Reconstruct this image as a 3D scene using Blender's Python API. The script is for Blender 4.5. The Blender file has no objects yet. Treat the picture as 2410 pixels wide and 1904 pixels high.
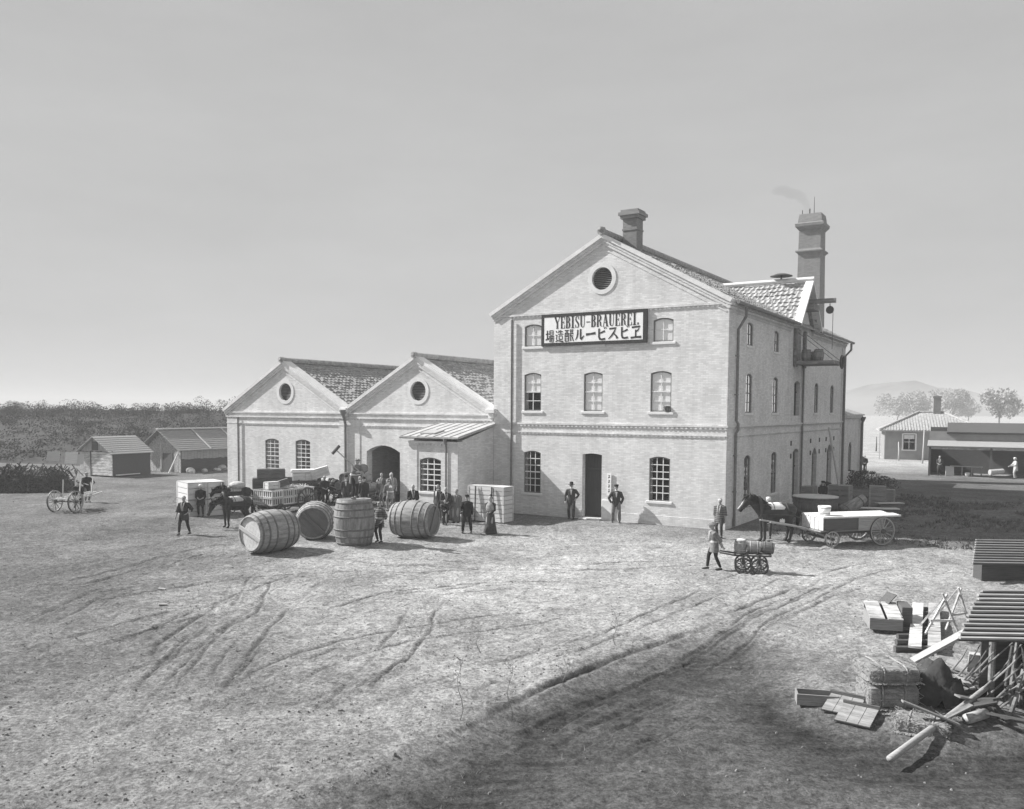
import bpy, bmesh, math, random
import numpy as np
from mathutils import Vector, Matrix, Euler, noise
from mathutils.geometry import tessellate_polygon
random.seed(7)
PI = math.pi
R = math.radians
scene = bpy.context.scene
col = scene.collection

# ------------------------------------------------------------------ camera
PW, PH = 2410.0, 1904.0                     # size of the photograph
F_PX, CX, CY = 2003.58, 1222.8, 1079.43     # focal length and principal point
TILT, ROLL, CAM_H = 0.0581, 0.0067, 5.2
cam_d = bpy.data.cameras.new('camera')
cam = bpy.data.objects.new('camera', cam_d); col.objects.link(cam)
cam_d.sensor_fit = 'HORIZONTAL'; cam_d.sensor_width = 36.0
cam_d.lens = F_PX / PW * 36.0
cam_d.shift_x = (PW / 2 - CX) / PW
cam_d.shift_y = (CY - PH / 2) / PW
cam_d.clip_start = 0.1; cam_d.clip_end = 6000
_f = Vector((0, math.cos(TILT), -math.sin(TILT))); _u0 = Vector((0, math.sin(TILT), math.cos(TILT))); _r0 = Vector((1, 0, 0))
_r = _r0 * math.cos(ROLL) + _u0 * math.sin(ROLL); _u = _u0 * math.cos(ROLL) - _r0 * math.sin(ROLL)
m = Matrix((_r, _u, -_f)).transposed().to_4x4(); m.translation = (0, 0, CAM_H)
cam.matrix_world = m
scene.camera = cam

# ------------------------------------------------------------------ light
SUN_EL, SUN_AZ = R(38), R(180 - 17)         # direction towards the sun, measured from +x
sun_d = bpy.data.lights.new('sun', 'SUN'); sun_d.energy = 5.0; sun_d.angle = R(0.6); sun_d.color = (1, 0.992, 0.98)
sun = bpy.data.objects.new('sun', sun_d); col.objects.link(sun)
sdir = Vector((math.cos(SUN_EL) * math.cos(SUN_AZ), math.cos(SUN_EL) * math.sin(SUN_AZ), math.sin(SUN_EL)))
sun.rotation_euler = (-sdir).to_track_quat('-Z', 'Y').to_euler(); sun.location = sdir * 100
world = bpy.data.worlds.new('World'); scene.world = world; world.use_nodes = True
wn, wl = world.node_tree.nodes, world.node_tree.links
bg = wn['Background']; bg.inputs['Strength'].default_value = 0.148
sky = wn.new('ShaderNodeTexSky'); sky.sky_type = 'NISHITA'; sky.sun_disc = False
sky.sun_elevation = SUN_EL; sky.sun_rotation = PI / 2 - SUN_AZ
sky.air_density = 1.0; sky.dust_density = 1.0; sky.ozone_density = 1.0
bw = wn.new('ShaderNodeRGBToBW')            # the plate is monochrome
wl.new(sky.outputs['Color'], bw.inputs['Color'])
# a thin even veil of high cloud over the clear sky, a little denser towards the horizon
geo = wn.new('ShaderNodeTexCoord'); sxyz = wn.new('ShaderNodeSeparateXYZ'); wl.new(geo.outputs['Generated'], sxyz.inputs[0])
veil = wn.new('ShaderNodeMapRange'); veil.inputs['From Min'].default_value = 0.0; veil.inputs['From Max'].default_value = 0.45
veil.inputs['To Min'].default_value = 2.05; veil.inputs['To Max'].default_value = 1.82; wl.new(sxyz.outputs['Z'], veil.inputs['Value'])
cl = wn.new('ShaderNodeTexNoise'); cl.inputs['Scale'].default_value = 2.2; cl.inputs['Detail'].default_value = 6; cl.inputs['Roughness'].default_value = 0.6
cmp_ = wn.new('ShaderNodeMapping'); cmp_.inputs['Scale'].default_value = (1, 1, 4); wl.new(geo.outputs['Generated'], cmp_.inputs['Vector']); wl.new(cmp_.outputs['Vector'], cl.inputs['Vector'])
clr = wn.new('ShaderNodeMapRange'); clr.inputs['From Min'].default_value = 0.3; clr.inputs['From Max'].default_value = 0.7; clr.inputs['To Min'].default_value = 0.94; clr.inputs['To Max'].default_value = 1.06; wl.new(cl.outputs['Fac'], clr.inputs['Value'])
vmul = wn.new('ShaderNodeMath'); vmul.operation = 'MULTIPLY'; wl.new(veil.outputs[0], vmul.inputs[0]); wl.new(clr.outputs[0], vmul.inputs[1])
sky_mix = wn.new('ShaderNodeMath'); sky_mix.operation = 'MULTIPLY_ADD'; sky_mix.inputs[1].default_value = 0.02
wl.new(bw.outputs['Val'], sky_mix.inputs[0]); wl.new(vmul.outputs[0], sky_mix.inputs[2]); wl.new(sky_mix.outputs[0], bg.inputs['Color'])
scene.view_settings.view_transform = 'Standard'; scene.view_settings.look = 'None'
scene.view_settings.exposure = 0.85; scene.view_settings.gamma = 1.0
scene.cycles.max_bounces = 6; scene.cycles.diffuse_bounces = 3; scene.cycles.transparent_max_bounces = 12
scene.cycles.volume_bounces = 0

# ------------------------------------------------------------------ helpers
def ray(px, py):
    return _f + _r * ((px - CX) / F_PX) - _u * ((py - CY) / F_PX)
def at(px, py, h=0.0):
    """point of the ground (or of the level h) seen at a pixel of the photograph"""
    d = ray(px, py); t = (h - CAM_H) / d.z
    return Vector((d.x * t, d.y * t, h))
def fdiv(a, b): return a / b if b else 0.0

def tag(o, label=None, cat=None, group=None, kind=None):
    if label: o['label'] = label
    if cat: o['category'] = cat
    if group: o['group'] = group
    if kind: o['kind'] = kind
    return o
def empty(name, loc=(0, 0, 0), rz=0.0, label=None, cat=None, group=None):
    o = bpy.data.objects.new(name, None); col.objects.link(o)
    o.empty_display_size = 0.2
    o.location = loc; o.rotation_euler = (0, 0, rz)
    return tag(o, label, cat, group)
def copy_tree(o, parent=None):
    c = o.copy(); col.objects.link(c)
    if parent: c.parent = parent
    for ch in list(o.children): copy_tree(ch, c)
    return c

class MB:
    def __init__(self): self.v = []; self.f = []; self.uv = None
    def add(self, vs, fs, M=None):
        n = len(self.v)
        self.v += [tuple(M @ Vector(p)) if M is not None else tuple(p) for p in vs]
        self.f += [tuple(i + n for i in f) for f in fs]
        return self
    def box(self, c, s, M=None, rz=0.0, rx=0.0, ry=0.0):
        x, y, z = s[0] / 2, s[1] / 2, s[2] / 2
        vs = [(-x, -y, -z), (x, -y, -z), (x, y, -z), (-x, y, -z), (-x, -y, z), (x, -y, z), (x, y, z), (-x, y, z)]
        T = Matrix.Translation(c)
        if rz or rx or ry: T = T @ Euler((rx, ry, rz)).to_matrix().to_4x4()
        if M is not None: T = M @ T
        return self.add(vs, [(0, 3, 2, 1), (4, 5, 6, 7), (0, 1, 5, 4), (1, 2, 6, 5), (2, 3, 7, 6), (3, 0, 4, 7)], T)
    def span(self, a, b, M=None):
        c = [(a[i] + b[i]) / 2 for i in range(3)]; s = [abs(a[i] - b[i]) for i in range(3)]
        return self.box(c, s, M)
    def bar(self, a, b, w, h, up=(0, 0, 1)):
        """box beam from a to b"""
        a, b = Vector(a), Vector(b); d = (b - a); L = d.length; d.normalize()
        s = d.cross(Vector(up));
        if s.length < 1e-4: s = Vector((1, 0, 0))
        s.normalize(); n = s.cross(d)
        T = Matrix((d, s, n)).transposed().to_4x4(); T.translation = (a + b) / 2
        return self.box((0, 0, 0), (L, w, h), T)
    def tube(self, pts, rad, n=8, caps=True):
        pts = [Vector(p) for p in pts]
        if not isinstance(rad, (list, tuple)): rad = [rad] * len(pts)
        rings = []; prev = None
        for i, p in enumerate(pts):
            d = (pts[min(i + 1, len(pts) - 1)] - pts[max(i - 1, 0)])
            if d.length < 1e-9: d = Vector((0, 0, 1))
            d.normalize()
            a = prev if prev is not None else (Vector((1, 0, 0)) if abs(d.x) < 0.9 else Vector((0, 1, 0)))
            a = (a - d * a.dot(d)); a.normalize(); prev = a
            b = d.cross(a)
            r = rad[i]; rx, ry = (r if isinstance(r, (list, tuple)) else (r, r))
            rings.append([p + a * (math.cos(2 * PI * k / n) * rx) + b * (math.sin(2 * PI * k / n) * ry) for k in range(n)])
        vs = [q for r_ in rings for q in r_]; fs = []
        for i in range(len(pts) - 1):
            for k in range(n):
                k2 = (k + 1) % n
                fs.append((i * n + k, i * n + k2, (i + 1) * n + k2, (i + 1) * n + k))
        if caps:
            fs.append(tuple(reversed(range(n)))); fs.append(tuple((len(pts) - 1) * n + k for k in range(n)))
        return self.add(vs, fs)
    def lathe(self, prof, n=24, M=None, sx=1.0, sy=1.0, caps=True):
        """profile of (radius, z) pairs round z"""
        vs = []; fs = []
        for (r, z) in prof:
            for k in range(n):
                a = 2 * PI * k / n; vs.append((r * math.cos(a) * sx, r * math.sin(a) * sy, z))
        for i in range(len(prof) - 1):
            for k in range(n):
                k2 = (k + 1) % n; fs.append((i * n + k, i * n + k2, (i + 1) * n + k2, (i + 1) * n + k))
        if caps:
            fs.append(tuple(reversed(range(n)))); fs.append(tuple((len(prof) - 1) * n + k for k in range(n)))
        return self.add(vs, fs, M)
    def ball(self, c, r, M=None, n=10, m_=7):
        if not isinstance(r, (list, tuple)): r = (r, r, r)
        vs = [(0, 0, -1)]; fs = []
        for i in range(1, m_):
            t = -PI / 2 + PI * i / m_
            for k in range(n):
                a = 2 * PI * k / n; vs.append((math.cos(t) * math.cos(a), math.cos(t) * math.sin(a), math.sin(t)))
        vs.append((0, 0, 1)); top = len(vs) - 1
        for k in range(n): fs.append((0, 1 + (k + 1) % n, 1 + k))
        for i in range(m_ - 2):
            for k in range(n):
                k2 = (k + 1) % n; b = 1 + i * n
                fs.append((b + k, b + k2, b + n + k2, b + n + k))
        b = 1 + (m_ - 2) * n
        for k in range(n): fs.append((b + k, b + (k + 1) % n, top))
        T = Matrix.Translation(c) @ Matrix.Diagonal((r[0], r[1], r[2], 1))
        if M is not None: T = M @ T
        return self.add(vs, fs, T)
    def poly(self, loops, mapf, depth=0.0, back=True):
        """filled polygon with holes in a plane; loops of (a, h); mapf(a, h, d) -> 3-D; depth gives reveals"""
        tri = tessellate_polygon([[Vector((p[0], p[1], 0)) for p in lp] for lp in loops])
        flat = [p for lp in loops for p in lp]
        vs = [mapf(p[0], p[1], 0.0) for p in flat]; n = len(flat)
        fs = [tuple(t) for t in tri]
        if depth:
            vs += [mapf(p[0], p[1], depth) for p in flat]
            if back: fs += [tuple(i + n for i in reversed(t)) for t in tri]
            s = 0
            for lp in loops:
                k = len(lp)
                for i in range(k):
                    j = (i + 1) % k; fs.append((s + i, s + j, s + j + n, s + i + n))
                s += k
        return self.add(vs, fs)
    def build(self, name, mat, parent=None, smooth=False, loc=None, rot=None, bevel=0.0, fix=True):
        me = bpy.data.meshes.new(name); me.from_pydata(self.v, [], self.f)
        if fix:
            b = bmesh.new(); b.from_mesh(me); bmesh.ops.recalc_face_normals(b, faces=b.faces); b.to_mesh(me); b.free()
        if smooth: me.polygons.foreach_set('use_smooth', [True] * len(me.polygons))
        me.update()
        if mat: me.materials.append(mat)
        o = bpy.data.objects.new(name, me); col.objects.link(o)
        if parent: o.parent = parent
        if loc is not None: o.location = loc
        if rot is not None: o.rotation_euler = rot
        if bevel:
            md = o.modifiers.new('bevel', 'BEVEL'); md.width = bevel; md.segments = 1; md.limit_method = 'ANGLE'
        return o

REMESH = []
def remesh(o, voxel, smooth_it=2):
    md = o.modifiers.new('join', 'REMESH'); md.mode = 'VOXEL'; md.voxel_size = voxel; md.use_smooth_shade = True
    if smooth_it:
        s = o.modifiers.new('soft', 'SMOOTH'); s.iterations = smooth_it; s.factor = 0.4
    REMESH.append(o); return o

# ------------------------------------------------------------------ materials (monochrome albedos)
MATS = {}
def newmat(name):
    mt = bpy.data.materials.new(name); mt.use_nodes = True
    nt = mt.node_tree; b = nt.nodes['Principled BSDF']
    return mt, nt, b, nt.nodes, nt.links
def g(v): return (v, v, v, 1)
def mono(name, val, var=0.25, scale=6.0, rough=0.85, bump=0.0, bscale=None, stretch=(1, 1, 1), spec=0.3, fine=0.0, rnd=0.0):
    """grey with uneven tone: noise of two sizes on object coordinates"""
    mt, nt, b, N, L = newmat(name)
    tc = N.new('ShaderNodeTexCoord'); mp = N.new('ShaderNodeMapping'); mp.inputs['Scale'].default_value = stretch
    L.new(tc.outputs['Object'], mp.inputs['Vector'])
    nz = N.new('ShaderNodeTexNoise'); nz.inputs['Scale'].default_value = scale; nz.inputs['Detail'].default_value = 6; nz.inputs['Roughness'].default_value = 0.65
    L.new(mp.outputs['Vector'], nz.inputs['Vector'])
    mr = N.new('ShaderNodeMapRange'); mr.inputs['From Min'].default_value = 0.3; mr.inputs['From Max'].default_value = 0.7
    mr.inputs['To Min'].default_value = val * (1 - var); mr.inputs['To Max'].default_value = val * (1 + var)
    L.new(nz.outputs['Fac'], mr.inputs['Value'])
    out = mr.outputs['Result']
    if fine:
        n2 = N.new('ShaderNodeTexNoise'); n2.inputs['Scale'].default_value = scale * 9; n2.inputs['Detail'].default_value = 3
        L.new(mp.outputs['Vector'], n2.inputs['Vector'])
        m2 = N.new('ShaderNodeMapRange'); m2.inputs['From Min'].default_value = 0.3; m2.inputs['From Max'].default_value = 0.7
        m2.inputs['To Min'].default_value = 1 - fine; m2.inputs['To Max'].default_value = 1 + fine
        L.new(n2.outputs['Fac'], m2.inputs['Value'])
        mu = N.new('ShaderNodeMath'); mu.operation = 'MULTIPLY'; L.new(out, mu.inputs[0]); L.new(m2.outputs['Result'], mu.inputs[1]); out = mu.outputs[0]
    if rnd:
        oi = N.new('ShaderNodeObjectInfo'); m3 = N.new('ShaderNodeMapRange'); m3.inputs['To Min'].default_value = 1 - rnd; m3.inputs['To Max'].default_value = 1 + rnd * .8
        L.new(oi.outputs['Random'], m3.inputs['Value']); mu = N.new('ShaderNodeMath'); mu.operation = 'MULTIPLY'; L.new(out, mu.inputs[0]); L.new(m3.outputs['Result'], mu.inputs[1]); out = mu.outputs[0]
    L.new(out, b.inputs['Base Color'])
    b.inputs['Roughness'].default_value = rough; b.inputs['Specular IOR Level'].default_value = spec
    if bump:
        bp = N.new('ShaderNodeBump'); bp.inputs['Strength'].default_value = 0.6; bp.inputs['Distance'].default_value = bump
        nb = N.new('ShaderNodeTexNoise'); nb.inputs['Scale'].default_value = bscale or scale * 4; nb.inputs['Detail'].default_value = 5
        L.new(mp.outputs['Vector'], nb.inputs['Vector']); L.new(nb.outputs['Fac'], bp.inputs['Height']); L.new(bp.outputs['Normal'], b.inputs['Normal'])
    MATS[name] = mt; return mt

def brick_mat(name, val, mortar, var=0.13):
    mt, nt, b, N, L = newmat(name)
    tc = N.new('ShaderNodeTexCoord')
    sp = N.new('ShaderNodeSeparateXYZ'); L.new(tc.outputs['Object'], sp.inputs[0])
    sn = N.new('ShaderNodeSeparateXYZ'); L.new(tc.outputs['Normal'], sn.inputs[0])
    ax = N.new('ShaderNodeMath'); ax.operation = 'ABSOLUTE'; L.new(sn.outputs['X'], ax.inputs[0])
    gt = N.new('ShaderNodeMath'); gt.operation = 'GREATER_THAN'; L.new(ax.outputs[0], gt.inputs[0]); gt.inputs[1].default_value = 0.6
    mx = N.new('ShaderNodeMix'); mx.data_type = 'FLOAT'
    L.new(gt.outputs[0], mx.inputs[0]); L.new(sp.outputs['X'], mx.inputs[2]); L.new(sp.outputs['Y'], mx.inputs[3])
    cb = N.new('ShaderNodeCombineXYZ'); L.new(mx.outputs[0], cb.inputs['X']); L.new(sp.outputs['Z'], cb.inputs['Y'])
    br = N.new('ShaderNodeTexBrick'); br.inputs['Scale'].default_value = 1.0
    br.inputs['Brick Width'].default_value = 0.235; br.inputs['Row Height'].default_value = 0.075; br.inputs['Mortar Size'].default_value = 0.009
    br.inputs['Color1'].default_value = g(val * (1 - var)); br.inputs['Color2'].default_value = g(val * (1 + var)); br.inputs['Mortar'].default_value = g(mortar)
    br.inputs['Bias'].default_value = 0.1
    L.new(cb.outputs[0], br.inputs['Vector'])
    # blotches of wear and streaks of runoff
    n1 = N.new('ShaderNodeTexNoise'); n1.inputs['Scale'].default_value = 0.7; n1.inputs['Detail'].default_value = 7; n1.inputs['Roughness'].default_value = 0.7
    L.new(tc.outputs['Object'], n1.inputs['Vector'])
    m1 = N.new('ShaderNodeMapRange'); m1.inputs['From Min'].default_value = 0.3; m1.inputs['From Max'].default_value = 0.7; m1.inputs['To Min'].default_value = 0.86; m1.inputs['To Max'].default_value = 1.12
    L.new(n1.outputs['Fac'], m1.inputs['Value'])
    mp = N.new('ShaderNodeMapping'); mp.inputs['Scale'].default_value = (1.6, 1.6, 13.3); L.new(tc.outputs['Object'], mp.inputs['Vector'])
    n2 = N.new('ShaderNodeTexNoise'); n2.inputs['Scale'].default_value = 1.3; n2.inputs['Detail'].default_value = 4; n2.inputs['Roughness'].default_value = 0.8; L.new(mp.outputs['Vector'], n2.inputs['Vector'])
    m2 = N.new('ShaderNodeMapRange'); m2.inputs['From Min'].default_value = 0.3; m2.inputs['From Max'].default_value = 0.7; m2.inputs['To Min'].default_value = 0.95; m2.inputs['To Max'].default_value = 1.045
    L.new(n2.outputs['Fac'], m2.inputs['Value'])
    mu = N.new('ShaderNodeMath'); mu.operation = 'MULTIPLY'; L.new(m1.outputs[0], mu.inputs[0]); L.new(m2.outputs[0], mu.inputs[1])
    mq = N.new('ShaderNodeMapping'); mq.inputs['Scale'].default_value = (2.2, 2.2, 0.16); L.new(tc.outputs['Object'], mq.inputs['Vector'])
    n4 = N.new('ShaderNodeTexNoise'); n4.inputs['Scale'].default_value = 1.0; n4.inputs['Detail'].default_value = 5; n4.inputs['Roughness'].default_value = 0.7; L.new(mq.outputs['Vector'], n4.inputs['Vector'])
    m4 = N.new('ShaderNodeMapRange'); m4.inputs['From Min'].default_value = 0.32; m4.inputs['From Max'].default_value = 0.6; m4.inputs['To Min'].default_value = 0.91; m4.inputs['To Max'].default_value = 1.03; L.new(n4.outputs['Fac'], m4.inputs['Value'])
    mv = N.new('ShaderNodeMath'); mv.operation = 'MULTIPLY'; L.new(mu.outputs[0], mv.inputs[0]); L.new(m4.outputs[0], mv.inputs[1]); mu = mv
    vm = N.new('ShaderNodeVectorMath'); vm.operation = 'SCALE'; L.new(br.outputs['Color'], vm.inputs[0]); L.new(mu.outputs[0], vm.inputs['Scale'])
    L.new(vm.outputs[0], b.inputs['Base Color']); b.inputs['Roughness'].default_value = 0.9; b.inputs['Specular IOR Level'].default_value = 0.2
    bp = N.new('ShaderNodeBump'); bp.inputs['Strength'].default_value = 0.35; bp.inputs['Distance'].default_value = 0.006; bp.invert = True
    L.new(br.outputs['Fac'], bp.inputs['Height']); L.new(bp.outputs['Normal'], b.inputs['Normal'])
    MATS[name] = mt; return mt

def wood_mat(name, val, var=0.3, axis=0, rough=0.8, grain=40.0, wear=0.0):
    st = [grain] * 3; st[axis] = 2.0
    return mono(name, val, var, 1.0, rough, 0.004, 1.5, tuple(st), fine=0.15, rnd=0.24)

def glass_mat(name):
    mt, nt, b, N, L = newmat(name)
    tr = N.new('ShaderNodeBsdfTransparent'); tr.inputs['Color'].default_value = g(0.94)
    gl = N.new('ShaderNodeBsdfGlossy'); gl.inputs['Roughness'].default_value = 0.03; gl.inputs['Color'].default_value = g(0.9)
    fr = N.new('ShaderNodeFresnel'); fr.inputs['IOR'].default_value = 1.3
    ad = N.new('ShaderNodeMath'); ad.operation = 'ADD'; ad.inputs[1].default_value = 0.0; L.new(fr.outputs[0], ad.inputs[0])
    mx = N.new('ShaderNodeMixShader'); L.new(ad.outputs[0], mx.inputs[0]); L.new(tr.outputs[0], mx.inputs[1]); L.new(gl.outputs[0], mx.inputs[2])
    L.new(mx.outputs[0], N['Material Output'].inputs['Surface'])
    MATS[name] = mt; return mt

def stripe_mat(name, a, bval, scale, axis='X', rough=0.9):
    mt, nt, b, N, L = newmat(name)
    tc = N.new('ShaderNodeTexCoord'); wv = N.new('ShaderNodeTexWave'); wv.bands_direction = axis
    wv.inputs['Scale'].default_value = scale; wv.inputs['Distortion'].default_value = 1.5; wv.inputs['Detail'].default_value = 2
    L.new(tc.outputs['Object'], wv.inputs['Vector'])
    mr = N.new('ShaderNodeMapRange'); mr.inputs['From Min'].default_value = 0.35; mr.inputs['From Max'].default_value = 0.65
    mr.inputs['To Min'].default_value = a; mr.inputs['To Max'].default_value = bval
    L.new(wv.outputs['Fac'], mr.inputs['Value']); L.new(mr.outputs[0], b.inputs['Base Color']); b.inputs['Roughness'].default_value = rough
    MATS[name] = mt; return mt

BRICK = brick_mat('pale_brick', 0.63, 0.58)
STACKB = brick_mat('stack_brick', 0.23, 0.25)
STONE = mono('pale_stone', 0.67, 0.1, 3, 0.8, 0.004)
PLASTER = mono('lime_plaster', 0.68, 0.12, 2.5, 0.85, 0.005)
DARKTRIM = mono('dark_trim', 0.10, 0.3, 5)
TILE = mono('roof_tile', 0.29, 0.45, 5.0, 0.6, 0.004, 30, fine=0.2, spec=0.4)
TILE_L = mono('weathered_tile', 0.36, 0.3, 4.0, 0.6, 0.004, 30, fine=0.2, spec=0.4)
IRON = mono('dark_iron', 0.05, 0.4, 8, 0.55, spec=0.4)
PIPE = mono('painted_pipe', 0.17, 0.3, 6, 0.6)
GLASS = glass_mat('window_glass')
SASH = mono('white_sash_paint', 0.7, 0.1, 8, 0.6)
SASH_D = mono('dark_sash_paint', 0.16, 0.2, 8, 0.6)
BLIND = mono('linen_blind', 0.86, 0.08, 1.2, 0.9)
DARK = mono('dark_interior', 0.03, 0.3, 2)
DOORW = wood_mat('dark_door_wood', 0.05, 0.3, 2)
SIGNW = mono('sign_white', 0.82, 0.06, 3, 0.7)
INK = mono('sign_black', 0.025, 0.3, 10, 0.7)
WOOD_P = wood_mat('pale_plank', 0.55, 0.22, 0)
WOOD_M = wood_mat('grey_plank', 0.30, 0.35, 0)
WOOD_D = wood_mat('dark_plank', 0.09, 0.4, 0)
WOOD_V = wood_mat('weathered_board', 0.46, 0.6, 0, grain=9)
WOOD_G = wood_mat('grey_weathered_wood', 0.22, 0.5, 0, grain=10)
LEADROOF = mono('zinc_sheet', 0.40, 0.25, 2.0, 0.7)
BOARDW = wood_mat('bleached_board', 0.66, 0.2, 0, grain=10)
WOOD_Z = wood_mat('upright_board', 0.36, 0.45, 2, grain=14)
CRATE_D = wood_mat('dark_crate_wood', 0.13, 0.4, 0, grain=14)
CASK = wood_mat('oak_stave', 0.26, 0.45, 2, grain=9)
CASK_D = wood_mat('dark_oak_stave', 0.15, 0.35, 2, grain=14)
CASK_H = wood_mat('barrel_head_oak', 0.62, 0.18, 0, grain=9)
CASK_HD = wood_mat('dark_barrel_head_oak', 0.15, 0.2, 0, grain=9)
HOOP = mono('hoop_iron', 0.13, 0.4, 12, 0.6)
HOOP_W = mono('wooden_hoop', 0.36, 0.3, 12, 0.8)
STRAW = mono('straw', 0.29, 0.45, 3, 0.95, 0.03, 40, (1, 10, 10), fine=0.3)
ROPE = mono('rope', 0.3, 0.3, 30)
ROCK = mono('pale_rock', 0.5, 0.35, 3, 0.9, 0.03, rnd=.25)
SKIN = mono('skin', 0.34, 0.08, 20, 0.6)
HAIR = mono('black_hair', 0.02, 0.3, 20, 0.6)
HAIR_W = mono('grey_hair', 0.5, 0.2, 20, 0.8)
C_BLACK = mono('black_wool', 0.022, 0.35, 14, 0.95)
C_DARK = mono('dark_cloth', 0.05, 0.4, 12, 0.95)
C_MID = mono('grey_cloth', 0.16, 0.4, 12, 0.95)
C_LIGHT = mono('pale_cloth', 0.42, 0.3, 12, 0.95)
C_SHAWL = mono('shawl_wool', 0.27, 0.35, 14, 0.95)
C_WHITE = mono('white_cloth', 0.72, 0.1, 12, 0.95)
C_STRIPE = stripe_mat('striped_cotton', 0.06, 0.24, 7.0)
C_BAND = stripe_mat('banded_cotton', 0.06, 0.17, 4.2, 'Z')
SHOE = mono('shoe_leather', 0.03, 0.2, 20, 0.5)
HORSE = mono('dark_horse_coat', 0.022, 0.4, 5, 0.6, spec=0.4)
MANE = mono('horse_mane', 0.012, 0.3, 20, 0.7)
BLAZE = mono('white_blaze', 0.6, 0.1, 10)
LEATHER = mono('harness_leather', 0.05, 0.4, 20, 0.6)
BARK = mono('tree_bark', 0.10, 0.4, 8, 0.95)
LEAF = mono('winter_foliage', 0.07, 0.6, 1.2, 0.95)
LEAF_P = mono('haze_pale_foliage', 0.27, 0.4, 0.8, 0.95)  # far foliage lightened, distance haze put into its colour
WOODS = mono('far_wood_foliage', 0.034, 0.6, 0.5, 0.95)
GRASS = mono('dry_grass_blade', 0.26, 0.5, 1.5, 0.95)
PEBBLE = mono('pebble', 0.2, 0.5, 1.0, 0.95)
HEAP_DARK = mono('dark_heap', 0.05, 0.5, 3, 0.95, 0.03)

# ------------------------------------------------------------------ ground
def axis_lines(lo, hi, step, far_lo, far_hi):
    a = np.arange(lo, hi + 1e-6, step)
    up = hi + np.cumsum(step * 1.35 ** np.arange(1, 40)); up = up[up < far_hi]
    dn = lo - np.cumsum(step * 1.35 ** np.arange(1, 40)); dn = dn[dn > far_lo]
    return np.concatenate([[far_lo], dn[::-1], a, up, [far_hi]])
def fbm(x, y, seed, octs=4, f0=1.0, rough=0.5):
    """cheap value noise on numpy arrays"""
    rng = np.random.RandomState(seed); out = np.zeros_like(x); amp = 1.0; tot = 0
    for o in range(octs):
        t = rng.rand(256, 256); fx, fy = x * f0, y * f0
        ix, iy = np.floor(fx).astype(int), np.floor(fy).astype(int); ax, ay = fx - ix, fy - iy
        ax = ax * ax * (3 - 2 * ax); ay = ay * ay * (3 - 2 * ay)
        i0, i1, j0, j1 = ix % 256, (ix + 1) % 256, iy % 256, (iy + 1) % 256
        out += amp * (t[i0, j0] * (1 - ax) * (1 - ay) + t[i1, j0] * ax * (1 - ay) + t[i0, j1] * (1 - ax) * ay + t[i1, j1] * ax * ay - 0.5)
        tot += amp; amp *= rough; f0 *= 2.03
    return out / tot
def seg_dist(px, py, pts):
    d = np.full(px.shape, 1e9)
    for (ax, ay), (bx, by) in zip(pts[:-1], pts[1:]):
        vx, vy = bx - ax, by - ay; l2 = vx * vx + vy * vy + 1e-12
        t = np.clip(((px - ax) * vx + (py - ay) * vy) / l2, 0, 1)
        d = np.minimum(d, np.hypot(px - ax - t * vx, py - ay - t * vy))
    return d
def inside(px, py, pts):
    c = np.zeros(px.shape, bool); n = len(pts)
    for i in range(n):
        (x0, y0), (x1, y1) = pts[i], pts[(i + 1) % n]
        if y0 == y1: continue
        k = ((y0 > py) != (y1 > py)) & (px < (x1 - x0) * (py - y0) / (y1 - y0) + x0); c ^= k
    return c
def soft_poly(px, py, pts, w):
    d = seg_dist(px, py, list(pts) + [pts[0]]); s = np.where(inside(px, py, pts), d, -d)
    return np.clip(s / w * 0.5 + 0.5, 0, 1)
def smooth_path(pts, n=6):
    out = []
    P = [pts[0]] + list(pts) + [pts[-1]]
    for i in range(1, len(P) - 2):
        for k in range(n):
            t = k / n; a, b, c, d = P[i - 1], P[i], P[i + 1], P[i + 2]
            out.append(tuple(0.5 * (2 * b[j] + (c[j] - a[j]) * t + (2 * a[j] - 5 * b[j] + 4 * c[j] - d[j]) * t * t + (3 * b[j] - a[j] - 3 * c[j] + d[j]) * t ** 3) for j in (0, 1)))
    out.append(tuple(pts[-1])); return out
def gp(*px): return [tuple(at(x, y)[:2]) for x, y in px]

xs = axis_lines(-21, 17, 0.05, -2500, 2500); ys = axis_lines(8.5, 39, 0.05, -80, 3500)
GX, GY = np.meshgrid(xs, ys); near = (GX > -60) & (GX < 50) & (GY > 3) & (GY < 110)
GZ = np.zeros_like(GX)
nearw = np.clip((60 - GY) / 12, 0, 1) * np.clip((38 - np.abs(GX)) / 6, 0, 1)
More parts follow.
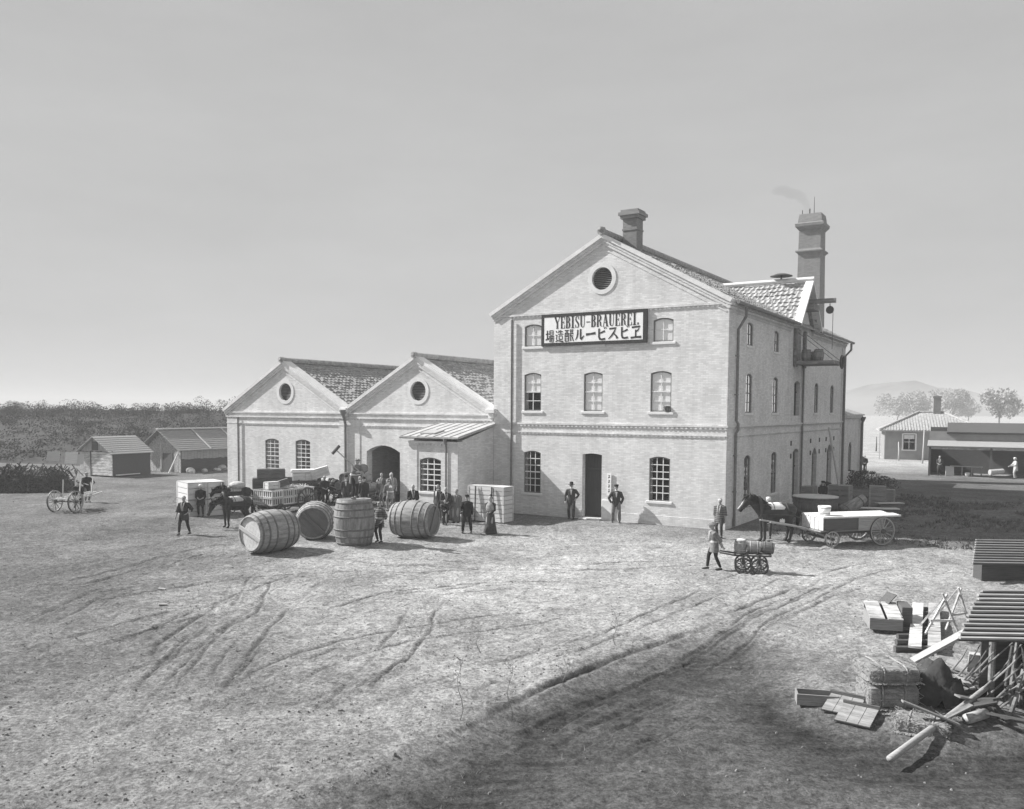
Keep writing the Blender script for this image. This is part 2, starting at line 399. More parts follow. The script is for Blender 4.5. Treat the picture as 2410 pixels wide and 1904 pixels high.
# a quiet undulation plus clods; flat where the buildings stand
def bld_local(x, y):
    dx, dy = x - 8.9, y - 36.79; s, c = math.sin(R(31.692)), math.cos(R(31.692))
    return dx * c - dy * s, dx * s + dy * c           # along the facade (x), into the building (y)
LX, LY = bld_local(GX, GY)
keep = np.clip((-LY - 0.3) / 2.0, 0, 1); keep = np.maximum(keep, np.clip((LX - 0.3) / 2.0, 0, 1))
broad = fbm(GX, GY, 1, 3, 0.16) * 0.22
clod = fbm(GX, GY, 2, 3, 1.3, 0.6) * 0.08 + fbm(GX, GY, 9, 3, 3.4, 0.65) * 0.075
GZ += (broad + clod) * nearw * (0.15 + 0.85 * keep)
tracks = [
    (0.05, 0.07, gp((300, 1500), (420, 1450), (560, 1400), (760, 1330))),
    (0.05, 0.07, gp((60, 1650), (200, 1600), (380, 1540), (560, 1480), (720, 1440))),
    (0.05, 0.07, gp((420, 1720), (560, 1640), (700, 1590), (860, 1560))),
    (0.05, 0.07, gp((980, 1700), (1120, 1620), (1260, 1560), (1420, 1510), (1600, 1440), (1750, 1380))),
    (0.05, 0.07, gp((1000, 1640), (1180, 1570), (1380, 1500), (1560, 1430), (1720, 1360), (1840, 1320))),
    (0.05, 0.07, gp((120, 1560), (300, 1500), (460, 1440), (640, 1370))),
    (0.05, 0.07, gp((640, 1730), (760, 1650), (880, 1540), (940, 1460), (980, 1400))),
    (0.05, 0.06, gp((700, 1740), (820, 1660), (930, 1560), (990, 1470), (1030, 1400))),
    (0.05, 0.06, gp((1560, 1500), (1680, 1440), (1800, 1380), (1900, 1345))),
    (0.16, 0.085, gp((255, 1725), (366, 1585), (460, 1491), (553, 1427), (612, 1351), (700, 1330))),
    (0.16, 0.08, gp((350, 1735), (483, 1602), (565, 1509), (652, 1416), (760, 1352))),
    (0.14, 0.06, gp((300, 1733), (420, 1590), (508, 1500), (600, 1432))),
    (0.16, 0.07, gp((20, 1408), (215, 1370), (331, 1340), (506, 1293), (640, 1285))),
    (0.14, 0.06, gp((10, 1440), (215, 1412), (390, 1381), (564, 1357), (800, 1340), (1000, 1337), (1200, 1320))),
    (0.18, 0.08, gp((10, 1570), (186, 1515), (331, 1474), (506, 1433), (660, 1405))),
    (0.16, 0.07, gp((10, 1500), (120, 1465), (220, 1415), (330, 1370))),
    (0.07, 0.07, gp((727, 1666), (885, 1590), (984, 1515), (1030, 1433), (1083, 1381))),
    (0.16, 0.07, gp((560, 1700), (740, 1668), (900, 1610), (1060, 1560), (1280, 1500), (1500, 1470))),
    (0.15, 0.06, gp((1480, 1610), (1640, 1520), (1800, 1432), (1887, 1400), (1985, 1350), (2120, 1320))),
    (0.15, 0.06, gp((1560, 1620), (1700, 1530), (1850, 1450), (1940, 1412), (2060, 1370))),
    (0.20, 0.10, gp((1080, 1760), (1260, 1660), (1420, 1585), (1600, 1520), (1760, 1470))),
    (0.20, 0.10, gp((1180, 1780), (1350, 1690), (1520, 1610), (1680, 1560))),
    (0.20, 0.10, gp((1280, 1800), (1440, 1710), (1600, 1640), (1740, 1600))),
    (0.15, 0.05, gp((700, 1300), (900, 1320), (1200, 1330), (1500, 1330), (1750, 1320))),
    (0.15, 0.06, gp((100, 1640), (260, 1570), (420, 1520), (640, 1450))),
    (0.15, 0.06, gp((700, 1480), (860, 1420), (1000, 1390), (1250, 1370), (1500, 1390))),
    (0.15, 0.06, gp((560, 1640), (700, 1560), (900, 1500), (1150, 1460), (1400, 1430))),
]
TR = np.zeros_like(GX); nx_, ny_, = GX[near], GY[near]; zz = np.zeros_like(nx_); tr = np.zeros_like(nx_)
wob = fbm(nx_, ny_, 5, 3, 0.8) * 0.7; wob2 = fbm(nx_, ny_, 6, 3, 0.8) * 0.7; brk = np.clip(fbm(nx_, ny_, 7, 3, 0.55) * 3 + 0.75, 0.0, 1)
for ti, (w, dep, pts) in enumerate(tracks):
    pth = np.array(smooth_path(pts)); dv = np.gradient(pth, axis=0); nr_ = np.stack([-dv[:, 1], dv[:, 0]], 1); nr_ /= np.linalg.norm(nr_, axis=1, keepdims=True) + 1e-9
    offs = [0.0] if w < .1 else random.choice([[-.55, .55, -.44], [-.6, .5, .1], [-.5, .55, .66, -.1]])
    e0, e1 = pth[0], pth[-1]; fade = np.clip((np.hypot(nx_ - e0[0], ny_ - e0[1]) - .2) / 2.5, 0, 1) * np.clip((np.hypot(nx_ - e1[0], ny_ - e1[1]) - .2) / 3.0, 0, 1)
    for oi, of in enumerate(offs):
        br2 = np.clip(fbm(nx_, ny_, 60 + ti * 5 + oi, 4, 0.35, .6) * 3.5 + 0.62, 0, 1) * fade
        d = seg_dist(nx_ + wob * .35, ny_ + wob2 * .35, [tuple(q) for q in pth + nr_ * of]) + np.abs(fbm(nx_, ny_, 200 + oi, 2, 4.0)) * .03; ww_ = .042 + .02 * (oi % 2)
        k = np.exp(-(d / ww_) ** 2) * br2; lip = np.exp(-((d - ww_ * 2.2) / ww_) ** 2) * br2
        zz += -dep * .42 * k + dep * 0.2 * lip; tr = np.maximum(tr, k)
GZ[near] += zz; TR[near] = tr
# the bank of dark soil in the lower right, a little lower than the yard
soil_poly = gp((1040, 1760), (1220, 1660), (1400, 1580), (1600, 1508), (1740, 1478), (1790, 1500), (1850, 1590), (1960, 1668), (2080, 1720), (2260, 1730), (2500, 1690), (2900, 1904), (2500, 2600), (700, 2600), (800, 1904))
SOIL = np.zeros_like(GX); SOIL[near] = soft_poly(nx_ + wob * 1.6, ny_ + wob2 * 1.6, soil_poly, 0.7)
streak = np.exp(-(seg_dist(nx_ + wob * 1.5, ny_ + wob2 * 1.5, gp((1000, 1800), (1130, 1725), (1280, 1645), (1430, 1572), (1590, 1512))) / 1.7) ** 2)
streak = np.maximum(streak, np.exp(-(seg_dist(nx_ + wob * 1.5, ny_ + wob2 * 1.5, gp((1860, 1640), (1960, 1700), (2080, 1745), (2300, 1745))) / 1.3) ** 2))
SOIL[near] *= .66 + .34 * streak
GZ -= 0.28 * SOIL * nearw
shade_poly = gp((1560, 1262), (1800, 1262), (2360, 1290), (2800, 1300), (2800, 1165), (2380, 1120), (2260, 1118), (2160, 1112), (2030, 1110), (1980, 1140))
SOIL_SHADE = np.zeros_like(GX); SOIL_SHADE[near] = 0.5 * soft_poly(nx_ + wob, ny_ + wob2, shade_poly, 1.4)  # brewhouse's cast-shadow area darkened again in the soil tone
pale_poly = gp((640, 1330), (900, 1290), (1250, 1260), (1640, 1275), (1780, 1280), (2250, 1310), (2330, 1400), (2080, 1480), (1750, 1455), (1500, 1500), (1250, 1600), (1000, 1600), (880, 1480), (700, 1450))
PALE = np.zeros_like(GX); PALE[near] = soft_poly(nx_ + wob * 2, ny_ + wob2 * 2, pale_poly, 6.0)
far_pale = np.clip((GY - 66) / 8, 0, 1) * np.clip((GX - 18) / 8, 0, 1); PALE = np.maximum(PALE, far_pale)
GRS = np.clip(fbm(GX, GY, 11, 5, 0.22, 0.6) * 2.2 + 0.42 + np.clip((-GX - 6) / 16, -0.3, 0.55) - PALE * 0.9, 0, 1)
GRS = np.maximum(GRS, np.clip((GY - 58) / 15, 0, 1) * np.clip((-GX - 8) / 6, 0, 1))
nv = GX.size; W_, H_ = GX.shape[1], GX.shape[0]
co = np.empty((nv, 3), np.float32); co[:, 0] = GX.ravel(); co[:, 1] = GY.ravel(); co[:, 2] = GZ.ravel()
ii = np.arange(nv).reshape(H_, W_); q = np.stack([ii[:-1, :-1], ii[:-1, 1:], ii[1:, 1:], ii[1:, :-1]], -1).reshape(-1, 4).astype(np.int32)
me = bpy.data.meshes.new('ground'); me.vertices.add(nv); me.vertices.foreach_set('co', co.ravel())
me.loops.add(q.size); me.loops.foreach_set('vertex_index', q.ravel()); me.polygons.add(len(q))
me.polygons.foreach_set('loop_start', np.arange(0, q.size, 4, dtype=np.int32)); me.polygons.foreach_set('use_smooth', np.ones(len(q), bool))
for nm, arr in (('soil', np.clip(SOIL + SOIL_SHADE, 0, 1)), ('pale', PALE), ('grass', GRS), ('rut', TR)):  # soil also holds the darkened cast-shadow area
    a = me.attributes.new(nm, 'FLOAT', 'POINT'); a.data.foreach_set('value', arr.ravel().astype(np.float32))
me.update(calc_edges=True); me.validate()
ground = bpy.data.objects.new('ground', me); col.objects.link(ground); tag(ground, 'bare trampled earth yard with wheel ruts and dry grass', 'ground', kind='structure')
def gz(x, y):
    j = int(np.clip(np.searchsorted(xs, x) - 1, 0, len(xs) - 2)); i = int(np.clip(np.searchsorted(ys, y) - 1, 0, len(ys) - 2))
    return float(GZ[i:i + 2, j:j + 2].mean())

mt, nt, b, N, L = newmat('yard_earth')
def attr(n):
    a = N.new('ShaderNodeAttribute'); a.attribute_name = n; return a.outputs['Fac']
def math2(op, a, c):
    n = N.new('ShaderNodeMath'); n.operation = op
    for i, v in enumerate((a, c)):
        if isinstance(v, (int, float)): n.inputs[i].default_value = v
        else: L.new(v, n.inputs[i])
    return n.outputs[0]
def mixf(f, a, c):
    n = N.new('ShaderNodeMix'); n.data_type = 'FLOAT'
    for i, v in zip((0, 2, 3), (f, a, c)):
        if isinstance(v, (int, float)): n.inputs[i].default_value = v
        else: L.new(v, n.inputs[i])
    return n.outputs[0]
tc = N.new('ShaderNodeTexCoord')
def nz(scale, detail, rough, lo, hi, vec=None, f0=0.3, f1=0.7):
    n = N.new('ShaderNodeTexNoise'); n.inputs['Scale'].default_value = scale; n.inputs['Detail'].default_value = detail; n.inputs['Roughness'].default_value = rough
    L.new(vec or tc.outputs['Object'], n.inputs['Vector'])
    r = N.new('ShaderNodeMapRange'); r.inputs['From Min'].default_value = f0; r.inputs['From Max'].default_value = f1; r.inputs['To Min'].default_value = lo; r.inputs['To Max'].default_value = hi
    L.new(n.outputs['Fac'], r.inputs['Value']); return r.outputs[0], n.outputs['Fac']
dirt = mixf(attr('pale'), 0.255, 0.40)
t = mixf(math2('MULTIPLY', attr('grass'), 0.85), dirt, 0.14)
t = mixf(math2('MULTIPLY', attr('rut'), 0.85), t, 0.06)  # dark rut earth and the ruts' shadow share this colour
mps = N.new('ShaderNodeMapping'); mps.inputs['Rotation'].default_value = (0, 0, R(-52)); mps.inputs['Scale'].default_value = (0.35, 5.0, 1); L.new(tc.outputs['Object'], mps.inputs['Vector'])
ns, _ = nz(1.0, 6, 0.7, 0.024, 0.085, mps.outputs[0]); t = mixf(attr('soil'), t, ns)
# trodden patches and darker turf islands of a few metres
np_, _ = nz(0.28, 9, 0.72, 0.77, 1.2, None, 0.38, 0.62); t = math2('MULTIPLY', t, np_)
n1, _ = nz(0.8, 8, 0.75, 0.78, 1.2); n2, f2 = nz(5.0, 7, 0.8, 0.6, 1.24, None, 0.36, 0.58); n3, f3 = nz(15.0, 5, 0.82, 0.46, 1.42, None, 0.36, 0.62)
t = math2('MULTIPLY', math2('MULTIPLY', t, n1), math2('MULTIPLY', n2, n3))
L.new(t, b.inputs['Base Color']); b.inputs['Roughness'].default_value = 0.95; b.inputs['Specular IOR Level'].default_value = 0.1
bp = N.new('ShaderNodeBump'); bp.inputs['Strength'].default_value = 0.9; bp.inputs['Distance'].default_value = 0.1
L.new(math2('ADD', math2('MULTIPLY', f2, 1.0), math2('MULTIPLY', f3, 0.4)), bp.inputs['Height']); L.new(bp.outputs['Normal'], b.inputs['Normal'])
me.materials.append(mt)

# pebbles, clods and dry grass: nobody could count them
mb = MB(); rng = random.Random(3)
for i in range(5200):
    y = 9 + 38 * rng.random() ** 1.5; x = (rng.random() - 0.5) * 1.25 * y + 0.0
    lx, ly = bld_local(x, y)
    if lx < 0.3 and ly > -0.4: continue
    s = rng.uniform(0.010, 0.032) * (1.5 if rng.random() < 0.04 else 1)
    if SOIL[int(np.searchsorted(ys, y)), min(int(np.searchsorted(xs, x)), len(xs) - 1)] > .3 and rng.random() < .85: continue
    z = gz(x, y); n = 5; vs = []; ph = rng.random() * 6
    for k in range(n): a = ph + 2 * PI * k / n; vs.append((x + s * math.cos(a) * rng.uniform(.7, 1.2), y + s * math.sin(a) * rng.uniform(.7, 1.2), z - 0.01))
    vs += [(x + s * .5 * math.cos(ph + 2 * PI * k / n), y + s * .5 * math.sin(ph + 2 * PI * k / n), z + s * rng.uniform(.5, .9)) for k in range(n)]
    mb.add(vs, [(k, (k + 1) % n, n + (k + 1) % n, n + k) for k in range(n)] + [tuple(n + k for k in range(n))])
tag(mb.build('pebbles', PEBBLE, fix=False), 'pebbles and clods strewn over the yard', 'pebbles', kind='stuff')
mb = MB()
for i in range(1400):
    y = 9.5 + 40 * rng.random() ** 1.4; x = (rng.random() - 0.5) * 1.25 * y
    lx, ly = bld_local(x, y)
    if lx < 0.3 and ly > -0.4: continue
    j = int(np.searchsorted(xs, x)); i2 = int(np.searchsorted(ys, y)); gr = float(GRS[i2, j]) if 0 < j < len(xs) and 0 < i2 < len(ys) else 0
    if rng.random() > gr * 0.9 + 0.05: continue
    z = gz(x, y)
    for k in range(4):
        a = rng.random() * 6.28; h = rng.uniform(.03, .11); l = rng.uniform(.02, .1); w = .006
        bx, by = x + rng.uniform(-.07, .07), y + rng.uniform(-.07, .07)
        mb.add([(bx - w, by, z - .01), (bx + w, by, z - .01), (bx + l * math.cos(a), by + l * math.sin(a), z + h)], [(0, 1, 2)])
tag(mb.build('dry_grass', GRASS, fix=False), 'short dry grass growing in tufts over the yard', 'grass', kind='stuff')

# ------------------------------------------------------------------ brick buildings (local x runs along the facade to the right, y into the building)
BO, BR = Vector((8.9, 36.79, 0)), -R(31.692)
def bl(x, y, z=0.0):
    return BO + Matrix.Rotation(BR, 3, 'Z') @ Vector((x, y, z))
fy = lambda y0, s=1: (lambda a, h, d: (a, y0 + s * d, h))      # plane facing the yard
fx = lambda x0, s=-1: (lambda a, h, d: (x0 + s * d, a, h))     # plane facing right
def arch_loop(cx, w, z0, z1, rise=0.12, n=7):
    """opening with a segmental head; z1 is the crown"""
    p = [(cx - w / 2, z0), (cx + w / 2, z0)]
    if rise <= 0: return p + [(cx + w / 2, z1), (cx - w / 2, z1)]
    for k in range(n + 1):
        t = 1 - 2 * k / n; p.append((cx + w / 2 * t, z1 - rise * t * t))
    return p
def circle_loop(cx, cz, r, n=28): return [(cx + r * math.cos(2 * PI * k / n), cz + r * math.sin(2 * PI * k / n)) for k in range(n)]

WIN_MESH = {}
def window(parent, cx, z0, z1, w, y0=0.0, side=False, cols=3, rows=6, rise=0.12, blind=0.0, sash=None, mid=True, open_low=False, sill=True, bars=0.034, recess=0.045, sh=0.12):
    """a sash window as part of a wall: frame > pane, blind, sill. Kinds already built are copied."""
    key = (round(z1 - z0, 2), round(w, 2), cols, rows, rise, blind, sash.name if sash else None, mid, open_low, sill, bars, recess, sh)
    loc, rot = ((cx, y0, z0), (0, 0, 0)) if not side else ((y0, cx, z0), (0, 0, PI / 2))
    if key in WIN_MESH:
        src = WIN_MESH[key]; o = copy_tree(src, parent); o.location = loc; o.rotation_euler = rot; return o
    H = z1 - z0; s = sash or SASH; mb = MB(); q = 0.055; y = recess
    zt = H - rise
    # outer frame follows the arched head
    outer = arch_loop(0, w - 0.004, 0.002, H - 0.002, rise); inner = arch_loop(0, w - 2 * q, q, H - q, rise)
    fm = MB(); fm.poly([outer, inner], lambda a, h, d: (a, y + d, h), 0.07)
    for i in range(1, cols):
        x = -w / 2 + q + (w - 2 * q) * i / cols
        zlo = (H * 0.5 if open_low else q)
        mb.span((x - bars / 2, y + .006, zlo), (x + bars / 2, y + .03, H - q - rise * (2 * abs(x) / w) ** 2 + .01))
    for j in range(1, rows):
        z = q + (H - 2 * q) * j / rows
        if open_low and z < H * 0.5 - .02: continue
        t = 0.05 if (mid and abs(j - rows / 2) < 0.51 and rows % 2 == 0) else bars
        mb.span((-w / 2 + q, y + .004 - (.014 if t > bars else 0), z - t / 2), (w / 2 - q, y + .031, z + t / 2))
    if mid and rows % 2:
        mb.span((-w / 2 + q, y - .012, H * .5 - .025), (w / 2 - q, y + .056, H * .5 + .025))
    o = fm.build('window', SASH_D, parent, loc=loc, rot=rot)
    if mb.v: mb.build('sash_bars', s, o)
    pm = MB(); lp = arch_loop(0, w - 2 * q, (H * .5 if open_low else q), H - q, rise); pm.poly([lp], lambda a, h, d: (a, y + .034, h))
    pm.build('pane', GLASS, o)
    if blind:
        bm_ = MB(); lp = arch_loop(0, w - .02, H * (1 - blind), H - .01, rise); bm_.poly([lp], lambda a, h, d: (a, y + .05 + .006 * math.sin(a * 40), h))
        bm_.build('blind', BLIND, o)
    if sill:
        sm = MB(); sm.box((0, .0, -sh / 2 - .001), (w + .26, .1, sh)); sm.build('sill', STONE, o, bevel=.012)
    WIN_MESH[key] = o; return o

def louvre(parent, cx, cz, r, ring, y0=0.0):
    """round gable vent: stone ring > slats"""
    mb = MB(); n = 36
    for (a, b_) in ((0, 0),):
        mb.poly([circle_loop(cx, cz, r + ring, n), circle_loop(cx, cz, r, n)], lambda a, h, d: (a, y0 - .03 + d, h), .3)
    o = mb.build('round_vent', STONE, parent)
    sm = MB(); k = int(2 * r / .085)
    for i in range(k):
        z = cz - r + (i + .5) * 2 * r / k; hw = math.sqrt(max(r * r - (z - cz) ** 2, 0)) - .005
        if hw > .03: sm.box((cx, y0 + .14, z), (2 * hw, .012, .085), rx=R(-52))
    sm.build('slat', PIPE, o)
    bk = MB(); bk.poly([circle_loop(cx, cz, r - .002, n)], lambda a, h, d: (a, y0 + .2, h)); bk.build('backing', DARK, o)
    return o

def tile_slope(mb, o, along, up, length, slope, col_w=0.32, row_h=0.32, amp=0.055, step=0.05, sub=6):
    """pantiles laid on a slope: waves along the eave, a step at every course"""
    o, along, up = Vector(o), Vector(along).normalized(), Vector(up).normalized(); nrm = along.cross(up)
    if nrm.z < 0: nrm = -nrm
    nc = max(1, int(round(length / col_w))) * sub; nr = max(1, int(round(slope / row_h)))
    xs_ = [length * i / nc for i in range(nc + 1)]
    pr = []
    for i in range(nc + 1):
        t = (i % sub) / sub; pr.append(amp * (math.sin(2 * PI * t) * 0.5 + 0.5) ** 1.5)
    vs = []; fs = []; jr = random.Random(int(length * 100) + nr)
    for r in range(nr):
        jt = [jr.gauss(0, .016) for _ in range(nc // sub + 2)]; sl_ = [jr.uniform(-.03, .03) if jr.random() < .25 else 0 for _ in range(nc // sub + 2)]
        for e in (0, 1):
            base = o + up * (slope * (r + e) / nr); lift = step * (1 - e)
            for i in range(nc + 1): k_ = i // sub; vs.append(base + along * xs_[i] + up * (sl_[k_] if not e else 0) + nrm * (pr[i] + lift + jt[k_] - .04 * math.sin(3.3 * xs_[i] / 3.0 + r * .2) ** 2))
    w = nc + 1
    for r in range(2 * nr - 1):
        for i in range(nc): fs.append((r * w + i, r * w + i + 1, (r + 1) * w + i + 1, (r + 1) * w + i))
    # thickness at the eave
    k = len(vs); vs += [o + along * x - nrm * .06 for x in xs_]
    for i in range(nc): fs.append((i, i + 1, k + i + 1, k + i))
    return mb.add(vs, fs)
def slab(mb, a, b, c, d, th):
    """a flat board with corners a b c d, th thick downwards"""
    P = [Vector(p) for p in (a, b, c, d)]; n = (P[1] - P[0]).cross(P[3] - P[0]).normalized()
    if n.z < 0: n = -n
    return mb.add(P + [p - n * th for p in P], [(0, 1, 2, 3), (7, 6, 5, 4), (0, 4, 5, 1), (1, 5, 6, 2), (2, 6, 7, 3), (3, 7, 4, 0)])

def course(mb, x0, x1, y0, z, h, out):
    mb.span((x0, y0 - out, z), (x1, y0 + .02, z + h))
def dentils(mb, x0, x1, y0, z, h=.075, w=.11, pitch=.22, out=.07):
    n = int((x1 - x0) / pitch)
    for i in range(n):
        x = x0 + (i + .5) * (x1 - x0) / n; mb.span((x - w / 2, y0 - out, z), (x + w / 2, y0 + .02, z + h))

def gable_trim(parent, x0, x1, ze, xa, za, y_out=.34, width=.75, mat=PLASTER, tip=.22):
    """raking verge of a gable: pale coping on the slope, moulded brick steps underneath"""
    cp = MB(); st = MB()
    for (xe, sgn) in ((x0, -1), (x1, 1)):
        e, a = Vector((xe, 0, ze)), Vector((xa, 0, za)); d = (a - e).normalized(); n = Vector((-d.z * -sgn * -1, 0, abs(d.x)))
        n = Vector((sgn * abs(d.z), 0, abs(d.x)))
        e2 = e - d * tip
        def beam(m_, lo, hi, ya, yb, ext=0.0):
            p = [e2 + n * lo, a + n * lo, a + n * hi, e2 + n * hi]
            # mitre at the apex
            p[1] = Vector((xa, 0, za + lo / abs(d.x))); p[2] = Vector((xa, 0, za + hi / abs(d.x)))
            m_.add([(q.x, ya, q.z) for q in p] + [(q.x, yb, q.z) for q in p], [(0, 1, 2, 3), (7, 6, 5, 4), (0, 4, 5, 1), (1, 5, 6, 2), (2, 6, 7, 3), (3, 7, 4, 0)])
        beam(cp, .03, .20, -y_out * .5, width - y_out)
        beam(st, -.10, .028, -.11, .01); beam(st, -.22, -.102, -.07, .012); beam(st, -.42, -.36, -.03, .013)
    c = cp.build('verge_coping', mat, parent); s = st.build('verge_moulding', BRICK, parent)
    return c, s

# ---- main brewhouse
brew = empty('brewhouse', BO, BR, 'three storey pale brick brewhouse with gabled front and painted signboard', 'building')
HE, HA, LEN, WID = 9.84, 13.1, 24.9, 12.0
XA = -6.0
fw = [(-WID, -.3), (0, -.3), (0, HE), (XA, HA - .12), (-WID, HE)]
front_open = [(-9.72, .96, 1.08, 3.16, .1), (-3.02, 1.0, 1.08, 3.1, .1), (-9.73, .96, 5.12, 6.98, .1), (-6.42, .98, 5.12, 6.96, .1), (-3.02, 1.0, 5.12, 6.95, .1),
              (-9.73, .96, 8.26, 9.34, .1), (-6.42, .96, 8.26, 9.34, .1), (-2.95, .96, 8.26, 9.32, .1)]
DOOR = (-6.43, 1.02, .08, 3.13, .06)
mb = MB()
mb.poly([fw] + [arch_loop(*o) for o in front_open] + [arch_loop(*DOOR)] + [circle_loop(-6.02, 11.28, .52)], fy(0.0), .42)
mb.build('wall', BRICK, brew)
side_open = [(3.25, .95, 8.2, 9.26, .1), (7.75, .95, 8.18, 9.24, .1), (3.25, 1.0, 5.1, 6.92, .14), (7.75, 1.0, 5.1, 6.9, .14), (16.85, 1.0, 5.1, 6.88, .2), (21.2, 1.0, 5.1, 6.88, .2),
             (3.25, 1.0, 1.15, 3.14, .16), (7.8, 1.0, 1.0, 3.12, .16)]
LOAD = [(12.2, 1.3, 7.95, 9.75, .1), (12.2, 1.3, 4.95, 6.85, .15), (12.25, 1.3, .06, 3.12, .2)]
SDOOR = [(16.75, 1.25, .06, 3.0, .4), (20.9, 1.4, .06, 3.08, .4)]
DM0, DMA, DM1, DMH = 10.75, 12.9, 15.05, 12.2
sw = [(.42, -.3), (LEN, -.3), (LEN, HE), (DM1, HE), (DMA, DMH - .1), (DM0, HE), (.42, HE)]
mb = MB(); mb.poly([sw] + [arch_loop(*o) for o in side_open + LOAD + SDOOR], fx(0.0), .42); mb.build('wall', BRICK, brew)
mb = MB(); mb.span((-WID, .42, -.3), (-WID + .4, LEN, HE)); mb.poly([[(-WID, -.3), (-.42, -.3), (-.42, HE), (XA, HA - .12), (-WID, HE)]], fy(LEN, -1), .4); mb.build('wall', BRICK, brew)
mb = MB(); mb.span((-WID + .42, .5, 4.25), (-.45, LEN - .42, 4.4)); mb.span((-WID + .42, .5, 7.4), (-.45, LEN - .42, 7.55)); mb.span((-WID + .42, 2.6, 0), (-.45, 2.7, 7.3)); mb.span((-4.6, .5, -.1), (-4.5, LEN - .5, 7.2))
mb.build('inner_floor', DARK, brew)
for a_, b_ in (((-WID, -.03, -.3), (-10.95, .02, 9.72)), ((-.02, -.012, -.3), (.05, .95, 9.72)), ((-.02, LEN - .9, -.3), (.05, LEN, 9.72))):
    pl = MB(); pl.span(a_, b_); pl.build('pilaster', BRICK, brew)
pm = MB(); pm.span((-5.88, -.07, -.25), (-5.25, .0, .98)); pm.build('door_plinth', STONE, brew, bevel=.015)
pm = MB(); pm.span((-10.9, -.025, -.3), (-7.0, .0, .42)); pm.span((-5.2, -.025, -.3), (.06, .0, .42)); pm.span((.0, .0, -.3), (.06, 11.5, .42)); pm.build('base_course', BRICK, brew)
sc_ = MB(); course(sc_, -WID - .04, .13, 0, 4.46, .09, .06); dentils(sc_, -WID, .1, 0, 4.37, .085, out=.045); course(sc_, -WID - .02, .07, 0, 4.06, .05, .045); dentils(sc_, -WID, .05, 0, 4.0, .06, out=.035)
course(sc_, -WID - .1, .14, 0, 9.76, .1, .06); dentils(sc_, -WID, .1, 0, 9.68, .08, out=.04)
def course_x(mb, y0, y1, z, h, out): mb.span((-.02, y0, z), (out, y1, z + h))
def dentils_x(mb, y0, y1, z, h, out, pitch=.22, w=.11):
    n = int((y1 - y0) / pitch)
    for i in range(n):
        y = y0 + (i + .5) * (y1 - y0) / n; mb.span((-.02, y - w / 2, z), (out, y + w / 2, z + h))
course_x(sc_, -.115, LEN + .1, 4.463, .084, .127); dentils_x(sc_, 0, LEN, 4.37, .085, .075); course_x(sc_, -.065, LEN, 4.063, .044, .067); dentils_x(sc_, 0, LEN, 4.0, .06, .045)
for (ya, yb) in ((-.13, 10.6), (15.2, LEN + .1)):
    course_x(sc_, ya, yb, 9.58, .12, .13); course_x(sc_, ya, yb, 9.72, .1, .2); dentils_x(sc_, ya + .15, yb, 9.44, .13, .07)
sc_.build('string_course', BRICK, brew)
wspec = [dict(cols=3, rows=6), dict(cols=3, rows=6), dict(cols=2, rows=4, blind=.52), dict(cols=2, rows=4, blind=.98, open_low=False), dict(cols=2, rows=4, blind=.98),
         dict(cols=2, rows=2, blind=.98, mid=False), dict(cols=2, rows=2, blind=.98, mid=False), dict(cols=2, rows=2, blind=.98, mid=False)]
for (cx, w, z0, z1, rise), sp in zip(front_open, wspec): window(brew, cx, z0, z1, w, rise=rise, **sp)
for i, (cx, w, z0, z1, rise) in enumerate(side_open):
    window(brew, cx, z0, z1, w, side=True, rise=rise, cols=2, rows=2 if z1 - z0 < 1.3 else 4, mid=z1 - z0 > 1.3, sash=SASH_D, blind=.55 if i == 2 else 0)
louvre(brew, -6.02, 11.28, .52, .2)
dm = MB(); dm.span((-6.93, .36, .1), (-5.93, .41, 3.05)); o = dm.build('door', DOORW, brew)
hb = MB(); hb.tube([(-6.05, .35, 1.25), (-6.05, .29, 1.25), (-6.05, .29, 1.1)], .015, 6); hb.build('handle', IRON, o)
tm = MB(); tm.span((-6.94, .3, 2.35), (-5.92, .36, 2.42)); tm.span((-6.94, .3, .08), (-6.88, .36, 3.1)); tm.span((-5.98, .3, .08), (-5.92, .36, 3.1)); tm.build('door_frame', DOORW, brew)
st_ = MB(); st_.span((-7.0, -.28, -.2), (-5.9, .3, .07)); st_.build('door_step', STONE, brew, bevel=.015)
for (cy, w, z0, z1, rise) in LOAD + SDOOR:
    dm = MB(); lp = arch_loop(cy, w - .01, z0 + .02, z1 - .005, rise); dm.poly([lp], lambda a, h, d: (-.22 - d, a, h), .05)
    dm.span((-.2, cy - .02, z0 + .05), (-.17, cy + .02, z1 - rise - .05)); dm.span((-.2, cy - w / 2 + .05, z0 + (z1 - z0) * .66), (-.175, cy + w / 2 - .05, z0 + (z1 - z0) * .66 + .08))
    dm.build('door', DOORW, brew)
for cy in (12.25, 16.75, 20.9):
    for dy in (-1.15, 1.15):
        for z in (2.75, 3.45): an = MB(); an.box((.02, cy + dy, z), (.05, .16, .26)); an.build('wall_anchor', IRON, brew)
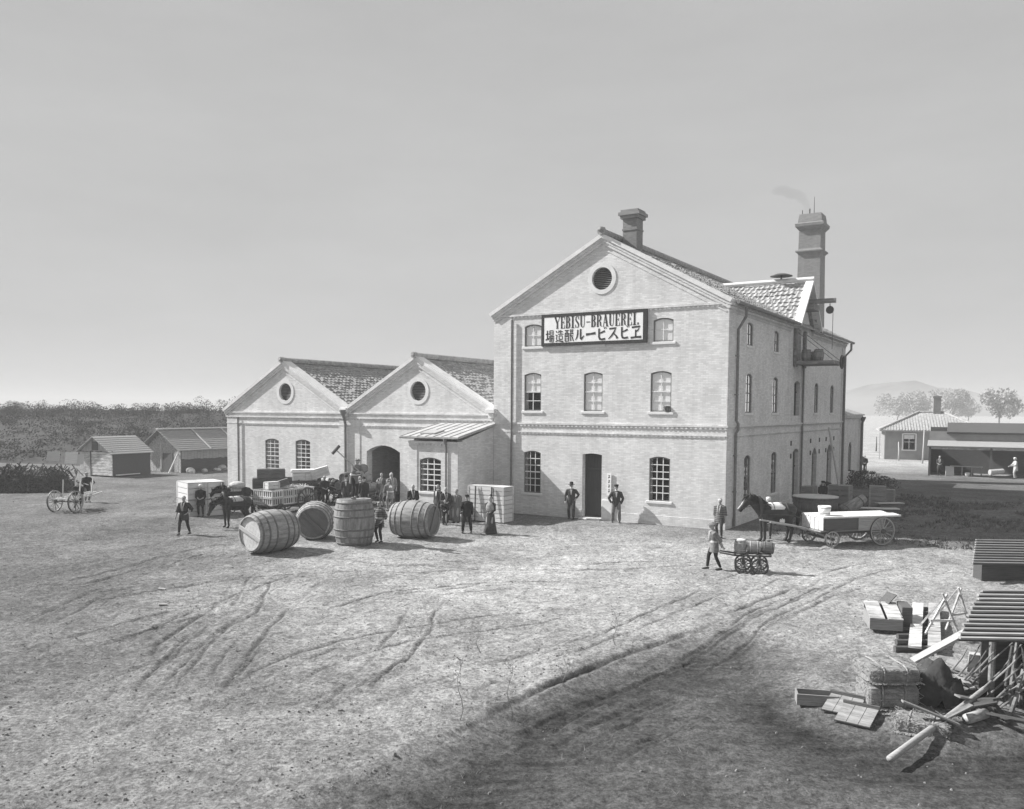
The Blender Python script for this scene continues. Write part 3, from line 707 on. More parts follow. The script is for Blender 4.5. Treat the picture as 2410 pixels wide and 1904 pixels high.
# roof
RX, RZ = .42, HE - .03
ru = Vector((XA - RX, 0, HA + .12 - RZ)); sl = ru.length
rm = MB(); tile_slope(rm, (RX, .38, RZ), (0, 1, 0), ru, LEN - .0, sl)
rl = Vector((XA + WID + .42, 0, HA + .12 - RZ)); tile_slope(rm, (-WID - .42, .38, RZ), (0, 1, 0), rl, LEN, rl.length)
rm.build('roof', TILE, brew)
rc = MB(); rc.tube([(XA, -.3, HA + .3), (XA, LEN + .4, HA + .3)], .17, 8); rc.tube([(XA, -.42, HA + .42), (XA, -.1, HA + .36)], [.08, .2], 8); rc.build('ridge_cap', TILE, brew)
gable_trim(brew, -WID, 0, HE + .02, XA, HA, .36, .95, tip=.14)
for ya, yb in ((-.2, 10.5), (15.3, LEN + .3)): gt_ = MB(); gt_.tube([(.5, ya, 9.8), (.5, yb, 9.8)], .085, 8); gt_.build('gutter', PIPE, brew)
dp = MB(); dp.tube([(.5, .95, 9.72), (.5, .95, 9.3), (.14, 1.02, 8.75), (.14, 1.02, 4.75), (.22, 1.02, 4.6), (.22, 1.02, 4.35), (.13, 1.02, 4.2), (.13, 1.02, .05)], .065, 8)
for z in (7.6, 5.9, 3.2, 1.6): dp.box((.11, 1.02, z), (.16, .19, .05))
dp.build('downpipe', PIPE, brew)
dp = MB(); dp.tube([(.5, 24.4, 9.72), (.5, 24.4, 9.3), (.14, 24.4, 8.9), (.14, 24.4, .05)], .075, 8); dp.build('downpipe', PIPE, brew)
dp = MB(); dp.tube([(.1, 13.15, 7.7), (.1, 13.15, .05)], .06, 8); dp.build('downpipe', PIPE, brew)
dp = MB(); dp.tube([(-10.9, -.1, 9.6), (-10.9, -.1, .1)], .045, 8); dp.build('downpipe', PIPE, brew)
# cross gable over the loading doors
dr = MB(); k = 4.4 / (HA + .12 - RZ) * (HA - RZ)
def roof_x(z): return RX + (z - RZ) / ru.z * ru.x
zr = DMH + .1; xr = roof_x(zr) - .3
for sgn, ye in ((-1, DM0 - .3), (1, DM1 + .3)):
    za = HE - .1
    n_ = 14
    up = Vector((0, DMA - ye, zr - za)); S = up.length
    # courses get longer towards the ridge: the slope dies into the main roof
    nr = int(S / .3)
    for r_ in range(nr):
        for e in (0,):
            t0, t1 = r_ / nr, (r_ + 1) / nr
            zc0 = za + (zr - za) * t0; xl = roof_x(zc0 + .1) - .25; L_ = .42 - xl
            if L_ < .15: continue
            o_ = Vector((xl, ye, za)) + up * t0 + Vector((0, 0, .0))
            tile_slope(dr, o_, (1, 0, 0), up, L_, S / nr, .3, .4)
dr.build('dormer_roof', TILE_L, brew)
dv = MB()
for (ye, sgn) in ((DM0 - .35, -1), (DM1 + .35, 1)):
    dv.bar((.38, ye, HE - .08), (.38, DMA, DMH + .16), .42, .14)
dv.tube([(.6, DMA, DMH + .28), (xr, DMA, DMH + .26)], .13, 8)
dv.build('dormer_verge', PLASTER, brew)
cw = MB(); cw.lathe([(.05, 0), (.05, .42)], 8, Matrix.Translation((-1.2, DMA, DMH + .2))); cw.lathe([(.08, .1), (.62, .0), (.6, .03), (.3, .13), (.02, .17)], 20, Matrix.Translation((-1.2, DMA, DMH + .55))); cw.build('roof_cowl', IRON, brew)
# hoist over the loading doors
ho = MB(); ho.bar((-.6, DMA + .1, 11.25), (1.75, DMA + .1, 11.25), .22, .24); ho.span((.0, DMA - .55, 10.75), (.75, DMA + .75, 11.1)); ho.build('hoist_beam', WOOD_G, brew)
ho = MB(); ho.lathe([(.2, -.04), (.22, 0), (.2, .04)], 14, Matrix.Translation((1.45, DMA + .1, 10.75)) @ Matrix.Rotation(PI / 2, 4, 'X')); ho.tube([(1.45, DMA + .1, 11.1), (1.45, DMA + .1, 10.75)], .025, 6); ho.tube([(1.62, DMA + .1, 10.7), (1.62, DMA + .1, 8.6)], .015, 6); ho.build('pulley', IRON, brew)
bc = MB(); bc.span((.03, 11.2, 7.72), (2.1, 13.6, 7.9)); bc.bar((.05, 11.3, 9.55), (2.0, 11.35, 7.95), .035, .035); bc.bar((.05, 13.5, 9.55), (2.0, 13.5, 7.95), .035, .035); bc.build('loading_platform', WOOD_G, brew)
bc = MB(); bc.span((.03, 11.12, 7.6), (.16, 11.5, 9.65)); bc.span((.03, 13.2, 7.6), (.16, 13.5, 9.65)); bc.build('platform_post', WOOD_G, brew)
wh = MB(); tor = [(2.28 + .0, 12.4 + .33 * math.cos(a), 7.86 + .33 * math.sin(a)) for a in np.linspace(0, 2 * PI, 21)]; wh.tube(tor, .06, 6, caps=False); wh.build('platform_ring', IRON, brew)
# small chimney
ch = MB(); cx, cy = -5.45, 2.1
ch.span((cx - .36, cy - .36, 12.3), (cx + .36, cy + .36, 14.3)); o = ch.build('chimney', STACKB, brew)
cc = MB(); cc.span((cx - .46, cy - .46, 14.302), (cx + .46, cy + .46, 14.45)); cc.span((cx - .54, cy - .54, 14.452), (cx + .54, cy + .54, 14.6)); cc.span((cx - .45, cy - .45, 14.602), (cx + .45, cy + .45, 14.72)); cc.span((cx - .39, cy - .39, 13.75), (cx + .39, cy + .39, 13.83)); cc.build('cap', STACKB, o)
pt_ = MB(); pt_.tube([(-.12 + cx + .57, 0, 0)], 0.0) if False else None
# flower pot and bottles standing in the open upper windows
def small_pot(name, x, y, z, prof, mat, label, cat):
    mb = MB(); mb.lathe(prof, 14); o = mb.build(name, mat, None, True, loc=bl(x, y, z)); tag(o, label, cat); return o
small_pot('flower_pot', -2.72, .0, 5.122, [(.07, 0), (.12, .22), (.135, .22), (.135, .27), (.1, .27)], CASK_D, 'dark flower pot on the sill of the right second floor window', 'pot')

# ---- the two gabled storehouses on the left
def storehouse(x0, x1, label, opens, door, WH=5.0, HAW=7.8, depth=22.0, left_wall=True):
    o = empty('storehouse', BO, BR, label, 'building', 'gabled brick storehouses beside the brewhouse')
    xa = (x0 + x1) / 2
    loops = [[(x0, -.3), (x1, -.3), (x1, WH), (xa, HAW - .1), (x0, WH)]] + [arch_loop(*q) for q in opens] + [circle_loop(xa + .15, 6.13, .52)]
    if door: loops.append(arch_loop(*door))
    mb = MB(); mb.poly(loops, fy(.0), .45); mb.build('wall', BRICK, o)
    mb = MB(); mb.span((x0, .45, -.3), (x0 + .4, depth, WH)); mb.build('wall', BRICK, o)
    mb = MB(); mb.span((x1 - .4, .45, -.3), (x1 - .01, depth, WH)); mb.poly([[(x0 + .41, -.3), (x1 - .41, -.3), (x1 - .41, WH), (xa, HAW - .1), (x0 + .41, WH)]], fy(depth, -1), .4); mb.build('wall', BRICK, o)
    for xa_, xb_ in ((x0, x0 + 1.0), (x1 - .55, x1 - .005)):
        pl = MB(); pl.span((xa_, -.03, -.3), (xb_, .02, 4.55)); pl.build('pilaster', BRICK, o)
    sc = MB(); course(sc, x0 - .08, x1 - .003, 0, 4.6, .1, .07); dentils(sc, x0, x1 - .01, 0, 4.52, .08, out=.045); course(sc, x0 - .03, x1 - .004, 0, 4.2, .05, .045); dentils(sc, x0, x1 - .01, 0, 4.14, .06, out=.035); course(sc, x0 - .12, x1 - .002, 0, 4.86, .08, .08)
    sc.build('string_course', BRICK, o)
    for q in opens: window(o, q[0], q[2], q[3], q[1], rise=q[4], cols=3, rows=8)
    louvre(o, xa + .15, 6.13, .52, .2)
    rm = MB(); ov = .3
    e = (x1 - x0) / 2
    for (xe, sg) in ((x1 - .05, -1), (x0 - .3, 1)):
        zz = WH - .02 if sg < 0 else WH - .2
        up = Vector((xa - xe, 0, HAW + .08 - zz)); tile_slope(rm, (xe, .3, zz), (0, 1, 0), up, depth, up.length)
    rm.build('roof', TILE, o)
    rc = MB(); rc.tube([(xa, -.25, HAW + .22), (xa, depth, HAW + .22)], .16, 8); rc.tube([(xa, -.32, HAW + .3), (xa, -.05, HAW + .25)], [.1, .18], 8); rc.build('ridge_cap', TILE, o)
    gable_trim(o, x0, x1, WH, xa, HAW, .34, .85)
    kn = MB()
    kn.span((x1 - .3, -.3, 4.98), (x1 + .22, -.02, 5.2)); kn.span((x1 - .2, -.2, 4.72), (x1 + .12, -.02, 4.978)); kn.build('kneeler', STONE, o, bevel=.02)
    return o
w1 = storehouse(-32.1, -22.02, 'left gabled brick storehouse with two barred windows', [(-28.1, 1.18, 1.22, 3.32, .12), (-25.5, 1.2, 1.22, 3.32, .12)], None)
w2 = storehouse(-22.0, -12.02, 'middle gabled brick storehouse with wide arched doorway', [], (-19.32, 2.4, -.2, 3.15, .36))
dp = MB(); dp.tube([(-22.0, -.3, 4.95), (-22.0, -.3, 4.8), (-22.0, -.12, 4.3), (-22.0, -.12, .1)], .075, 8); dp.lathe([(.09, 0), (.2, .28), (.2, .34)], 8, Matrix.Translation((-22.0, -.3, 4.75))); dp.build('downpipe', PIPE, w2)
dp = MB(); dp.tube([(-31.02, -.1, 4.6), (-31.02, -.1, .1)], .04, 8); dp.build('downpipe', PIPE, w1)
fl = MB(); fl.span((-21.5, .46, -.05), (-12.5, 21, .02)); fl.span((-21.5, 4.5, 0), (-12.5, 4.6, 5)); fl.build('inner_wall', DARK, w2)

# ---- lean-to office
lt = empty('lean_to', BO, BR, 'low brick lean to with sloping board roof against the storehouse', 'building')
lx0, lx1, ly = -14.95, -11.98, -3.1
mb = MB(); mb.poly([[(lx0, -.3), (lx1, -.3), (lx1, 3.62), (lx0, 3.62)], arch_loop(-13.65, 1.3, 1.15, 2.82, .13)], fy(ly), .35); mb.build('wall', BRICK, lt)
for xx, s in ((lx1, -1), (lx0, 1)):
    mb = MB(); mb.poly([[(ly + .35, -.3), (-.06, -.3), (-.06, 4.3), (ly + .35, 3.68)]], lambda a, h, d, xx=xx, s=s: (xx + s * d, a, h), .35); mb.build('wall', BRICK, lt)
for xa_, xb_ in ((lx0, lx0 + .5), (lx1 - .5, lx1)):
    pl = MB(); pl.span((xa_, ly - .03, -.3), (xb_, ly + .02, 3.5)); pl.build('pilaster', BRICK, lt)
sc = MB(); course(sc, lx0 - .02, lx1 + .02, ly, 3.5, .12, .06); dentils(sc, lx0, lx1, ly, 3.4, .1, out=.04); sc.build('string_course', BRICK, lt)
window(lt, -13.65, 1.15, 2.82, 1.3, y0=ly, rise=.13, cols=3, rows=6, mid=False, bars=.045)
rm = MB(); slab(rm, (lx0 - .45, -3.25, 3.84), (lx1 + .12, -3.25, 3.84), (lx1 + .12, -.03, 4.46), (lx0 - .45, -.03, 4.46), .09)
for i in range(8):
    x = lx0 - .4 + i * (lx1 - lx0 + .5) / 7; rm.bar((x, -3.23, 3.86), (x, -.06, 4.465), .05, .03)
rm.build('roof', LEADROOF, lt)
sk = MB(); sk.bar((-14.1, -2.75, 3.975), (-14.1, -1.95, 4.12), .9, .07); sk.build('roof_hatch', WOOD_M, lt)
gt_ = MB(); gt_.tube([(lx0 - .45, -3.28, 3.77), (lx1 + .12, -3.28, 3.77)], .045, 8); gt_.build('gutter', PIPE, lt)
dp = MB(); dp.tube([(-12.66, -3.26, 3.72), (-12.66, -3.22, 3.55), (-12.66, ly - .06, 3.3), (-12.66, ly - .06, .05)], .045, 8); dp.lathe([(.05, 0), (.1, .2), (.1, .25)], 8, Matrix.Translation((-12.66, -3.24, 3.5))); dp.build('downpipe', PIPE, lt)
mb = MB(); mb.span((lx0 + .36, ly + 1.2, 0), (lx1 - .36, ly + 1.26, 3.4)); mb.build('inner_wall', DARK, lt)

# ---- rear annex and boiler stack
ax = empty('rear_annex', BO, BR, 'lower brick annex behind the brewhouse with flat cornice', 'building')
mb = MB(); mb.poly([[(LEN + .02, -.3), (31.3, -.3), (31.3, 4.75), (LEN + .02, 4.75)], arch_loop(27.75, 1.15, .95, 3.05, .4)], fx(-.02), .4); mb.build('wall', BRICK, ax)
mb = MB(); mb.span((-9, LEN + .03, -.3), (-.43, 31.3, 4.75)); mb.build('wall', BRICK, ax)
sc = MB(); sc.span((-9.1, LEN + .02, 4.752), (.16, 31.46, 4.9)); sc.span((-9.1, LEN + .02, 4.902), (.26, 31.56, 5.0)); dentils_x(sc, LEN + .1, 31.2, 4.66, .09, .08); sc.span((-.02, 30.8, -.3), (.05, 31.32, 4.65)); sc.build('cornice', BRICK, ax)
rm = MB(); rm.add([(.24, LEN + .05, 5.0), (.24, 31.5, 5.0), (-9, 31.5, 5.0), (-9, LEN + .05, 5.0), (-4.4, LEN + .05, 6.6), (-4.4, 28.4, 6.6)], [(0, 1, 5, 4), (1, 2, 5), (2, 3, 4, 5), (0, 4, 3)]); rm.build('roof', TILE_L, ax)
window(ax, 27.75, .95, 3.05, 1.15, y0=-.02, side=True, rise=.4, cols=2, rows=4, sash=SASH_D)
dp = MB(); dp.tube([(.2, 31.2, 4.7), (.16, 31.2, 4.3), (.16, 31.2, .05)], .09, 8); dp.lathe([(.1, 0), (.2, .25), (.2, .35)], 8, Matrix.Translation((.2, 31.2, 4.45))); dp.build('downpipe', PIPE, ax)

sp_ = bl(-4.0, 32.0)
stk = empty('boiler_stack', sp_, BR, 'tall tapering square brick boiler stack with flared crown', 'chimney')
def octa(mb, prof): mb.lathe(prof, 4, Matrix.Rotation(PI / 4, 4, 'Z'))
mb = MB(); octa(mb, [(1.42, -.3), (1.16, 17.0), (1.13, 18.9)]); mb.build('shaft', STACKB, stk)
mb = MB(); octa(mb, [(1.13, 17.1), (1.30, 17.25), (1.42, 17.3), (1.42, 17.4), (1.2, 17.45), (1.15, 17.55)]); octa(mb, [(1.12, 18.9), (1.25, 19.02), (1.47, 19.2), (1.5, 19.42), (1.25, 19.5), (1.22, 19.75), (1.13, 20.15), (.8, 20.18), (.8, 19.8)]); mb.build('crown', STACKB, stk)
mb = MB(); mb.tube([(.1, 0, 19.9), (.1, 0, 21.55)], [.03, .015], 6); mb.tube([(-.25, .1, 19.9), (-.25, .1, 20.7)], .045, 6); mb.tube([(-.75, -.1, 19.9), (-.75, -.1, 20.6)], .03, 6); mb.build('lightning_rod', IRON, stk)
# smoke: a thin drifting volume
mb = MB(); mb.ball((-.35, 0, 20.4), (.3, .3, .5)); mb.ball((-.5, 0, 21.0), (.32, .32, .5)); mb.ball((-.9, .1, 21.6), (.45, .45, .45)); mb.ball((-1.6, .2, 22.0), (.75, .6, .42)); mb.ball((-2.5, .3, 22.4), (.9, .6, .4))
sm = mb.build('smoke', None, None, True, loc=sp_, rot=(0, 0, BR)); tag(sm, 'thin wisp of smoke drifting from the boiler stack', 'smoke', kind='stuff'); remesh(sm, .12, 3)
mt, nt, b, N, L = newmat('smoke_volume'); N.remove(b); pv = N.new('ShaderNodeVolumePrincipled'); pv.inputs['Color'].default_value = g(.25); pv.inputs['Density'].default_value = .2; L.new(pv.outputs[0], N['Material Output'].inputs['Volume']); sm.data.materials.append(mt)

# ---- the painted signboard
SGN = empty('signboard', bl(-6.44, -.07, 9.0), BR, 'wide white signboard in a black frame under the gable', 'sign')
SW_, SHT = 5.5, 1.52
mb = MB(); mb.box((0, 0, 0), (SW_ - .3, .07, SHT - .3)); mb.build('board', SIGNW, SGN)
mb = MB()
mb.box((0, 0, SHT / 2 - .075), (SW_, .085, .15)); mb.box((0, 0, -SHT / 2 + .075), (SW_, .085, .15)); mb.box((-SW_ / 2 + .065, 0, 0), (.13, .085, SHT - .3)); mb.box((SW_ / 2 - .1, 0, 0), (.2, .085, SHT - .3))
mb.build('frame', INK, SGN)
mb = MB()
for x in (-2.2, 0, 2.2): mb.box((x, .05, .55), (.06, .05, .06)); mb.box((x, .05, -.55), (.06, .05, .06))
mb.build('bracket', IRON, SGN)
def stroke(mb, pts, w, y=-.037, t=.008):
    """brush stroke: polyline with a width at each point"""
    P = [Vector((p[0], 0, p[1])) for p in pts]
    if not isinstance(w, (list, tuple)): w = [w] * len(P)
    Lf, Rt = [], []
    for i, p in enumerate(P):
        d = (P[min(i + 1, len(P) - 1)] - P[max(i - 1, 0)]); d.normalize(); n = Vector((-d.z, 0, d.x)); Lf.append(p + n * w[i] / 2); Rt.append(p - n * w[i] / 2)
    n = len(P); vs = [(q.x, y, q.z) for q in Lf + Rt] + [(q.x, y - t, q.z) for q in Lf + Rt]
    fs = []
    for i in range(n - 1): fs += [(2 * n + i, 2 * n + i + 1, 3 * n + i + 1, 3 * n + i), (i, i + 1, 2 * n + i + 1, 2 * n + i), (n + i, 3 * n + i, 3 * n + i + 1, n + i + 1)]
    fs += [(0, 2 * n, 3 * n, n), (n - 1, 2 * n - 1, 4 * n - 1, 3 * n - 1)]
    mb.add(vs, fs)
# condensed fat-face capitals: unit box, stems 0.3 wide, hairlines thin
def arc(cx, cz, rx, rz, a0, a1, n=10): return [(cx + rx * math.cos(R(a0 + (a1 - a0) * k / n)), cz + rz * math.sin(R(a0 + (a1 - a0) * k / n))) for k in range(n + 1)]
HR, ST = .07, .27
def bow(cx, cz, rx, rz): p = arc(cx, cz, rx, rz, 90, -90); return p, [HR + (ST - HR) * math.sin(PI * i / (len(p) - 1)) for i in range(len(p))]
GLY = {
 'Y': [([(.08, .97), (.5, .45)], ST), ([(.92, .97), (.52, .45)], HR), ([(.5, .5), (.5, .02)], ST), ([(-.03, .97), (.32, .97)], HR), ([(.72, .97), (1.02, .97)], HR), ([(.28, .03), (.72, .03)], HR)],
 'E': [([(.25, 0), (.25, 1)], ST), ([(.05, .97), (.88, .97)], HR), ([(.05, .03), (.9, .03)], HR), ([(.3, .52), (.7, .52)], HR), ([(.86, .98), (.86, .72)], [.14, .03]), ([(.88, .02), (.88, .3)], [.14, .03]), ([(.7, .64), (.7, .4)], .06)],
 'B': [([(.22, 0), (.22, 1)], ST), ([(.05, .97), (.5, .97)], HR), ([(.2, .53), (.5, .53)], HR), ([(.05, .03), (.5, .03)], HR), bow(.5, .75, .24, .22), bow(.52, .28, .28, .25)],
 'I': [([(.5, 0), (.5, 1)], ST * 1.1), ([(.2, .97), (.8, .97)], HR), ([(.2, .03), (.8, .03)], HR)],
 'S': [([(.82, .72), (.76, .9), (.5, .98), (.24, .88), (.2, .7), (.4, .55), (.66, .42), (.82, .25), (.74, .08), (.48, .02), (.22, .1), (.14, .3)], [.05, .08, HR, .16, .22, .27, .27, .22, .15, HR, .08, .05]), ([(.83, .98), (.83, .7)], .06), ([(.14, .02), (.14, .3)], .06)],
 'U': [([(.22, 1), (.22, .28), (.3, .1), (.5, .02), (.72, .1), (.8, .3), (.8, 1)], [ST, ST, .2, HR, HR, HR, HR]), ([(.02, .97), (.42, .97)], HR), ([(.64, .97), (.96, .97)], HR)],
 '-': [([(.1, .45), (.9, .45)], .13)],
 'R': [([(.22, 0), (.22, 1)], ST), ([(.05, .97), (.5, .97)], HR), ([(.2, .5), (.5, .5)], HR), ([(.05, .03), (.4, .03)], HR), bow(.48, .74, .26, .23), ([(.5, .5), (.7, .38), (.74, .1), (.92, .02)], [HR, .22, .22, .06])],
 'A': [([(.46, 1), (.12, .02)], HR), ([(.48, 1), (.82, 0)], ST), ([(.25, .33), (.66, .33)], HR), ([(0, .03), (.28, .03)], HR), ([(.62, .03), (1.0, .03)], HR)],
 '.': [([(.2, .02), (.2, .2)], .2)],
}
mb = MB(); x = -2.02; cwid, chh, zb = .285, .56, .05
adv = {'I': .19, '-': .26, '.': .15, 'A': .31, 'R': .3, 'U': .3, 'S': .26, 'Y': .3}
for c_ in 'YEBISU-BRAUEREI.':
    a_ = adv.get(c_, .275)
    for pts, w in GLY[c_]:
        ww = [q * cwid for q in w] if isinstance(w, (list, tuple)) else w * cwid
        gw = a_ * .93 if c_ not in 'I.' else .285
        off = -.055 if c_ == 'I' else 0
        stroke(mb, [(x + off + p[0] * gw, zb + p[1] * chh) for p in pts], ww)
    x += a_ + .012
mb.build('lettering', INK, SGN)
JP = {
 'ru': [([(.3, .88), (.3, .55), (.22, .3), (.06, .1)], [.1, .13, .11, .04]), ([(.6, .92), (.6, .2), (.64, .12), (.95, .42)], [.14, .15, .17, .05])],
 'cho': [([(.04, .48), (.5, .52), (.97, .56)], [.2, .14, .2])],
 'bi': [([(.22, .92), (.22, .3), (.3, .14), (.5, .1), (.86, .14)], [.15, .15, .18, .15, .17]), ([(.82, .72), (.24, .54)], [.16, .09]), ([(.72, 1.0), (.82, .88)], .07), ([(.88, 1.02), (.97, .9)], .07)],
 'su': [([(.14, .86), (.74, .9), (.56, .56), (.34, .3), (.06, .08)], [.12, .15, .14, .12, .04]), ([(.56, .5), (.78, .3), (.9, .1)], [.08, .13, .17])],
 'we': [([(.12, .86), (.86, .9), (.66, .62), (.5, .52)], [.13, .15, .12, .08]), ([(.48, .68), (.48, .16)], [.1, .12]), ([(.02, .1), (.5, .14), (.99, .14)], [.15, .13, .18])],
 'jo': [([(.02, .68), (.36, .72)], .08), ([(.2, .98), (.2, .28)], .09), ([(.0, .22), (.38, .36)], .09), ([(.48, .96), (.48, .62)], .07), ([(.48, .96), (.86, .96), (.86, .62)], .07), ([(.5, .79), (.84, .79)], .06), ([(.48, .62), (.86, .62)], .06), ([(.38, .5), (.98, .5)], .07),
        ([(.54, .5), (.34, .22)], .07), ([(.5, .38), (.94, .38), (.88, .08), (.76, .04)], .07), ([(.66, .36), (.44, .06)], .06), ([(.8, .36), (.6, .04)], .06)],
 'zo': [([(.1, .92), (.2, .8)], .09), ([(.02, .6), (.22, .6), (.12, .3), (.22, .16)], .08), ([(.02, .06), (.3, .14), (.98, .04)], [.05, .09, .12]), ([(.46, .98), (.38, .78)], .06), ([(.42, .86), (.92, .86)], .07), ([(.66, 1.0), (.66, .66)], .07), ([(.34, .66), (.98, .66)], .07),
        ([(.46, .52), (.46, .22)], .07), ([(.46, .52), (.86, .52), (.86, .22)], .07), ([(.46, .24), (.86, .24)], .07)],
 'kamo': [([(.02, .92), (.46, .92)], .07), ([(.06, .7), (.06, .04)], .07), ([(.06, .7), (.44, .7), (.44, .04)], .07), ([(.18, .92), (.18, .48)], .05), ([(.32, .92), (.32, .48)], .05), ([(.06, .42), (.44, .42)], .06), ([(.06, .24), (.44, .24)], .05), ([(.06, .06), (.44, .06)], .07),
          ([(.56, .94), (.96, .94)], .06), ([(.6, .8), (.92, .8)], .05), ([(.66, 1.0), (.66, .66)], .05), ([(.84, 1.0), (.84, .66)], .05), ([(.52, .64), (.98, .64)], .06), ([(.56, .48), (.94, .48)], .05), ([(.64, .6), (.64, .06), (.78, .16)], .06), ([(.78, .46), (.98, .04)], .07), ([(.92, .34), (.8, .24)], .05)],
}
mb = MB(); x = -2.52
for nm, wd, ht, zz in (('jo', .58, .6, -.6), ('zo', .54, .58, -.59), ('kamo', .6, .58, -.58), ('ru', .62, .62, -.58), ('cho', .64, .62, -.58), ('bi', .6, .62, -.6), ('su', .66, .6, -.58), ('bi', .58, .62, -.58), ('we', .64, .62, -.58)):
    wd *= .925; kk = .15 if nm in ('jo', 'zo', 'kamo') else .0
    for pts, w in JP[nm]:
        s_ = wd * (1.0 + kk); ww = [q * s_ for q in w] if isinstance(w, (list, tuple)) else w * s_
        stroke(mb, [(x + p[0] * (wd - .06), zz + p[1] * ht) for p in pts], ww)
    x += wd
    if nm == 'kamo': x += .0
mb.build('lettering', INK, SGN)
# name board by the door
nb = empty('name_board', bl(-5.5, -.05, 1.72), BR, 'narrow upright white name board beside the dark doorway', 'sign')
mb = MB(); mb.box((0, 0, 0), (.22, .03, 1.05)); mb.build('board', SIGNW, nb)
mb = MB()
for z in (.36, .14, -.08, -.3):
    for pts in ([(-.05, .05), (.05, .05)], [(0, .08), (0, -.06)], [(-.05, -.02), (.05, -.03)], [(-.05, -.07), (.02, -.01)]): stroke(mb, [(p[0], z + p[1]) for p in pts], .016, y=-.017, t=.004)
mb.build('lettering', INK, nb)

# ------------------------------------------------------------------ casks
def cask(name, loc, rot, L_, r_end, r_mid, label, group=None, staves=26, hoops=(.06, .2, .36), bar=True, mat=None, headmat=None, hoopmat=None, bung=True, cat='barrel'):
    """a coopered cask with its axis on local z, centred on the origin: staves, hoops, heads with cross bars"""
    root = empty(name, loc, 0, label, cat, group); root.rotation_euler = rot
    n = staves * 4; mb = MB(); prof = []
    K = 14
    def rad(t): return r_end + (r_mid - r_end) * (1 - (2 * t - 1) ** 2)
    vs = []; fs = []
    for i in range(K + 1):
        t = i / K
        for k in range(n):
            gz_ = -.007 * L_ if k % 4 == 0 else 0
            a = 2 * PI * k / n; r = rad(t) + gz_ * .7; vs.append((r * math.cos(a), r * math.sin(a), (t - .5) * L_))
    inner = []
    for e, zc in ((0, -.5), (K, .5)):
        base = len(vs)
        for k in range(n): a = 2 * PI * k / n; vs.append(((r_end - .045) * math.cos(a), (r_end - .045) * math.sin(a), zc * L_))
        base2 = len(vs); d = .07 * L_ * (1 if zc < 0 else -1) * .6
        for k in range(n): a = 2 * PI * k / n; vs.append(((r_end - .05) * math.cos(a), (r_end - .05) * math.sin(a), zc * L_ + d))
        for k in range(n):
            k2 = (k + 1) % n; fs += [(e * n + k, e * n + k2, base + k2, base + k), (base + k, base + k2, base2 + k2, base2 + k)]
    for i in range(K):
        for k in range(n): k2 = (k + 1) % n; fs.append((i * n + k, i * n + k2, (i + 1) * n + k2, (i + 1) * n + k))
    mb.add(vs, fs); mb.build('staves', mat or CASK, root, True)
    big = r_mid > .5; hw = .06 * (1 if big else .45)
    for h in hoops:
        for t in (h, 1 - h):
            hm = MB(); a, b_ = t - hw / L_ / 2, t + hw / L_ / 2; e = .012 if big else .006
            hm.lathe([(rad(a) - .004, (a - .5) * L_), (rad(a) + e, (a - .5) * L_), (rad(b_) + e, (b_ - .5) * L_), (rad(b_) - .004, (b_ - .5) * L_)], 40, caps=False)
            hm.build('hoop', hoopmat or HOOP, root, True)
    for s in (-1, 1):
        zc = s * (.5 * L_ - .042 * L_); hm = MB()
        nb_ = 7 if big else 3; rr = r_end - .052
        for i in range(nb_):
            x0, x1 = -rr + 2 * rr * i / nb_ + .004, -rr + 2 * rr * (i + 1) / nb_ - .004
            xs2 = [x0 + (x1 - x0) * k / 6 for k in range(7)]
            top = [(x, math.sqrt(max(rr * rr - x * x, 1e-6))) for x in xs2]; lp = top + [(x, -y) for x, y in reversed(top)]
            hm.poly([lp], lambda a, h, d, zc=zc: (a, h, zc - .02 + d), .04)
        hd = hm.build('barrel_head', headmat or CASK_H, root)
        if bar:
            bm2 = MB(); bm2.box((0, 0, s * (.5 * L_ - .012)), (2 * r_end - .01, .15, .05)); bm2.build('cross_bar', WOOD_P if headmat is None else CASK_HD, hd, bevel=.008)
    if bung:
        bm2 = MB(); bm2.lathe([(.045, 0), (.045, .035), (.03, .04)], 10, Matrix.Translation((r_mid - .01, 0, .0)) @ Matrix.Rotation(PI / 2, 4, 'Y')); bm2.build('bung', DARK, root)
    return root
def axis_rot(d, roll=0.0):
    """euler that lays local z along d and then rolls about it"""
    q_ = Vector(d).to_track_quat('Z', 'Y').to_matrix() @ Matrix.Rotation(roll, 3, 'Z'); return q_.to_euler()
G_CASK = 'giant lager casks in the yard'
def lay_cask(px, py, ang, roll, r_mid, L_, label, **k):
    p = at(px, py); d = Vector((math.cos(ang), math.sin(ang), 0)); z0 = gz(p.x, p.y)
    return cask('barrel', Vector((p.x, p.y, z0 + r_mid - .03)), axis_rot(d, roll), L_, .62, r_mid, label, G_CASK, **k)
c1 = lay_cask(636, 1300, R(54), R(20), .77, 1.75, 'giant cask lying nearest the camera with its pale head sunlit')
c2 = lay_cask(742, 1266, R(98), R(45), .77, 1.7, 'giant cask lying between two others with its dark head in shade', headmat=CASK_HD)  # darker head oak puts the head's shade into the colour
c4 = lay_cask(975, 1264, R(-20), R(60), .77, 1.75, 'giant cask lying by the group of townspeople, dark head to the right', headmat=CASK_HD)  # shaded head, its shade carried by the darker oak
p = at(834, 1284); c3 = cask('barrel', Vector((p.x, p.y, gz(p.x, p.y) + .83)), (0, 0, R(200)), 1.72, .63, .77, 'giant cask standing upright with a workman on top', G_CASK)

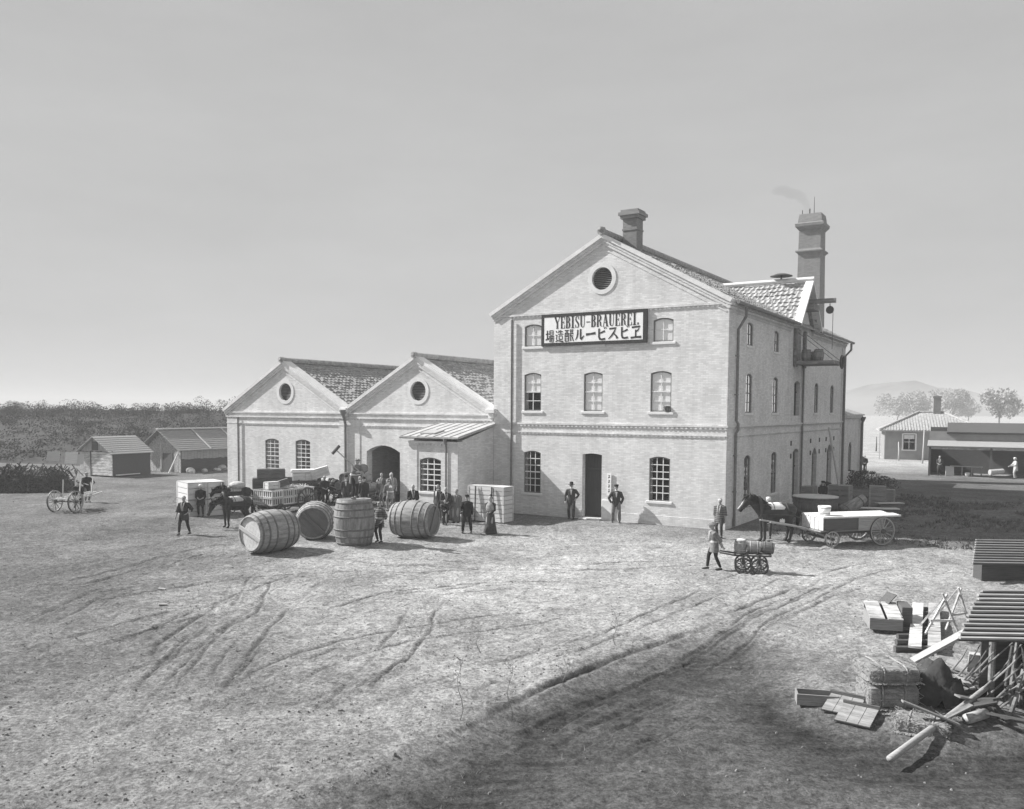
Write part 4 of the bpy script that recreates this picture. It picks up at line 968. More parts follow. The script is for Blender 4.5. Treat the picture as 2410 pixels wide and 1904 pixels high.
for i_, (px_, py_) in enumerate(((.55, 11.75), (1.2, 11.75), (.85, 12.55))):
    cask('small_barrel', bl(px_, py_, 8.22), axis_rot((math.cos(BR), math.sin(BR), 0)) if i_ == 2 else (0, 0, i_), .62, .22, .27, ['inner upright', 'outer upright', 'lying'][i_] + ' small barrel on the high loading platform', 'small barrels on the loading platform', 14, (.06, .24), False, CASK, None, HOOP)

# ------------------------------------------------------------------ wheels, carts, crates
WHEELS = {}
def wheel(parent, loc, r, spokes=12, rz=0.0, mat=None, w=.055, dish=0.0):
    """spoked wheel in local xz plane: rim > hub, spokes"""
    mat = mat or WOOD_M; key = (round(r, 2), spokes, mat.name)
    if key in WHEELS:
        o = copy_tree(WHEELS[key], parent); o.location = loc; o.rotation_euler = (0, random.random(), rz); return o
    T = Matrix.Rotation(PI / 2, 4, 'X'); t = max(.045, r * .1)
    mb = MB(); mb.lathe([(r - t, -w / 2), (r, -w / 2), (r, w / 2), (r - t, w / 2), (r - t, -w / 2)], 36, T, caps=False)
    o = mb.build('wheel', mat, parent, loc=loc, rot=(0, 0, rz))
    ty = MB(); ty.lathe([(r - .002, -w / 2 - .003), (r + .014, -w / 2 - .003), (r + .014, w / 2 + .003), (r - .002, w / 2 + .003)], 36, T, caps=False); ty.build('tyre', IRON, o)
    hb = MB(); hr = max(.05, r * .17); hb.lathe([(hr * .6, -.13), (hr * .8, -.12), (hr, -.05), (hr, .05), (hr * .8, .12), (hr * .55, .15), (.01, .16)], 14, T); hb.build('hub', WOOD_D, o)
    sm = MB(); sm.tube([(hr * .8, 0, 0), (r - t + .01, 0, 0)], [.024 if r > .4 else .016, .017 if r > .4 else .012], 6)
    s0 = None
    for k in range(spokes):
        if s0 is None: s0 = sm.build('spoke', mat, o)
        else: s1 = s0.copy(); col.objects.link(s1); s1.rotation_euler = (0, 2 * PI * k / spokes, 0)
    WHEELS[key] = o; return o

CRATES = {}
def crate(loc, rz, s, label, group, mat=None, slats=4, lid=True, tilt=None, name='crate', cat='crate', gap=.012):
    """boarded crate with its origin at the middle of its base: boards, battens"""
    mat = mat or WOOD_P; key = (tuple(round(q, 2) for q in s), mat.name, slats, lid)
    if key in CRATES:
        o = copy_tree(CRATES[key]); o.location = loc; o.rotation_euler = tilt or (0, 0, rz)
        o['label'] = label; o['category'] = cat
        if group: o['group'] = group
        elif 'group' in o: del o['group']
        return o
    X, Y, Z = s; o = empty(name, loc, rz, label, cat, group); gap = max(gap, .03 * min(1, X))
    if tilt: o.rotation_euler = tilt
    t = .022; mb = MB(); h = Z / slats
    for i in range(slats):
        z0, z1 = i * h + gap / 2, (i + 1) * h - gap / 2
        mb.span((-X / 2, -Y / 2, z0), (X / 2, -Y / 2 + t, z1)); mb.span((-X / 2, Y / 2 - t, z0), (X / 2, Y / 2, z1))
        mb.span((-X / 2, -Y / 2 + t + .001, z0), (-X / 2 + t, Y / 2 - t - .001, z1)); mb.span((X / 2 - t, -Y / 2 + t + .001, z0), (X / 2, Y / 2 - t - .001, z1))
    mb.span((-X / 2 + t, -Y / 2 + t, .01), (X / 2 - t, Y / 2 - t, .03)); mb.build('side_boards', mat, o)
    if lid:
        mb = MB(); k = max(2, int(round(Y / .2)))
        for i in range(k): mb.span((-X / 2 - .004, -Y / 2 + Y * i / k + gap / 3, Z + .001), (X / 2 + .004, -Y / 2 + Y * (i + 1) / k - gap / 3, Z + .02))
        mb.build('lid', mat, o)
    for sx in (-1, 1):
        for sy in (-1, 1):
            xa, xb, ya, yb, w_, t_ = sx * X / 2, sx * (X / 2 + .018), sy * Y / 2, sy * (Y / 2 + .018), .06, .018
            lp = [(xb, yb), (xb, ya - sy * w_), (xa, ya - sy * w_), (xa, ya), (xa - sx * w_, ya), (xa - sx * w_, yb)]
            mb = MB(); mb.poly([lp], lambda a, h, d: (a, h, .01 + d), Z - .02); mb.build('batten', mat, o)
    CRATES[key] = o; return o
WIC = {}
def bottle_crate(loc, rz, s, label, group):
    """open slatted crate with upright laths on pale rails"""
    key = tuple(s)
    if key in WIC: o = copy_tree(WIC[key]); o.location = loc; o.rotation_euler = (0, 0, rz); o['label'] = label; return o
    X, Y, Z = s; o = empty('slatted_crate', loc, rz, label, 'crate', group); mb = MB(); rl = MB()
    for sx, n_, L_ in (('x', 5, X), ('y', 5, Y)):
        for i in range(n_):
            u = -L_ / 2 + .05 + (L_ - .1) * i / (n_ - 1)
            for s_ in (-1, 1):
                if sx == 'x': mb.span((u - .03, s_ * (Y / 2 - .01) - .008, .03), (u + .03, s_ * (Y / 2 - .01) + .008, Z - .03))
                else: mb.span((s_ * (X / 2 - .01) - .008, u - .03, .03), (s_ * (X / 2 - .01) + .008, u + .03, Z - .03))
    for z in (.025, Z - .03):
        for s_ in (-1, 1): rl.box((0, s_ * Y / 2, z), (X, .03, .05)); rl.box((s_ * X / 2, 0, z), (.03, Y - .032, .05))
    mb.build('lath', WOOD_P, o); rl.build('rail', WOOD_P, o)
    im = MB(); im.span((-X / 2 + .04, -Y / 2 + .04, .02), (X / 2 - .04, Y / 2 - .04, Z - .08)); im.build('packing', CRATE_D, o)
    WIC[key] = o; return o

def wagon(loc, rz, label, L_=2.7, W_=1.35, bed=.95, rf=.42, rr=.62, mat=None, wm=None, group=None, shafts=True, sides=True, name='wagon'):
    """four wheeled wagon heading along local -x: bed, sides, axles, wheels, shafts"""
    mat = mat or WOOD_D; o = empty(name, loc, rz, label, 'wagon', group)
    mb = MB(); n_ = 6
    for i in range(n_): mb.span((-L_ / 2, -W_ / 2 + W_ * i / n_ + .006, bed - .05), (L_ / 2, -W_ / 2 + W_ * (i + 1) / n_ - .006, bed))
    mb.build('bed', mat, o)
    fr = MB()
    for y in (-.32, .32): fr.span((-L_ / 2 + .05, y - .05, bed - .17), (L_ / 2 - .05, y + .05, bed - .052))
    for x, r in ((-L_ / 2 + .45, rf), (L_ / 2 - .6, rr)): fr.span((x - .05, -W_ / 2 - .02, r - .05), (x + .05, W_ / 2 + .02, r + .05)); fr.span((x - .09, -.3, r + .05), (x + .09, .3, bed - .172))
    fr.build('frame', WOOD_D, o)
    if sides:
        sm = MB()
        for y in (-1, 1):
            for z in (.1, .3): sm.span((-L_ / 2, y * W_ / 2 - .015, bed + z - .06), (L_ / 2, y * W_ / 2 + .015, bed + z + .06))
            for i in range(4): x = -L_ / 2 + .1 + i * (L_ - .2) / 3; sm.span((x - .03, y * (W_ / 2 + .035) - .018, bed - .1), (x + .03, y * (W_ / 2 + .035) + .018, bed + .42))
        sm.build('side_rail', mat, o)
    for y in (-1, 1):
        wheel(o, (-L_ / 2 + .45, y * (W_ / 2 + .1), rf), rf, 12, 0 if y < 0 else PI, wm or mat); wheel(o, (L_ / 2 - .6, y * (W_ / 2 + .1), rr), rr, 14, 0 if y < 0 else PI, wm or mat)
        if shafts:
            s = MB(); s.tube([(-L_ / 2 + .45, y * .34, rf + .05), (-L_ / 2 - .5, y * .36, .72), (-L_ / 2 - 2.0, y * .36, .98)], [.04, .035, .03], 8); s.build('shaft', WOOD_M, o)
    return o
def on(o, x, y, z):      # world point of a place in a thing's own frame
    return Vector(o.location) + Matrix.Rotation(o.rotation_euler[2], 3, 'Z') @ Vector((x, y, z))

HEAD = math.atan2(.3, .95)                       # heading of the left wagons: towards (-.95, -.3)
# wagon A with slatted crates, horse in the shafts
HA_ = R(58)
wa = wagon(Vector((-11.65, 42.0, 0)), HA_, 'dark four wheeled wagon loaded with slatted bottle crates', L_=2.75, W_=1.36, bed=.5, rf=.28, rr=.62, sides=False)
GA = 'slatted crates on the left wagon'
NM = ['front', 'second', 'third', 'rear']
for k in range(4):
    for s_ in (-1, 1):
        for lv in range(2):
            bottle_crate(on(wa, -1.03 + k * .69, s_ * .34, .5 + lv * .37), HA_, (.67, .66, .36), f'{NM[k]} {["lower", "upper"][lv]} slatted crate on the {"camera side" if s_ < 0 else "far side"} of the left wagon', GA)
crate(on(wa, -.7, .1, 1.24), HA_ - .2, (.6, .45, .32), 'small pale box on top of the slatted crates, nearest the horse', 'boxes on top of the slatted crates', WOOD_P, 2)
crate(on(wa, -.1, .2, 1.24), 0, (.95, .3, .32), 'grey box tilted on top of the slatted crates', 'boxes on top of the slatted crates', CRATE_D, 2, tilt=(0, R(-16), HA_ - .6))
mb = MB()
for i in range(90):
    a = on(wa, random.uniform(-.1, 1.3), random.uniform(-.6, .6), 1.26); d = Vector((random.uniform(-.3, .3), random.uniform(-.3, .3), random.uniform(-.02, .1))); mb.bar(a, a + d, .03, .012)
tag(mb.build('loose_laths', WOOD_P), 'loose pale laths and straw heaped on the slatted crates', 'laths', kind='stuff')
# wagon B behind with dark crates and white boxes
wb = wagon(Vector((-12.5, 45.7, 0)), HEAD, 'dark wagon behind carrying dark crates and white boxes', L_=3.6, W_=1.4)
GB = 'dark crates on the rear wagon'
for k in range(3):
    crate(on(wb, -1.45 + k * .68, -.2, .95), HEAD, (.64, .7, .5), ['front', 'second', 'third'][k] + ' dark crate in the lower row of the rear wagon', GB, CRATE_D, 3)
for k in range(2): crate(on(wb, -1.2 + k * .72, -.2, 1.475), HEAD, (.68, .66, .44), ['left', 'right'][k] + ' dark crate in the upper row of the rear wagon', GB, CRATE_D, 3)
GWB = 'white boxes on the rear wagon'
crate(on(wb, .55, -.2, .95), HEAD, (.62, .8, .75), 'tall white box beside the dark crates on the rear wagon', GWB, BOARDW, 4)
crate(on(wb, 1.2, -.2, .95), HEAD, (.62, .8, .75), 'tall white box at the end of the rear wagon', GWB, BOARDW, 4)
crate(on(wb, .8, -.2, 1.725), HEAD, (1.2, .7, .14), 'flat white box lying across two white boxes', GWB, SIGNW, 1)
crate(on(wb, 1.75, -.35, 1.45), 0, (.95, .7, .5), 'white box tipped up at the rear wagon end', GWB, BOARDW, 3, tilt=(0, R(-16), HEAD - .1))

# stack of big pale boxes on the left
near = at(443, 1218); ang = R(39); e1 = Vector((math.cos(ang), math.sin(ang), 0)); e2 = Vector((-math.sin(ang), math.cos(ang), 0))
GS = 'big boxes stacked left of the horses'
for a in range(2):
    for lv in range(2):
        c = near + e1 * (.44 + a * .89) + e2 * .8; crate(Vector((c.x, c.y, lv * .82)), ang, (.87, 1.6, .79), ['left', 'right'][a] + ' big pale box in the ' + ['bottom', 'top'][lv] + ' layer left of the horses', GS, WOOD_P, 3)

# crates against the wall right of the lean-to
GR = 'pale crates stacked beside the lean to'
for lv in range(4):
    for a in range(3):
        c = bl(-9.16 - .33 - a * .665, -3.47 + .42, lv * .41)
        crate(c, BR, (.65, .82, .385), ['right', 'middle', 'left'][a] + ' pale crate in the ' + ['bottom', 'second', 'third', 'top'][lv] + ' layer beside the lean to', GR, WOOD_P, 2)
for k in range(3):
    q_ = bl(-11.35 - k * .62, -3.55, .42); cask('small_barrel', q_, (0, 0, k * 1.3), .82, .25, .3, ['right', 'middle', 'left'][k] + ' dark small barrel standing between crates and lean to', 'dark barrels beside the lean to', 14, (.05, .25), False, CASK_D, CASK_HD, HOOP)
for k, xx in enumerate((-9.75, -10.65)):
    mb = MB(); a = bl(xx, -3.62, 0); bb = bl(xx - .02, -3.53, 1.62); mb.bar(a, bb, .05, .05); tag(mb.build('prop_pole', WOOD_D), ['right', 'left'][k] + ' dark pole propped upright against the pale crates', 'pole', 'poles against the pale crates')

# cart of barrels in front of the storehouse doorway
wc = wagon(bl(-19.6, -1.9), BR + R(8), 'cart loaded with barrels in front of the arched doorway', L_=2.6, W_=1.25, sides=False, rf=.4, rr=.4, bed=.75)
GC = 'barrels on the doorway cart'
k = 0
for lv, row in ((0, (-.85, -.28, .29, .86)), (1, (-.56, .02, .58)), (2, (.3,))):
    for x in row:
        cask('small_barrel', on(wc, x, 0, 1.02 + lv * .47), axis_rot((math.sin(BR + R(8)) * -1, math.cos(BR + R(8)), .0), k * .7), .85, .22, .275,
             ['first', 'second', 'third', 'fourth'][row.index(x)] + ' barrel from the left in the ' + ['bottom', 'middle', 'top'][lv] + ' row on the doorway cart', GC, 14, (.05, .25), False, CASK_D if (k % 3) else CASK, CASK_HD, HOOP); k += 1

# handcart with three small barrels
hd = R(-14); hc = empty('handcart', at(1767, 1348), hd, 'small spoked handcart carrying three barrels across the yard', 'handcart')
mb = MB()
for y in (-.24, .24): mb.tube([(.62, y, .6), (-.5, y, .58), (-.98, y * .8, .64)], [.03, .03, .024], 8)
for x in (-.5, -.12, .26, .58): mb.span((x - .04, -.3, .6), (x + .04, .3, .635))
mb.build('bed', WOOD_D, hc)
for x in (-.24, .26):
    mb = MB(); mb.span((x - .035, -.37, .24), (x + .035, .37, .3)); mb.span((x - .035, -.24, .3), (x + .035, -.2, .57)); mb.span((x - .035, .2, .3), (x + .035, .24, .57)); mb.build('axle', IRON, hc)
    for y in (-1, 1): wheel(hc, (x, y * (.36 if x < 0 else .4), .265), .265, 12, 0 if y < 0 else PI, WOOD_D, .035)
mb = MB(); mb.tube([(-.98, -.2, .64), (-.98, .2, .64)], .018, 6); mb.build('crossbar', WOOD_D, hc)
GH = 'small barrels on the handcart'
cask('small_barrel', on(hc, -.34, 0, .855), (R(4), 0, 0), .43, .165, .2, 'small barrel standing upright at the front of the handcart', GH, 14, (.06, .24), False, CASK, None, HOOP_W)
cask('small_barrel', on(hc, .08, 0, .835), axis_rot((math.cos(hd), math.sin(hd), -.05), .4), .42, .165, .2, 'small barrel lying in the middle of the handcart', GH, 14, (.06, .24), False, CASK, None, HOOP_W)
cask('small_barrel', on(hc, .5, 0, .835), axis_rot((math.cos(hd), math.sin(hd), -.1), 1.4), .4, .165, .2, 'dark small barrel lying at the back of the handcart', GH, 14, (.06, .24), False, CASK_D, CASK_HD, HOOP)

# white topped wagon on the right
hw = math.atan2(.26, .965)
ww = wagon(Vector((12.95, 33.4, 0)), hw, 'wagon with white boarded flat top and large spoked wheels', L_=3.3, W_=1.3, bed=.62, rf=.31, rr=.55, mat=WOOD_M, wm=WOOD_M, sides=False)
for i in range(6):
    mb = MB(); mb.span((-1.6 + .03 * (i % 2), -.75 + .25 * i + .012, 1.10), (1.9 + .09 * ((i * 7) % 3), -.5 + .25 * i - .012, 1.16)); mb.build('top_board', BOARDW, ww)
mb = MB()
for i in range(5): mb.span((-1.58, -.7 + i * .285, .64), (-1.54, -.7 + i * .285 + .25, 1.098))
mb.build('front_board', BOARDW, ww)
mb = MB(); mb.span((-1.5, -.70, .64), (.0, -.66, 1.09)); mb.span((-1.5, .66, .64), (1.8, .70, 1.09)); mb.build('side_board', WOOD_D, ww)  # dark planks put the wagon side's shade into the colour
mb = MB(); mb.span((-.02, -.73, .6), (1.1, -.69, 1.09)); mb.build('side_panel', WOOD_M, ww)
q_ = on(ww, -1.15, -.15, 1.163)
bk = empty('bucket', q_, 0, 'pale wooden bucket standing on the white wagon top', 'bucket')
mb = MB(); mb.lathe([(.02, .02), (.19, .02), (.19, 0), (.2, 0), (.25, .36), (.225, .36), (.19, .05), (.02, .05)], 20); mb.build('staves', SIGNW, bk, True)
for z, r in ((.07, .213), (.27, .24)):
    mb = MB(); mb.lathe([(r - .004, z), (r + .006, z), (r + .010, z + .03), (r - .002, z + .03)], 20, caps=False); mb.build('hoop', HOOP_W, bk)

# two wheeled handcart with stakes, far left
lh = empty('handcart', at(154, 1205), R(80), 'empty two wheeled handcart with upright stakes on the left', 'handcart')
mb = MB()
for y in (-.42, .0, .42): mb.tube([(-.5, y, .62), (1.5, y, .72), (2.3, y * .8, .78)], .035, 6)
for x in (-.4, 0, .4, .8, 1.2): mb.span((x - .04, -.46, .66), (x + .04, .46, .70))
mb.build('bed', WOOD_P, lh)
for y in (-1, 1): wheel(lh, (0, y * .57, .53), .53, 12, 0 if y < 0 else PI, WOOD_M)
for x, y in ((.4, -.45), (.4, .45), (1.3, -.45), (1.3, .45)):
    mb = MB(); mb.bar((x, y, .6), (x + .12, y * 1.1, 1.55), .05, .05); mb.build('stake', WOOD_P, lh)
mb = MB(); mb.span((-.05, -.6, .5), (.05, .6, .56)); mb.build('axle', IRON, lh)

# ------------------------------------------------------------------ horses
def horse(loc, rz, label, head='low', gear='pad', blaze=False, sc=1.0):
    o = empty('horse', loc, rz, label, 'horse', 'cart horses in harness'); o.scale = (sc, sc, sc)
    mb = MB()
    # trunk as one chain of elliptical sections along x
    secs = [(-.66, 1.02, .12, .17), (-.58, 1.02, .19, .27), (-.42, 1.03, .235, .32), (-.2, 1.0, .265, .325), (.05, .99, .285, .32), (.28, 1.03, .265, .29), (.45, 1.08, .25, .275), (.6, 1.08, .21, .24), (.7, 1.06, .12, .15)]
    mb.tube([(x, 0, z) for x, z, a, b in secs], [(b, a) for x, z, a, b in secs], 16)
    if head == 'low': neck = [(-.48, 1.12), (-.72, 1.2), (-.98, 1.16), (-1.16, 1.08)]; h0, h1 = (-1.14, 1.1), (-1.38, .66)
    else: neck = [(-.48, 1.12), (-.7, 1.3), (-.9, 1.43), (-1.04, 1.47)]; h0, h1 = (-1.02, 1.48), (-1.36, 1.1)
    nr = [(.30, .17), (.235, .13), (.175, .105), (.14, .09)]
    mb.tube([(x, 0, z) for x, z in neck], nr, 14)
    hx, hz = h1[0] - h0[0], h1[1] - h0[1]
    hp = [(h0[0] + hx * t, 0, h0[1] + hz * t) for t in (-.12, .1, .3, .55, .8, 1.0, 1.06)]
    mb.tube(hp, [(.09, .08), (.13, .095), (.135, .1), (.1, .075), (.08, .062), (.085, .066), (.06, .05)], 12)
    for s in (-1, 1):
        e = Vector((h0[0] + .02, s * .07, h0[1] + .08)); mb.tube([e, e + Vector((-.02, s * .02, .09)), e + Vector((-.04, s * .015, .17))], [.035, .04, .008], 8)
    for s in (-1, 1):
        y = s * .17; dx = .03 * s   # front legs a little apart
        mb.tube([(-.47, y, 1.0), (-.49 + dx, y, .72), (-.48 + dx, y, .47), (-.48 + dx, y, .27), (-.47 + dx, y, .12), (-.52 + dx, y, .07)], [.15, .09, .066, .047, .05, .055], 10)
        mb.lathe([(.075, .0), (.062, .085)], 10, Matrix.Translation((-.53 + dx, y, 0)))
        mb.tube([(.46, y * .95, 1.05), (.38 + dx, y, .74), (.52 + dx, y, .5), (.55 + dx, y, .44), (.5 + dx, y, .24), (.48 + dx, y, .12), (.44 + dx, y, .07)], [.2, .13, .072, .062, .046, .05, .055], 10)
        mb.lathe([(.075, .0), (.062, .085)], 10, Matrix.Translation((.43 + dx, y, 0)))
    body = remesh(mb.build('body', HORSE, o), .02, 3)
    tm = MB(); tm.tube([(.69, 0, 1.16), (.78, 0, 1.08), (.83, 0, .85), (.82, .01, .6), (.79, .0, .42)], [.05, .06, .075, .065, .015], 10); remesh(tm.build('tail', MANE, o), .02, 1)
    mm = MB()
    n0 = [Vector((x, 0, z)) for x, z in neck]
    for i in range(28):
        t = i / 27 * 2.999; a = n0[int(t)].lerp(n0[int(t) + 1], t % 1); r = (.27, .215, .165, .14)[int(t)]; s = random.choice((-1, -1, 1))
        b_ = a + Vector((.0, 0, r)); mm.tube([b_, b_ + Vector((.02, s * .1, -.01)), b_ + Vector((.03, s * random.uniform(.12, .17), -random.uniform(.15, .26)))], [.03, .035, .006], 5)
    f0 = Vector((h0[0], 0, h0[1] + .1)); mm.tube([f0, f0 + Vector((hx * .25 - .1, 0, hz * .25 + .06)), f0 + Vector((hx * .5 - .1, 0, hz * .5 + .02))], [.04, .035, .008], 5)
    mm.build('mane', MANE, o, True)
    ym = MB()
    for s in (-1, 1): ym.ball((h0[0] + hx * .3 - .03, s * .088, h0[1] + hz * .3 + .05), .02)
    ym.build('eye', DARK, o)
    if blaze:
        bm_ = MB(); a = Vector((h0[0] + hx * .25, 0, h0[1] + hz * .25)); n = Vector((hz, 0, -hx)).normalized();
        if n.x > 0: n = -n
        bm_.tube([a + n * .125, a + Vector((hx * .4, 0, hz * .4)) + n * .085, a + Vector((hx * .75, 0, hz * .75)) + n * .08], [.03, .022, .035], 8); bm_.build('blaze', BLAZE, o, True)
    # harness
    cm = MB(); c = Vector((-.6, 0, 1.12)); ring = [(c.x + .16 * math.sin(a) * .5 - .05 * math.cos(a), .25 * math.sin(a), c.z + .1 + .33 * math.cos(a)) for a in np.linspace(0, 2 * PI, 25)]
    cm.tube(ring, .055, 8, caps=False); cm.build('collar', LEATHER, o, True)
    gm = MB()
    for x, a, b_, zc in ((-.2, .275, .335, 1.0), (.3, .275, .3, 1.03)):
        pr = [(x, (a + .012) * math.sin(t), zc + (b_ + .012) * math.cos(t)) for t in np.linspace(0, 2 * PI, 29)]; gm.tube(pr, [(.012, .03)] * 29, 6, caps=False)
    for s in (-1, 1): gm.tube([(-.62, s * .27, .98), (-.2, s * .31, .98), (.3, s * .31, .95), (.75, s * .33, .85)], .022, 6); gm.tube([(h1[0] + .05, s * .07, h1[1] + .08), (-.9, s * .19, 1.22 if head == 'low' else 1.3), (-.3, s * .2, 1.32)], .012, 5)
    k = .72; q = Vector((h0[0] + hx * k, 0, h0[1] + hz * k)); d = Vector((hx, 0, hz)).normalized(); e = Vector((d.z, 0, -d.x))
    gm.tube([q + e * .095 * math.cos(t) + Vector((0, .078, 0)) * math.sin(t) for t in np.linspace(0, 2 * PI, 17)], .013, 5, caps=False)
    k = .18; q = Vector((h0[0] + hx * k, 0, h0[1] + hz * k)); gm.tube([q + e * .14 * math.cos(t) + Vector((0, .105, 0)) * math.sin(t) for t in np.linspace(0, 2 * PI, 17)], .013, 5, caps=False)
    gm.build('harness', LEATHER, o)
    pm = MB(); n1, n2 = 7, 15
    vs = []
    for i in range(n1):
        x = -.34 + .5 * i / (n1 - 1)
        for j in range(n2):
            t = -1.15 + 2.3 * j / (n2 - 1); rr = 1 + .03 * math.sin(i * 2.1 + j * 1.7)
            vs.append((x + .05 * math.sin(j), .30 * rr * math.sin(t), 1.0 + .355 * rr * math.cos(t)))
    pm.add(vs, [(i * n2 + j, i * n2 + j + 1, (i + 1) * n2 + j + 1, (i + 1) * n2 + j) for i in range(n1 - 1) for j in range(n2 - 1)])
    pd = pm.build('saddle_pad', C_LIGHT if gear == 'pad' else C_WHITE, o, True)
    md = pd.modifiers.new('thick', 'SOLIDIFY'); md.thickness = .03
    if gear == 'cloth':
        am = MB(); vs = []
        for i in range(6):
            x = -.2 + .55 * i / 5
            for s in (-1, 1): vs.append((x, s * .3, .92 - .0 * i)); vs.append((x, s * .27, .60 + .05 * math.sin(i)))
        am.add(vs, [(4 * i, 4 * i + 1, 4 * i + 5, 4 * i + 4) for i in range(5)] + [(4 * i + 2, 4 * i + 3, 4 * i + 7, 4 * i + 6) for i in range(5)]); ap = am.build('belly_cloth', C_BLACK, o)
        md = ap.modifiers.new('thick', 'SOLIDIFY'); md.thickness = .015
        xm = MB()
        for a in (.6, -.6, 0): xm.box((.06, -.312, .75), (.2, .012, .04), ry=a + (.0 if a else PI / 2 * 0)) 
        xm.box((.06, -.313, .75), (.04, .012, .17)); xm.build('emblem', SIGNW, ap)
    return o
def horse_at(px, py, rz, label, off=.5, **k):
    q_ = at(px, py); return horse(Vector((q_.x + off * math.cos(rz), q_.y + off * math.sin(rz), gz(q_.x, q_.y) - .01)), rz, label, **k)
h1 = horse_at(533, 1240, HA_ - .1, 'dark horse with lowered head harnessed in front of the slatted crates')
h2 = copy_tree(h1); h2.location = Vector((-13.75, 41.2, 0)); h2.rotation_euler = (0, 0, R(30)); h2['label'] = 'dark horse half hidden behind the nearer horse, load cloth on its back'
h3 = horse(bl(-21.75, -1.75), BR + R(6), 'dark horse with lowered head standing before the storehouse wall')
h4 = horse_at(1798, 1276, hw - .06, 'dark horse with white blaze and raised head in the right wagon', head='high', gear='cloth', blaze=True, sc=1.15)
mb = MB(); mb.ball((0, 0, 0), (.42, .4, .2)); lb = mb.build('cloth_bundle', C_LIGHT, None, True, loc=Vector(h2.location) + Vector((.05, 0, 1.42))); remesh(lb, .04, 2); tag(lb, 'pale cloth bundle on the back of the farther horse', 'bundle')

# ------------------------------------------------------------------ people
def ik(a, b, l1, l2, hint):
    """elbow or knee between a and b"""
    a, b, hint = Vector(a), Vector(b), Vector(hint); d = b - a; L_ = d.length
    if L_ > (l1 + l2) * .995: b = a + d * ((l1 + l2) * .995 / L_); d = b - a; L_ = d.length
    x = (l1 * l1 - l2 * l2 + L_ * L_) / (2 * L_); h = math.sqrt(max(l1 * l1 - x * x, 0)); u = d / L_
    n = hint - u * hint.dot(u); n.normalize(); return a + u * x + n * h, b
ARMS = {'down': ((-.23, .0, .73), (.23, .0, .73)), 'hips': ((-.19, -.06, .93), (.19, -.06, .93)), 'pockets': ((-.2, -.07, .82), (.2, -.07, .82)), 'front': ((-.05, -.2, .92), (.06, -.21, .92)),
        'cane': ((-.24, -.16, .8), (.21, -.04, .76)), 'pull': ((-.17, .28, .72), (.17, .28, .72)), 'hold': ((-.2, -.34, 1.0), (.2, -.34, 1.02)), 'reach': ((-.42, -.22, 1.2), (.18, -.1, .85)), 'hammer': ((-.16, -.42, 1.22), (.05, -.46, 1.1)),
        'side': ((-.27, -.08, .78), (.19, -.05, .9)), 'lift': ((-.22, -.38, 1.15), (.22, -.38, 1.15)), 'push': ((-.2, -.5, .75), (.2, -.5, .75))}
PERSONS = {}
